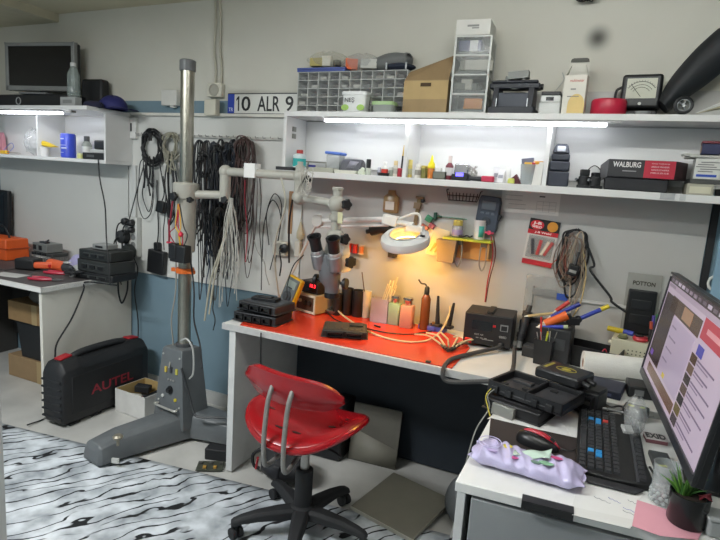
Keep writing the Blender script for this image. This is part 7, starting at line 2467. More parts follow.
MB().tube([tuple(-d*1.7), tuple(-d)], .003, 8, r2=.014).out('white_nozzle', m('d9d2c0', .45), t)
MB().tube([tuple(d), tuple(d*1.2+V((0, 0, -.02)))], .016, 10).out('black_end', BLK, t)
A_ = V(ony(573, 321, 2.36))
one(MB().box((0, 0, .012), (.05, .03, .03)).ball((.02, 0, .02), .016), 'cable_gland', 'black ribbed fitting at the right end of the pen heap', 'fitting', BLK, A_-V((0, 0, .012)), .4, bev=.003)
cable('tan wire rising from the pen heap to the wall', [tuple(ony(572, 318, 2.38)), tuple(ony(580, 304, 2.42)), tuple(ony(584, 288, 2.48)), tuple(ony(586, 270, 2.53)), tuple(ony(583, 250, 2.55))], .003, m('b8a06c', .5), 'wire', 'wire')
# beige perforated supply
a, b_ = ony(612, 352, 2.36), ony(655, 354, 2.36)
w_ = .21
t = thing('power_supply', 'beige perforated power supply box behind the paper roll', 'power supply', (a.x+w_/2, 2.48, DT+.0006), R(-6))
h_ = .125
MB().box((0, 0, h_/2), (w_, .14, h_)).out('cabinet', m('c4c0a8', .5), t, bev=.004)
b = MB()
for i in range(9):
    for j in range(4):
        b.rings([[(-w_*.18+i*.015+.003*math.cos(2*PI*q/8), -.0702-.0004*e_, h_*.36+j*.014+.003*math.sin(2*PI*q/8)) for q in range(8)] for e_ in (0, 1)])
b.out('vent_holes', m('4a4a40', .7), t)
for i in range(3):
    MB(tr((-w_/2, -.03, h_*(.25+.27*i)), 0, -PI/2)).lathe([(.008, 0), (.008, .012), (.005, .014)], n=12).out('terminal', m('d5d2c2', .4), t)
ztop = DT+.0006+h_
q = ony(638, 331, 2.38)
t = thing('red_tool', 'small red and black tool lying on the beige power supply', 'tool', (a.x+.10, 2.45, ztop+.0006), .1)
MB().lathe([(.026, 0), (.030, .008), (.026, .018), (.001, .020)], n=22).out('red_body', m('b8323a', .4), t)
MB().box((-.005, -.004, .022), (.03, .022, .008)).box((.03, .0, .010), (.03, .02, .014)).out('black_part', BLK, t, bev=.002)
t = thing('green_part', 'olive-green capped part left of the red tool on the beige supply', 'part', (a.x+.035, 2.445, ztop+.0006))
MB().lathe([(.018, 0), (.022, .006), (.012, .014)]).out('cap', m('6a6b4a', .5), t)
MB().box((.0, 0, .016), (.03, .014, .008)).out('lever', m('8a8b60', .5), t, bev=.002)
q0 = V((a.x+.155, 2.49, ztop+.0006))
q1 = V((a.x+.02, 2.53, ztop+.012))
t = thing('pen', 'yellow-capped marker lying on the back left corner of the beige power supply', 'pen', q1, R(-20))
MB().tube([(-.045, 0, 0), (.02, 0, 0)], .0115, 12).out('cap', m('d0bb2c', .4), t)
MB().tube([(.02, 0, 0), (.06, 0, 0)], .0105, 12).out('barrel', m('3d4bb0', .4), t)
t = thing('marker_pot', 'small dark pot of coloured markers on the beige supply beside the monitor', 'pot', q0)
MB().lathe([(.024, 0), (.027, .05), (.024, .05), (.022, .004), (.001, .004)]).out('pot_body', m('2a2a2e', .5), t)
for i, (x, y, col, hh) in enumerate(((-.01, 0, '5a4b9a', .105), (.0, .008, '2e9e5a', .11), (.012, .0, '39d04c', .125), (.006, -.01, 'b9b4c6', .09), (.018, .008, '2f63b8', .1), (-.014, -.006, 'b8543c', .08))):
    MB().tube([(x, y, .006), (x*1.6, y*1.4, hh)], .0065, 8).out('marker', m(col, .4), t)
# paper towel roll lying on the bench
a, b_ = onz(583, 368, DT+.04), onz(650, 362, DT+.04)
A_ = V((ony(582, 362, 2.27).x, 2.27, 0))
t = thing('paper_roll', 'white paper towel roll lying in front of the beige supply', 'paper roll', (A_.x+.13, 2.28, DT+.0005), R(11))
M_ = rotm(0, PI/2)
MB(MX.Translation((-.13, 0, .047)) @ M_).lathe([(.047, 0), (.047, .26), (.019, .26), (.019, 0), (.047, 0)], n=36).out('paper_winding', m('dedcd6', .85, n=.03, bump=.5, bs=220), t)
MB(MX.Translation((-.128, 0, .047)) @ M_).lathe([(.0188, 0), (.0188, .256), (.0165, .256), (.0165, 0), (.0188, 0)], n=26).out('card_core', m('9c6f58', .8), t)

# ================================================================ on the computer desk
def pp(px, py, z=PT):
    p = onz(px, py, z)
    return V((p.x, p.y, z))


ZP = PT+.0006
# black mouse pad
P = [(490.5, 419), (488, 446), (520, 456), (580, 470), (586, 441), (540, 431)]
pts = [pp(*q) for q in P]
one(MB().prism([(p.x, p.y) for p in pts][::-1], .003, MX.Translation((0, 0, ZP))), 'mouse_pad', 'dark brown mouse pad under the red-topped mouse', 'mouse pad', m('2e2624', .7, n=.12), None)
ZPP = ZP+.0036
# mouse
c = pp(537, 445, ZPP)
t = thing('computer_mouse', 'black computer mouse with a glossy red top on the dark pad', 'mouse', (c.x, c.y, ZPP), R(-14))
def ms(k_, zk, off=0):
    def f(u, v):
        a_ = 2*PI*u
        r_ = math.sin(v*PI/2)**.8
        x = .062*math.cos(a_)*r_
        y = .034*math.sin(a_)*r_*(1-.18*math.cos(a_))
        z = zk*math.cos(v*PI/2)**.75*(1-.25*math.cos(a_)*r_)
        return (x*k_, y*k_, .001+off+z)
    return f
MB().grid(ms(1, .034), 36, 12).out('shell', m('151517', .35), t)
def top(u, v):
    x = -.062+.124*u
    hw = .026*math.sqrt(max(0, 1-(x/.064)**2))
    y = .006+(v-.5)*1.5*hw
    rr = min(1, math.hypot(x/.062, y/.034))
    z = .0355*max(.05, (1-rr**2.6))**.62*(1-.2*x/.062)
    return (x, y+.004, .0035+z)
MB().grid(top, 26, 10).out('red_top', m('b02434', .18, co=.6), t, sol=.002)
MB().tube([(.035, .001, .032), (.047, .001, .026)], .006, 12).out('scroll_wheel', BLK, t)
cable('black mouse cord running from the red-topped mouse to the keyboard side', [(c.x+.058, c.y-.004, ZPP+.008), (c.x+.09, c.y+.0, ZPP+.007), (c.x+.105, c.y+.03, ZPP+.008), (c.x+.11, c.y+.08, ZPP+.008)], .0022, BLK)


# keyboard: runs away from the viewer, space-bar side towards the wipes
def keyboard():
    A_, B_ = onz(582, 476, PT+.02), onz(588, 408, PT+.02)
    kx0, kx1 = -.002, .176
    y0, y1 = 1.42, 1.92
    cx, cy = (kx0+kx1)/2, (y0+y1)/2
    L, W_ = .46, .176
    t = thing('keyboard', 'black gaming keyboard with blue WASD keys beside the monitor', 'keyboard', (cx, cy, ZP), R(91.5))
    # local x runs along the board (away), local y to the left
    b = MB()
    o = [(-L/2+.01, -W_/2), (-L/2+.05, -W_/2-.008), (-L/2+.13, -W_/2), (L/2-.01, -W_/2), (L/2, -W_/2+.012), (L/2, W_/2-.012), (L/2-.01, W_/2), (-L/2+.04, W_/2), (-L/2, W_/2-.02), (-L/2-.008, 0), (-L/2, -W_/2+.02)]
    b.prism(o, .018, MX.Translation((0, 0, .0005)))
    kb = b.out('base', m('121314', .5), t, bev=.003)
    wr = MB()
    wr.rings([[(-L/2-.008, W_*.40, .004), (-L/2-.008, -W_*.42, .004), (-L/2-.008, -W_*.42, .012), (-L/2-.008, W_*.40, .012)],
              [(-L/2-.034, W_*.30, .003), (-L/2-.034, -W_*.30, .003), (-L/2-.034, -W_*.30, .008), (-L/2-.034, W_*.30, .008)]])
    wr.out('end_rest', m('232427', .45), t, bev=.003)
    MB().box((-.02, -W_*.5+.028, .0195), (L*.90, .007, .004)).out('ridge', m('3a3c40', .35), t)
    kd, kb_, wr_ = m('2e2f32', .45), m('2f8fd0', .4), m('c03a34', .4)
    rowsn = [16, 15, 14, 13, 12, 8]
    # six key rows; y from far side (function keys) to near side
    ys = [W_/2-.018-.0215*i for i in range(5)]
    for r_ in range(6):
        if r_ == 0:
            y = -W_/2+.016
        else:
            y = W_/2-.016-.0208*(r_-1)
        n_ = 18 if r_ else 16
        x0, x1 = -L/2+.016, L/2-.022
        st = (x1-x0)/n_
        i = 0
        while i < n_:
            wd = 1
            if r_ == 1 and i in (5,):
                wd = 6
            x = x0+st*(i+wd/2)
            col = kd
            if (r_, i) in ((3, 14), (2, 14), (3, 13)):
                col = kb_
            elif (r_, i) in ((2, 4), (3, 4), (3, 3)):
                col = kb_
            elif (r_, i) == (4, 14):
                col = wr_
            MB().box((x, y, .0215), (st*wd-.003, .0172, .008), tp=.84).out('key', col, kb)
            i += wd
    return t


keyboard()

# pack of wet wipes
a, b_ = pp(468, 463), pp(581, 497)
c = (a+b_)/2
d = b_-a
rz = math.atan2(d.y, d.x)
W0 = d.length
t = thing('wet_wipes_pack', 'lilac crinkled pack of wet wipes with a torn lid label at the desk front', 'packet', (c.x-math.sin(rz)*.05, c.y+math.cos(rz)*.05, ZP+.0005), rz+R(1))
random.seed(8)
def wipe(u, v):
    # u along length, v round the section
    x = (u-.5)*W0*.99
    k_ = min(1, math.sin(PI*min(max(u, .0), 1))*3.2)
    a_ = 2*PI*v
    ex = 3.2
    c_, s_ = math.cos(a_), math.sin(a_)
    q = 1/((abs(c_)**ex+abs(s_)**ex)**(1/ex))
    y = .056*c_*q*(.88+.12*k_)
    zt = .019*s_*q*k_*(1+.25*math.sin(u*9+1)*(.6+.4*c_))
    wr = .0042*math.sin(u*31+3*c_)*math.cos(u*17-2*s_)+.0025*math.sin(u*63+5*c_)
    return (x+.006*math.sin(a_*3)*(1-k_), y*(1+.03*math.sin(u*23)), .0225+zt*1.05+(wr if s_ > -.3 else 0)*k_)
body = MB().grid(wipe, 60, 30).out('pack_body', m('c4bde0', .2, n=.08, ns=30, bump=.5, bs=45), t, ang=50)
def on_top(x, y):
    u = x/(W0*.99)+.5
    k_ = min(1, math.sin(PI*u)*3.2)
    s_ = max(0, 1-(abs(y)/.056)**3.2)**(1/3.2)
    return .0225+.020*s_*k_*(1+.25*math.sin(u*9+1))+.0025
for nm, x, y, rx_, ry_, col in (('printed_ring', -.10, .005, .030, .030, 'c9c2e6'), ('printed_spot', -.055, .018, .012, .012, 'd8c73a'), ('printed_spot', -.03, -.03, .012, .007, 'c14f8c'), ('printed_spot', .07, .01, .014, .007, 'c2407c'), ('printed_spot', .05, -.03, .018, .010, '7fae8e'), ('printed_spot', -.085, -.035, .013, .007, 'b9a8d6'), ('printed_spot', .025, -.032, .012, .008, '6f8f82')):
    b = MB()
    if nm == 'printed_ring':
        b.torus((x, y, on_top(x, y)), rx_, .0012, rotm(R(4)), 26, 5)
        b.torus((x, y, on_top(x, y)), rx_*.65, .001, rotm(R(4)), 22, 5)
    else:
        b.prism([(x+rx_*math.cos(2*PI*i/18)*(1+.15*math.sin(3*2*PI*i/18)), y+ry_*math.sin(2*PI*i/18)) for i in range(18)], .0012, MX.Translation((0, 0, on_top(x, y)+.0005)))
    b.out(nm, m(col, .35), body)
b = MB()
b.grid(lambda u, v: (-.035+.09*u, -.018+.036*v+.012*u, on_top(-.035+.09*u, 0)+.001+.012*u*u*(v)+.003*math.sin(9*u+4*v)), 14, 8)
b.out('lid_label', m('b9cfc0', .2, n=.12, ns=25), t, sol=.0008)

# papers, pink note, black edge guard
def sheet(label, pxs, z, col, name='paper_sheet', cat='paper', lines=0, group=None):
    pts = [pp(x, y, z) for x, y in pxs]
    c = sum(pts, V((0, 0, 0)))/len(pts)
    t = thing(name, label, cat, (c.x, c.y, z), 0, group)
    pr = [(p.x-c.x, p.y-c.y) for p in pts]
    ar = sum(pr[i][0]*pr[(i+1) % len(pr)][1]-pr[(i+1) % len(pr)][0]*pr[i][1] for i in range(len(pr)))
    if ar < 0:
        pr = pr[::-1]
    MB().prism(pr, .0006).out('sheet', m(col, .7, n=.02), t)
    random.seed(len(label))
    for i in range(lines):
        x, y = random.uniform(-.05, .05), -.03+.07*i/max(1, lines)
        L = random.uniform(.02, .05)
        MB().cord([(x+L*j/6, y-.012*j/6+.0022*(-1)**j, .0009) for j in range(7)], .0005, 4, 2).out('handwriting', m('4a55a8' if i % 2 else '5b5e66', .6), t)
    return t
sheet('large white sheet of handwriting between the wipes and the pink note', [(582, 474), (646, 487), (640, 500), (632, 527), (596, 520), (572, 506)], ZP+.0002, 'dcdcda', lines=5)
sheet('white folded sheet sticking out over the desk edge below the handwriting', [(573, 507), (634, 520), (630, 529), (572, 515)], ZP+.0012, 'd5d5d2')
sheet('pink paper note under the black plant pot', [(637, 500), (690, 517), (704, 528), (698, 540), (660, 536), (632, 526)], ZP+.0022, 'd79aa8', name='paper_note')
a, b_ = pp(531, 492), pp(573, 503)
rz = math.atan2(b_.y-a.y, b_.x-a.x)
c = (a+b_)/2
one(MB().box((0, 0, -.006), (.115, .008, .018)).box((0, .012, .0032), (.115, .03, .003)), 'edge_guard', 'black plastic strip hooked over the front edge of the computer desk', 'strip', BLK, (c.x-.005, 1.2545-.012, PT), R(3.9))
sheet('white scrap lying under the black unit pile behind the mouse pad', [(487, 419), (520, 395), (588, 400), (586, 437), (575, 440), (560, 420)], ZP+.0001, 'd8d8d6')

# black units piled behind the mouse pad
c = pp(528, 408)
c = V((-.15, 1.80, ZP+.001))
t = ecu('control_unit', 'bottom black unit of the pile behind the mouse pad', V((c.x-.03, c.y, c.z)), .19, .18, .04, R(-16), m('1d1d1f', .45), 0)
MB().box((-.02, -.10, .016), (.075, .02, .036), rx=R(-8)).out('metal_tab', m('a5a49e', .35, .6), t, bev=.001)
c = V((c.x+.005, c.y+.015, c.z+.0452))
t = thing('open_housing', 'black opened plastic housing with two wells on top of the unit pile', 'housing', c, R(-20))
PLB = m('222325', .42)
w_, d_ = .26, .17
MB().box((0, 0, .008), (w_, d_, .016)).out('housing_base', PLB, t, bev=.003)
f = MB()
for x in (-w_/2+.004, .005, w_/2-.004):
    f.box((x, 0, .024), (.008, d_, .032))
for y in (-d_/2+.004, d_/2-.004):
    f.box((0, y, .024), (w_, .008, .032))
f.out('well_walls', PLB, t, bev=.002)
MB().box((-.06, 0, .019), (.10, .12, .008)).box((-.06, .03, .026), (.07, .03, .01)).out('well_insert', m('2d2e30', .4), t, bev=.002)
MB().box((.065, .0, .021), (.10, .13, .012)).out('well_insert', m('303134', .4), t, bev=.002)
for x, y in ((-.02, -.03), (.05, .03), (-.09, -.045)):
    MB().box((x, y, .029), (.022, .016, .006)).out('slot', BLKM, t)
for x in (-.1, -.05, .04, .09):
    MB().box((x, -d_/2-.004, .016), (.022, .010, .022)).out('clip_tab', PLB, t, bev=.001)
c3 = V((.0, 1.932, ZP+.001))
t = ecu('control_unit', 'black lower unit under the yellow-printed box', c3, .13, .085, .08, R(-20), m('18191b', .45), 2)
c4 = V((onz(560, 380, .83).x, onz(560, 380, .83).y, c3.z+.0597))
c4 = V((-.068, 1.93, c3.z+.0875))
t = thing('black_device', 'black box with yellow emblem printed on top lying over the unit pile', 'device', c4, R(-22))
MB().box((0, 0, .019), (.155, .13, .036)).out('device_body', m('1f2022', .38, co=.2), t, bev=.008)
MB().torus((.005, .0, .0372), .034, .0014, MX.Diagonal((1, .62, 1, 1)), 26, 5).out('yellow_emblem', m('b8a83a', .4), t)
MB().prism([(.005+.018*math.cos(2*PI*i/6), .012*math.sin(2*PI*i/6)) for i in range(6)], .0006, MX.Translation((0, 0, .0370))).out('yellow_emblem', m('a89a38', .4), t)
MB().box((-.056, .0, .0372), (.012, .07, .0008)).out('yellow_text_strip', m('a0963c', .4), t)
for y in (-.03, .01):
    MB().tube([(.077, y, .018), (.105, y-.004, .014)], .009, 10).out('plug', BLK, t)
# yellow and thin wires at the desk's left edge
cable('yellow wire looping at the left side of the black unit pile', [tuple(onz(505, 382, .80)), tuple(onz(492, 388, .79)), tuple(onz(486, 396, .77)), tuple(onz(488, 408, PT+.02)), tuple(onz(490, 416, PT+.006))], .002, m('b9ac3a', .4), 'wire', 'wire')
q = V(onz(488, 395, .78))
cable('thin pale wire hanging off the left edge of the computer desk', [tuple(onz(500, 386, .80)), tuple(q), (-.275, 1.72, PT+.01), (-.30, 1.66, PT-.05), (-.31, 1.60, PT-.16), (-.295, 1.50, PT-.2), (-.30, 1.45, PT-.3)], .0022, m('8c8c86', .4), 'wire', 'wire')
# behind: dark blue flat box, disk, power brick with yellow marks, cables
c = V((onz(603, 384, DT+.02).x, onz(603, 384, DT+.02).y, DT+.0006))
c = V((.07, 2.10, DT+.0006))
t = thing('flat_box', 'dark blue flat box lying on the bench under the paper roll front', 'box', c, R(-8))
MB().box((0, 0, .014), (.12, .14, .028)).out('box_body', m('1e2236', .45), t, bev=.004)
MB().box((-.0, -.071, .014), (.06, .001, .01)).out('label_band', m('4b5270', .5), t)
c = V((.205, 2.14, DT+.0006))
t = thing('drive_unit', 'black drive unit under the far monitor corner beside the paper roll', 'drive', c, R(5))
MB().box((0, 0, .022), (.13, .10, .042)).out('drive_body', m('161719', .4), t, bev=.004)
MB().box((-.03, -.051, .022), (.03, .002, .02)).out('label_band', m('6b6c6c', .5), t)
c = V((onz(634, 394, PT+.02).x, onz(634, 394, PT+.02).y, ZP))
c = V((.165, 1.945, ZP))
t = thing('power_brick', 'black power brick with yellow-green stickers beside the keyboard far end', 'adapter', (c.x, c.y, ZP), R(-12))
MB().box((0, 0, .02), (.075, .055, .04)).out('brick_body', m('1b1c1e', .4), t, bev=.006)
MB().box((-.015, -.004, .0404), (.018, .014, .001)).out('yellow_sticker', m('c8cf2e', .4), t)
MB().box((.018, .004, .0404), (.014, .012, .001)).out('yellow_sticker', m('b9d23a', .4), t)
random.seed(14)
for i, (lab, y0, r_, col) in enumerate((('black cable from the yellow-printed box across to the power brick', 1.955, .004, '151517'), ('black cable lying nearest the wall in the bundle behind the keyboard', 1.968, .0035, '1c1c1f'), ('black looped cable at the far end of the keyboard', 1.935, .003, '17181a'), ('grey cable slanting from the keyboard end to the monitor foot', 1.918, .004, '9b9c9a'))):
    pts = []
    for j in range(7):
        u = j/6
        x = c4.x+.11+u*(.15-c4.x-.07+(.03 if i == 3 else 0))
        pts.append((x, y0+.012*math.sin(j*1.9+i)*(0 if i == 3 else 1)+(.02*u if i == 3 else 0), ZP+.006+.008*(i % 2)+.006*abs(math.sin(j*1.3+i))))
    cable(lab, pts, r_, m(col, .45))

# monitor on its stand; it faces left towards the keyboard
def monitor():
    zb = .865
    far, near = V(onz(640, 372, zb)), V(onz(691.5, 487, zb))
    d = far-near
    d.z = 0
    L = d.length
    d.normalize()
    nrm = V((-d.y, d.x, 0))            # towards the viewer's left
    if nrm.x > 0:
        nrm = -nrm
    # top far corner sits on the sight line through (672,274); find height and lean
    H = .36
    best = None
    for k in range(200):
        tl = R(k*.2)
        p = far+V((0, 0, math.cos(tl)*H))-nrm*math.sin(tl)*H
        q = p-CP
        sx = 360+F*q.dot(CR)/q.dot(_f)
        e_ = abs(sx-672)
        if best is None or e_ < best[0]:
            best = (e_, tl)
    tl = best[1]
    up = V((0, 0, 1))*math.cos(tl)-nrm*math.sin(tl)
    fn = nrm*math.cos(tl)+V((0, 0, 1))*math.sin(tl)
    mid = (far+near)/2
    foot = mid-nrm*.17
    t = thing('computer_monitor', 'large wide black monitor showing a web page, turned towards the keyboard', 'monitor', (foot.x, foot.y, PT+.0006))
    M0 = MX((( d.x, up.x, fn.x, mid.x), (d.y, up.y, fn.y, mid.y), (d.z, up.z, fn.z, mid.z), (0, 0, 0, 1)))
    # in this frame x runs to the far end, y up the screen, z out of the screen
    BZ = m('1a1b1d', .35)
    MB(M0).box((0, H/2, -.014), (L, H, .018)).out('panel', BZ, t, bev=.003, world=True)
    MB(M0).rings([[(-L*.36, H*.16, -.022), (L*.36, H*.16, -.022), (L*.36, H*.88, -.022), (-L*.36, H*.88, -.022)], [(-L*.2, H*.28, -.06), (L*.2, H*.28, -.06), (L*.2, H*.74, -.06), (-L*.2, H*.74, -.06)]]).out('rear_cover', BZ, t, bev=.004, world=True)
    bz = MB(M0)
    bz.box((0, .011, -.002), (L, .022, .008)).box((0, H-.004, -.002), (L, .008, .008))
    for s_ in (-1, 1):
        bz.box((s_*(L/2-.004), H/2, -.002), (.008, H-.03, .008))
    bz.out('bezel', m('2a2b2e', .3), t, bev=.001, world=True)
    E_ = 1.0
    def scr(h, e_=.62):
        return m(h, .25, em=e_, n=0)
    x0, x1, y0, y1 = -L/2+.008, L/2-.008, .022, H-.008
    MB(M0).box(((x0+x1)/2, (y0+y1)/2, -.004), (x1-x0, y1-y0, .002)).out('screen', scr('b3a4b4', .24), t, world=True)
    SW, SH = x1-x0, y1-y0
    def blk(u0, u1, v0, v1, h, z=0, nm='page_block', e_=.22):
        # u: 0 = far (page left edge as seen) .. 1 near ; v: 0 bottom .. 1 top ; page left is the far end
        xa, xb = x1-u0*SW, x1-u1*SW
        return MB(M0).box(((xa+xb)/2, y0+(v0+v1)/2*SH, -.0026+z), (abs(xa-xb), (v1-v0)*SH, .0008)).out(nm, scr(h, e_), t, world=True)
    blk(0, 1, .93, 1, '4a4246')
    random.seed(6)
    for i in range(14):
        blk(.03+i*.066, .075+i*.066, .945, .975, random.choice(('8a7d88', 'b9acba', '6a6068')), .0008, 'browser_tab')
    blk(0, 1, .885, .93, 'a596a6')
    blk(.02, .14, .895, .92, '8f828f', .0008)
    blk(.02, .24, .16, .83, '3a2f33')          # dark picture at the left of the page
    blk(.14, .62, .70, .84, '54463f')          # banner
    blk(.36, .50, .72, .83, '9a7c66', .0008)
    blk(.24, .60, .16, .68, 'a99bb0')
    for i in range(4):
        blk(.27, .30+random.uniform(.02, .1), .60-.1*i, .615-.1*i, '887b8e', .0008, 'text_line')
    blk(.05, .10, .20, .25, '6a4a9a', .0008)
    blk(.08, .60, .04, .13, '6a4e42')
    blk(.34, .38, .17, .21, 'b9a23c', .0008)
    blk(.64, .98, .72, .88, 'a8424e')
    blk(.70, .92, .78, .82, 'c78a90', .0008)
    blk(.66, .73, .60, .68, '4a4c9a', .0008)
    for i in range(7):
        v = .58-i*.083
        blk(.62, .69, v-.06, v+.01, ('4a3c34', '6a5a50', '3a3436', '5a4a44', '2e2a2c', '6a5c3c', '4c4246')[i], .0008, 'thumbnail')
        blk(.70, .70+random.uniform(.14, .24), v-.012, v, '76697c', .0008, 'text_line')
        blk(.70, .70+random.uniform(.08, .16), v-.036, v-.026, '8b7d90', .0008, 'text_line')
    # stand
    back = mid-nrm*.13
    MB().box((foot.x, foot.y, PT+.0006+.006), (.20, .28, .011)).out('stand_base', BZ, t, bev=.003, world=True)
    q = M0 @ V((0, H*.45, -.05))
    MB().tube([(foot.x, foot.y, PT+.012), (foot.x, foot.y, .98), (q.x+.02, q.y, 1.04), tuple(q)], .021, 14).out('stand_column', BZ, t, world=True)
    return t


monitor()

# things between keyboard and monitor
a = pp(655, 441)
t = thing('note_card', 'small white card with black handwriting beside the keyboard', 'card', (a.x, a.y, ZP+.012), R(8))
MB().box((0, 0, .001), (.062, .05, .0016)).out('card', m('cfc9c8', .6), t)
MB().box((0, -.0, -.006), (.058, .046, .011)).out('carton', m('8a5a62', .6), t)
txt('EXID', .034, m('2a2a2c', .5), t, MX.Translation((0, .002, .0026)), w=.054, bold=.02)
baggie('clear crumpled plastic bag lying under the monitor beside the keyboard', 626, 650, 405, 1.70, ZP+.001, .14, m('cfd2d2', .1, al=.35), [('parts', m('b9bab8', .5), .03, .05, .01)], 33)
q = pp(650, 470)
one(MB().box((0, 0, .008), (.05, .16, .015)), 'charger_case', 'dark grey flat case under the yellow tag beside the keyboard near end', 'case', m('3d3e40', .5), (.222, 1.60, ZP), R(6), bev=.003)
one(MB().box((0, 0, .001), (.022, .010, .0012)), 'yellow_tag', 'tiny yellow tag lying on the dark grey flat case', 'tag', m('c6c94a', .5), (.218, 1.585, ZP+.0156), R(20))
cable('grey cable crossing from the keyboard to under the monitor', [(.185, 1.56, ZP+.016), (.205, 1.52, ZP+.006), (.235, 1.515, ZP+.005), (.28, 1.53, ZP+.005)], .003, K1)
# clear glass and black plant pot
c = pp(666, 487)
c = V((.205, 1.415, ZP))
t = thing('drinking_glass', 'clear cut-glass tumbler left of the black plant pot', 'glass', c)
GL = m('cfd6d6', .05, al=.3, n=0)
MB().lathe([(.022, 0), (.025, .004), (.027, .035), (.030, .10), (.0285, .10), (.025, .03), (.022, .008), (.001, .008)], n=24).out('glass_body', GL, t)
b = MB()
for j in range(3):
    for i in range(12):
        a_ = 2*PI*(i+.5*(j % 2))/12
        b.ball((.0262*math.cos(a_), .0262*math.sin(a_), .008+.011*j), .0055, 8)
o = b.out('cut_facets', m('c9d0d0', .05, al=.5), t)
o['kind'] = 'stuff'
c = pp(684, 522)
c = V((.247, 1.345, ZP+.0032))
t = thing('potted_plant', 'black pot with a spiky green succulent in front of the monitor corner', 'plant', c)
rp = .041
MB().lathe([(rp*.92, 0), (rp*.97, .004), (rp, .072), (rp*.93, .072), (rp*.9, .062), (.001, .060)], n=32).out('pot', m('121214', .22), t)
MB().lathe([(rp*.90, .0605), (rp*.5, .064), (.001, .064)], n=24).out('soil', m('2b211a', .9), t)
random.seed(17)
for i in range(30):
    a_ = random.uniform(0, 2*PI)
    L = random.uniform(.03, .065)
    tlt = random.uniform(.1, .9)
    x0, y0 = -.012+.008*math.cos(a_), .006+.008*math.sin(a_)
    d1 = V((math.cos(a_)*math.sin(tlt), math.sin(a_)*math.sin(tlt), math.cos(tlt)))
    pts = [V((x0, y0, .062)), V((x0, y0, .062))+d1*L*.5+V((0, 0, .004)), V((x0, y0, .062))+d1*L]
    MB().tube(smooth(pts, 4), .0036, 6, r2=.0006).out('leaf', m(('4f7d32', '6a9a3c', '3d6a2e')[i % 3], .5), t)
for i in range(4):
    MB().cord([(.018, -.004+.006*i, .062), (.026+.004*i, -.008+.006*i, .075), (.04, -.012+.01*i, .07)], .0022, 6).out('red_stem', m('7a2a34', .5), t)
# things at the right frame edge in front of the monitor
a = pp(712, 536)
t = thing('grey_container', 'light grey rounded plastic container at the bottom right corner', 'container', (.315, 1.338, ZP), R(6))
MB().box((0, 0, .02), (.07, .05, .04)).out('container_body', m('9fa2a2', .4), t, bev=.008, seg=3)
MB().box((0, 0, .043), (.074, .054, .008)).out('lid', m('b4b6b6', .4), t, bev=.003)
t = thing('spray_can', 'beige can standing behind the light grey container', 'can', (.352, 1.415, ZP))
MB().lathe([(.024, 0), (.026, .004), (.026, .075), (.02, .085)], n=22).out('can_body', m('8f8478', .45), t)
MB().lathe([(.014, .084), (.014, .10), (.01, .104)], n=16).out('cap', m('c3bcb2', .4), t)

# ================================================================ under the long bench
t = thing('backpack', 'black backpack with a red zip pull on the floor under the bench', 'backpack', (onz(266, 486, 0).x+.035, onz(266, 486, 0).y+.10, .0075), R(-20))
def bp(u, v):
    a_ = 2*PI*u
    k_ = math.sin(PI*min(max(v, .03), .97))**.45
    return (.15*k_*math.cos(a_)*(1+.08*math.sin(4*a_+v*3)), .10*k_*math.sin(a_)*(1+.06*math.sin(3*a_)), .16*v*(1+.10*math.sin(2*a_)))
MB().grid(bp, 34, 14).out('bag_body', m('131316', .7, n=.15), t)
def pk(u, v):
    return (-.07+.14*u, -.085-.025*math.sin(PI*u)*math.sin(PI*v), .03+.08*v)
MB().grid(pk, 12, 8).out('pocket', m('1b1b1f', .6), t, sol=.006)
MB().box((-.10, -.09, .06), (.008, .008, .07), ry=.2).out('red_zip_pull', m('a32630', .5), t)
MB().cord([(-.1, -.06, .13), (-.135, -.09, .09), (-.14, -.08, .03), (-.12, -.06, .012)], .009, 6).out('strap', BLKM, t)
t = thing('computer_tower', 'black box unit standing on the floor behind the chair column', 'computer', (-1.2, 2.45, .001), R(4))
MB().box((0, 0, .15), (.18, .18, .30)).out('case', m('101113', .5), t, bev=.006)
MB().box((0, -.092, .15), (.17, .006, .29)).out('front_panel', m('18191c', .45), t, bev=.003)
MB().box((.0, -.096, .25), (.12, .002, .035)).out('drive_cover', m('232427', .4), t)
t = thing('leaning_board', 'two-tone grey board leaning against the dark shade panel under the bench', 'board', (-.955, 2.44, .001), R(4))
MB(tr((0, 0, .0), R(-10))).box((0, 0, .15), (.26, .012, .30)).out('board', m('5e5b52', .6, n=.1), t)
MB(tr((0, -.0075, .0), R(-10))).add([(-.13, 0, .005), (.13, 0, .005), (.13, 0, .10), (-.13, 0, .17)], [(0, 1, 2, 3)]).out('pale_area', m('7d7a6e', .6), t, sol=.002)
c = V((-.60, 2.24, .001))
P = [(388, 480), (437, 482), (472, 530), (430, 526), (368, 512)]
pts = [onz(x, y, .03) for x, y in P]
t = thing('floor_panel', 'grey beige panel lying tilted on the floor under the bench', 'panel', (-.675, 2.14, .0085), R(-14))
MB(tr((0, 0, .022), R(5), R(0))).box((0, 0, 0), (.33, .33, .016)).out('panel_board', m('79766b', .5, n=.06), t, bev=.002)
MB(tr((0, 0, .022), R(5), R(0))).box((0, -.166, 0), (.33, .003, .017)).out('edge_strip', m('b0ada2', .5), t)
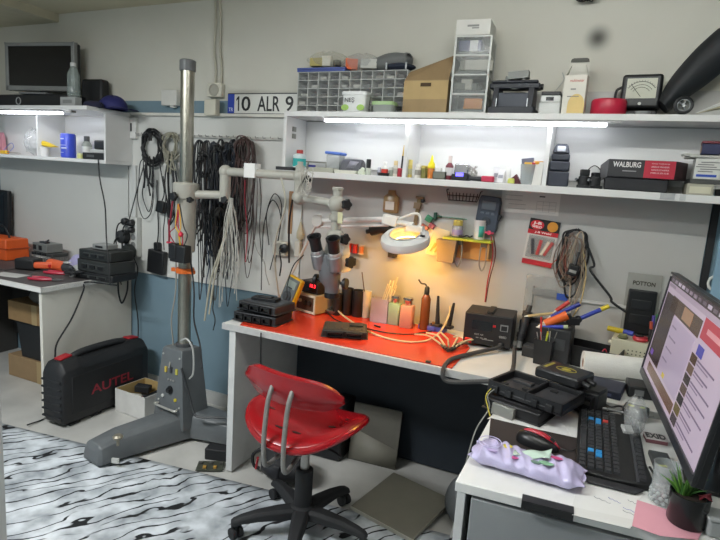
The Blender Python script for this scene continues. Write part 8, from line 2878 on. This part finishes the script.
MB().box((0, .15, .010), (.28, .06, .018)).out('batten', m('5a574e', .6), t)
t = thing('plastic_sack', 'grey crumpled sack on the floor beside the computer desk', 'sack', (-.41, 2.20, .001))
def sk(u, v):
    a_ = 2*PI*u
    k_ = math.sin(PI*min(max(v, .04), .97))**.5
    return (.085*k_*math.cos(a_)*(1+.1*math.sin(5*a_+2*v)), .12*k_*math.sin(a_)*(1+.06*math.sin(3*a_+1)), .22*v*(1+.08*math.sin(2*a_)))
MB().grid(sk, 34, 14).out('sack_body', m('5b5d5e', .5, n=.15), t)
MB().cord([(-.03, 0, .215), (0, .01, .25), (.03, 0, .24)], .008, 6).out('tied_neck', m('6b6d6e', .5), t)
cable('black cord hanging down the inside of the bench side panel', [(ony(262, 340, 1.985).x, 1.975, DT-.005), (ony(262, 360, 1.985).x, 1.975, .62), (ony(261, 400, 1.985).x, 1.985, .45), (ony(259, 440, 2.0).x, 2.02, .25), (ony(258, 470, 2.1).x, 2.10, .14)], .0035, BLK)
# behind the stand foot
t = thing('power_adapter', 'black adapter lying on the floor by the bench side panel', 'adapter', (-1.66, 2.08, .001), .3)
MB().box((0, 0, .03), (.12, .07, .06)).out('adapter_body', BLKM, t, bev=.006)
MB().cord([(.06, 0, .03), (.09, .04, .02), (.06, .10, .012), (-.02, .12, .012)], .005).out('cord', BLKM, t)
t = thing('circuit_board', 'bare circuit board with amber parts on the floor by the bench side', 'circuit board', (-1.63, 1.985, .0075), R(30))
MB().box((0, 0, .002), (.13, .09, .003)).out('board', m('3f4238', .5, n=.2, ns=60), t)
for i in range(5):
    MB().box((-.05+.025*i, .02*(-1)**i, .008), (.016, .016, .010)).out('component', m('a8823a' if i % 2 else '4a4a46', .5), t, bev=.001)
cable('grey cable drooping over the right foot of the microscope stand', [(-1.93, 2.10, .42), (-1.885, 2.11, .28), (-1.84, 2.10, .19), (-1.80, 2.11, .175), (-1.73, 2.14, .18), (-1.66, 2.17, .172), (-1.62, 2.14, .12), (-1.60, 2.12, .07)], .006, m('2f3133', .5))
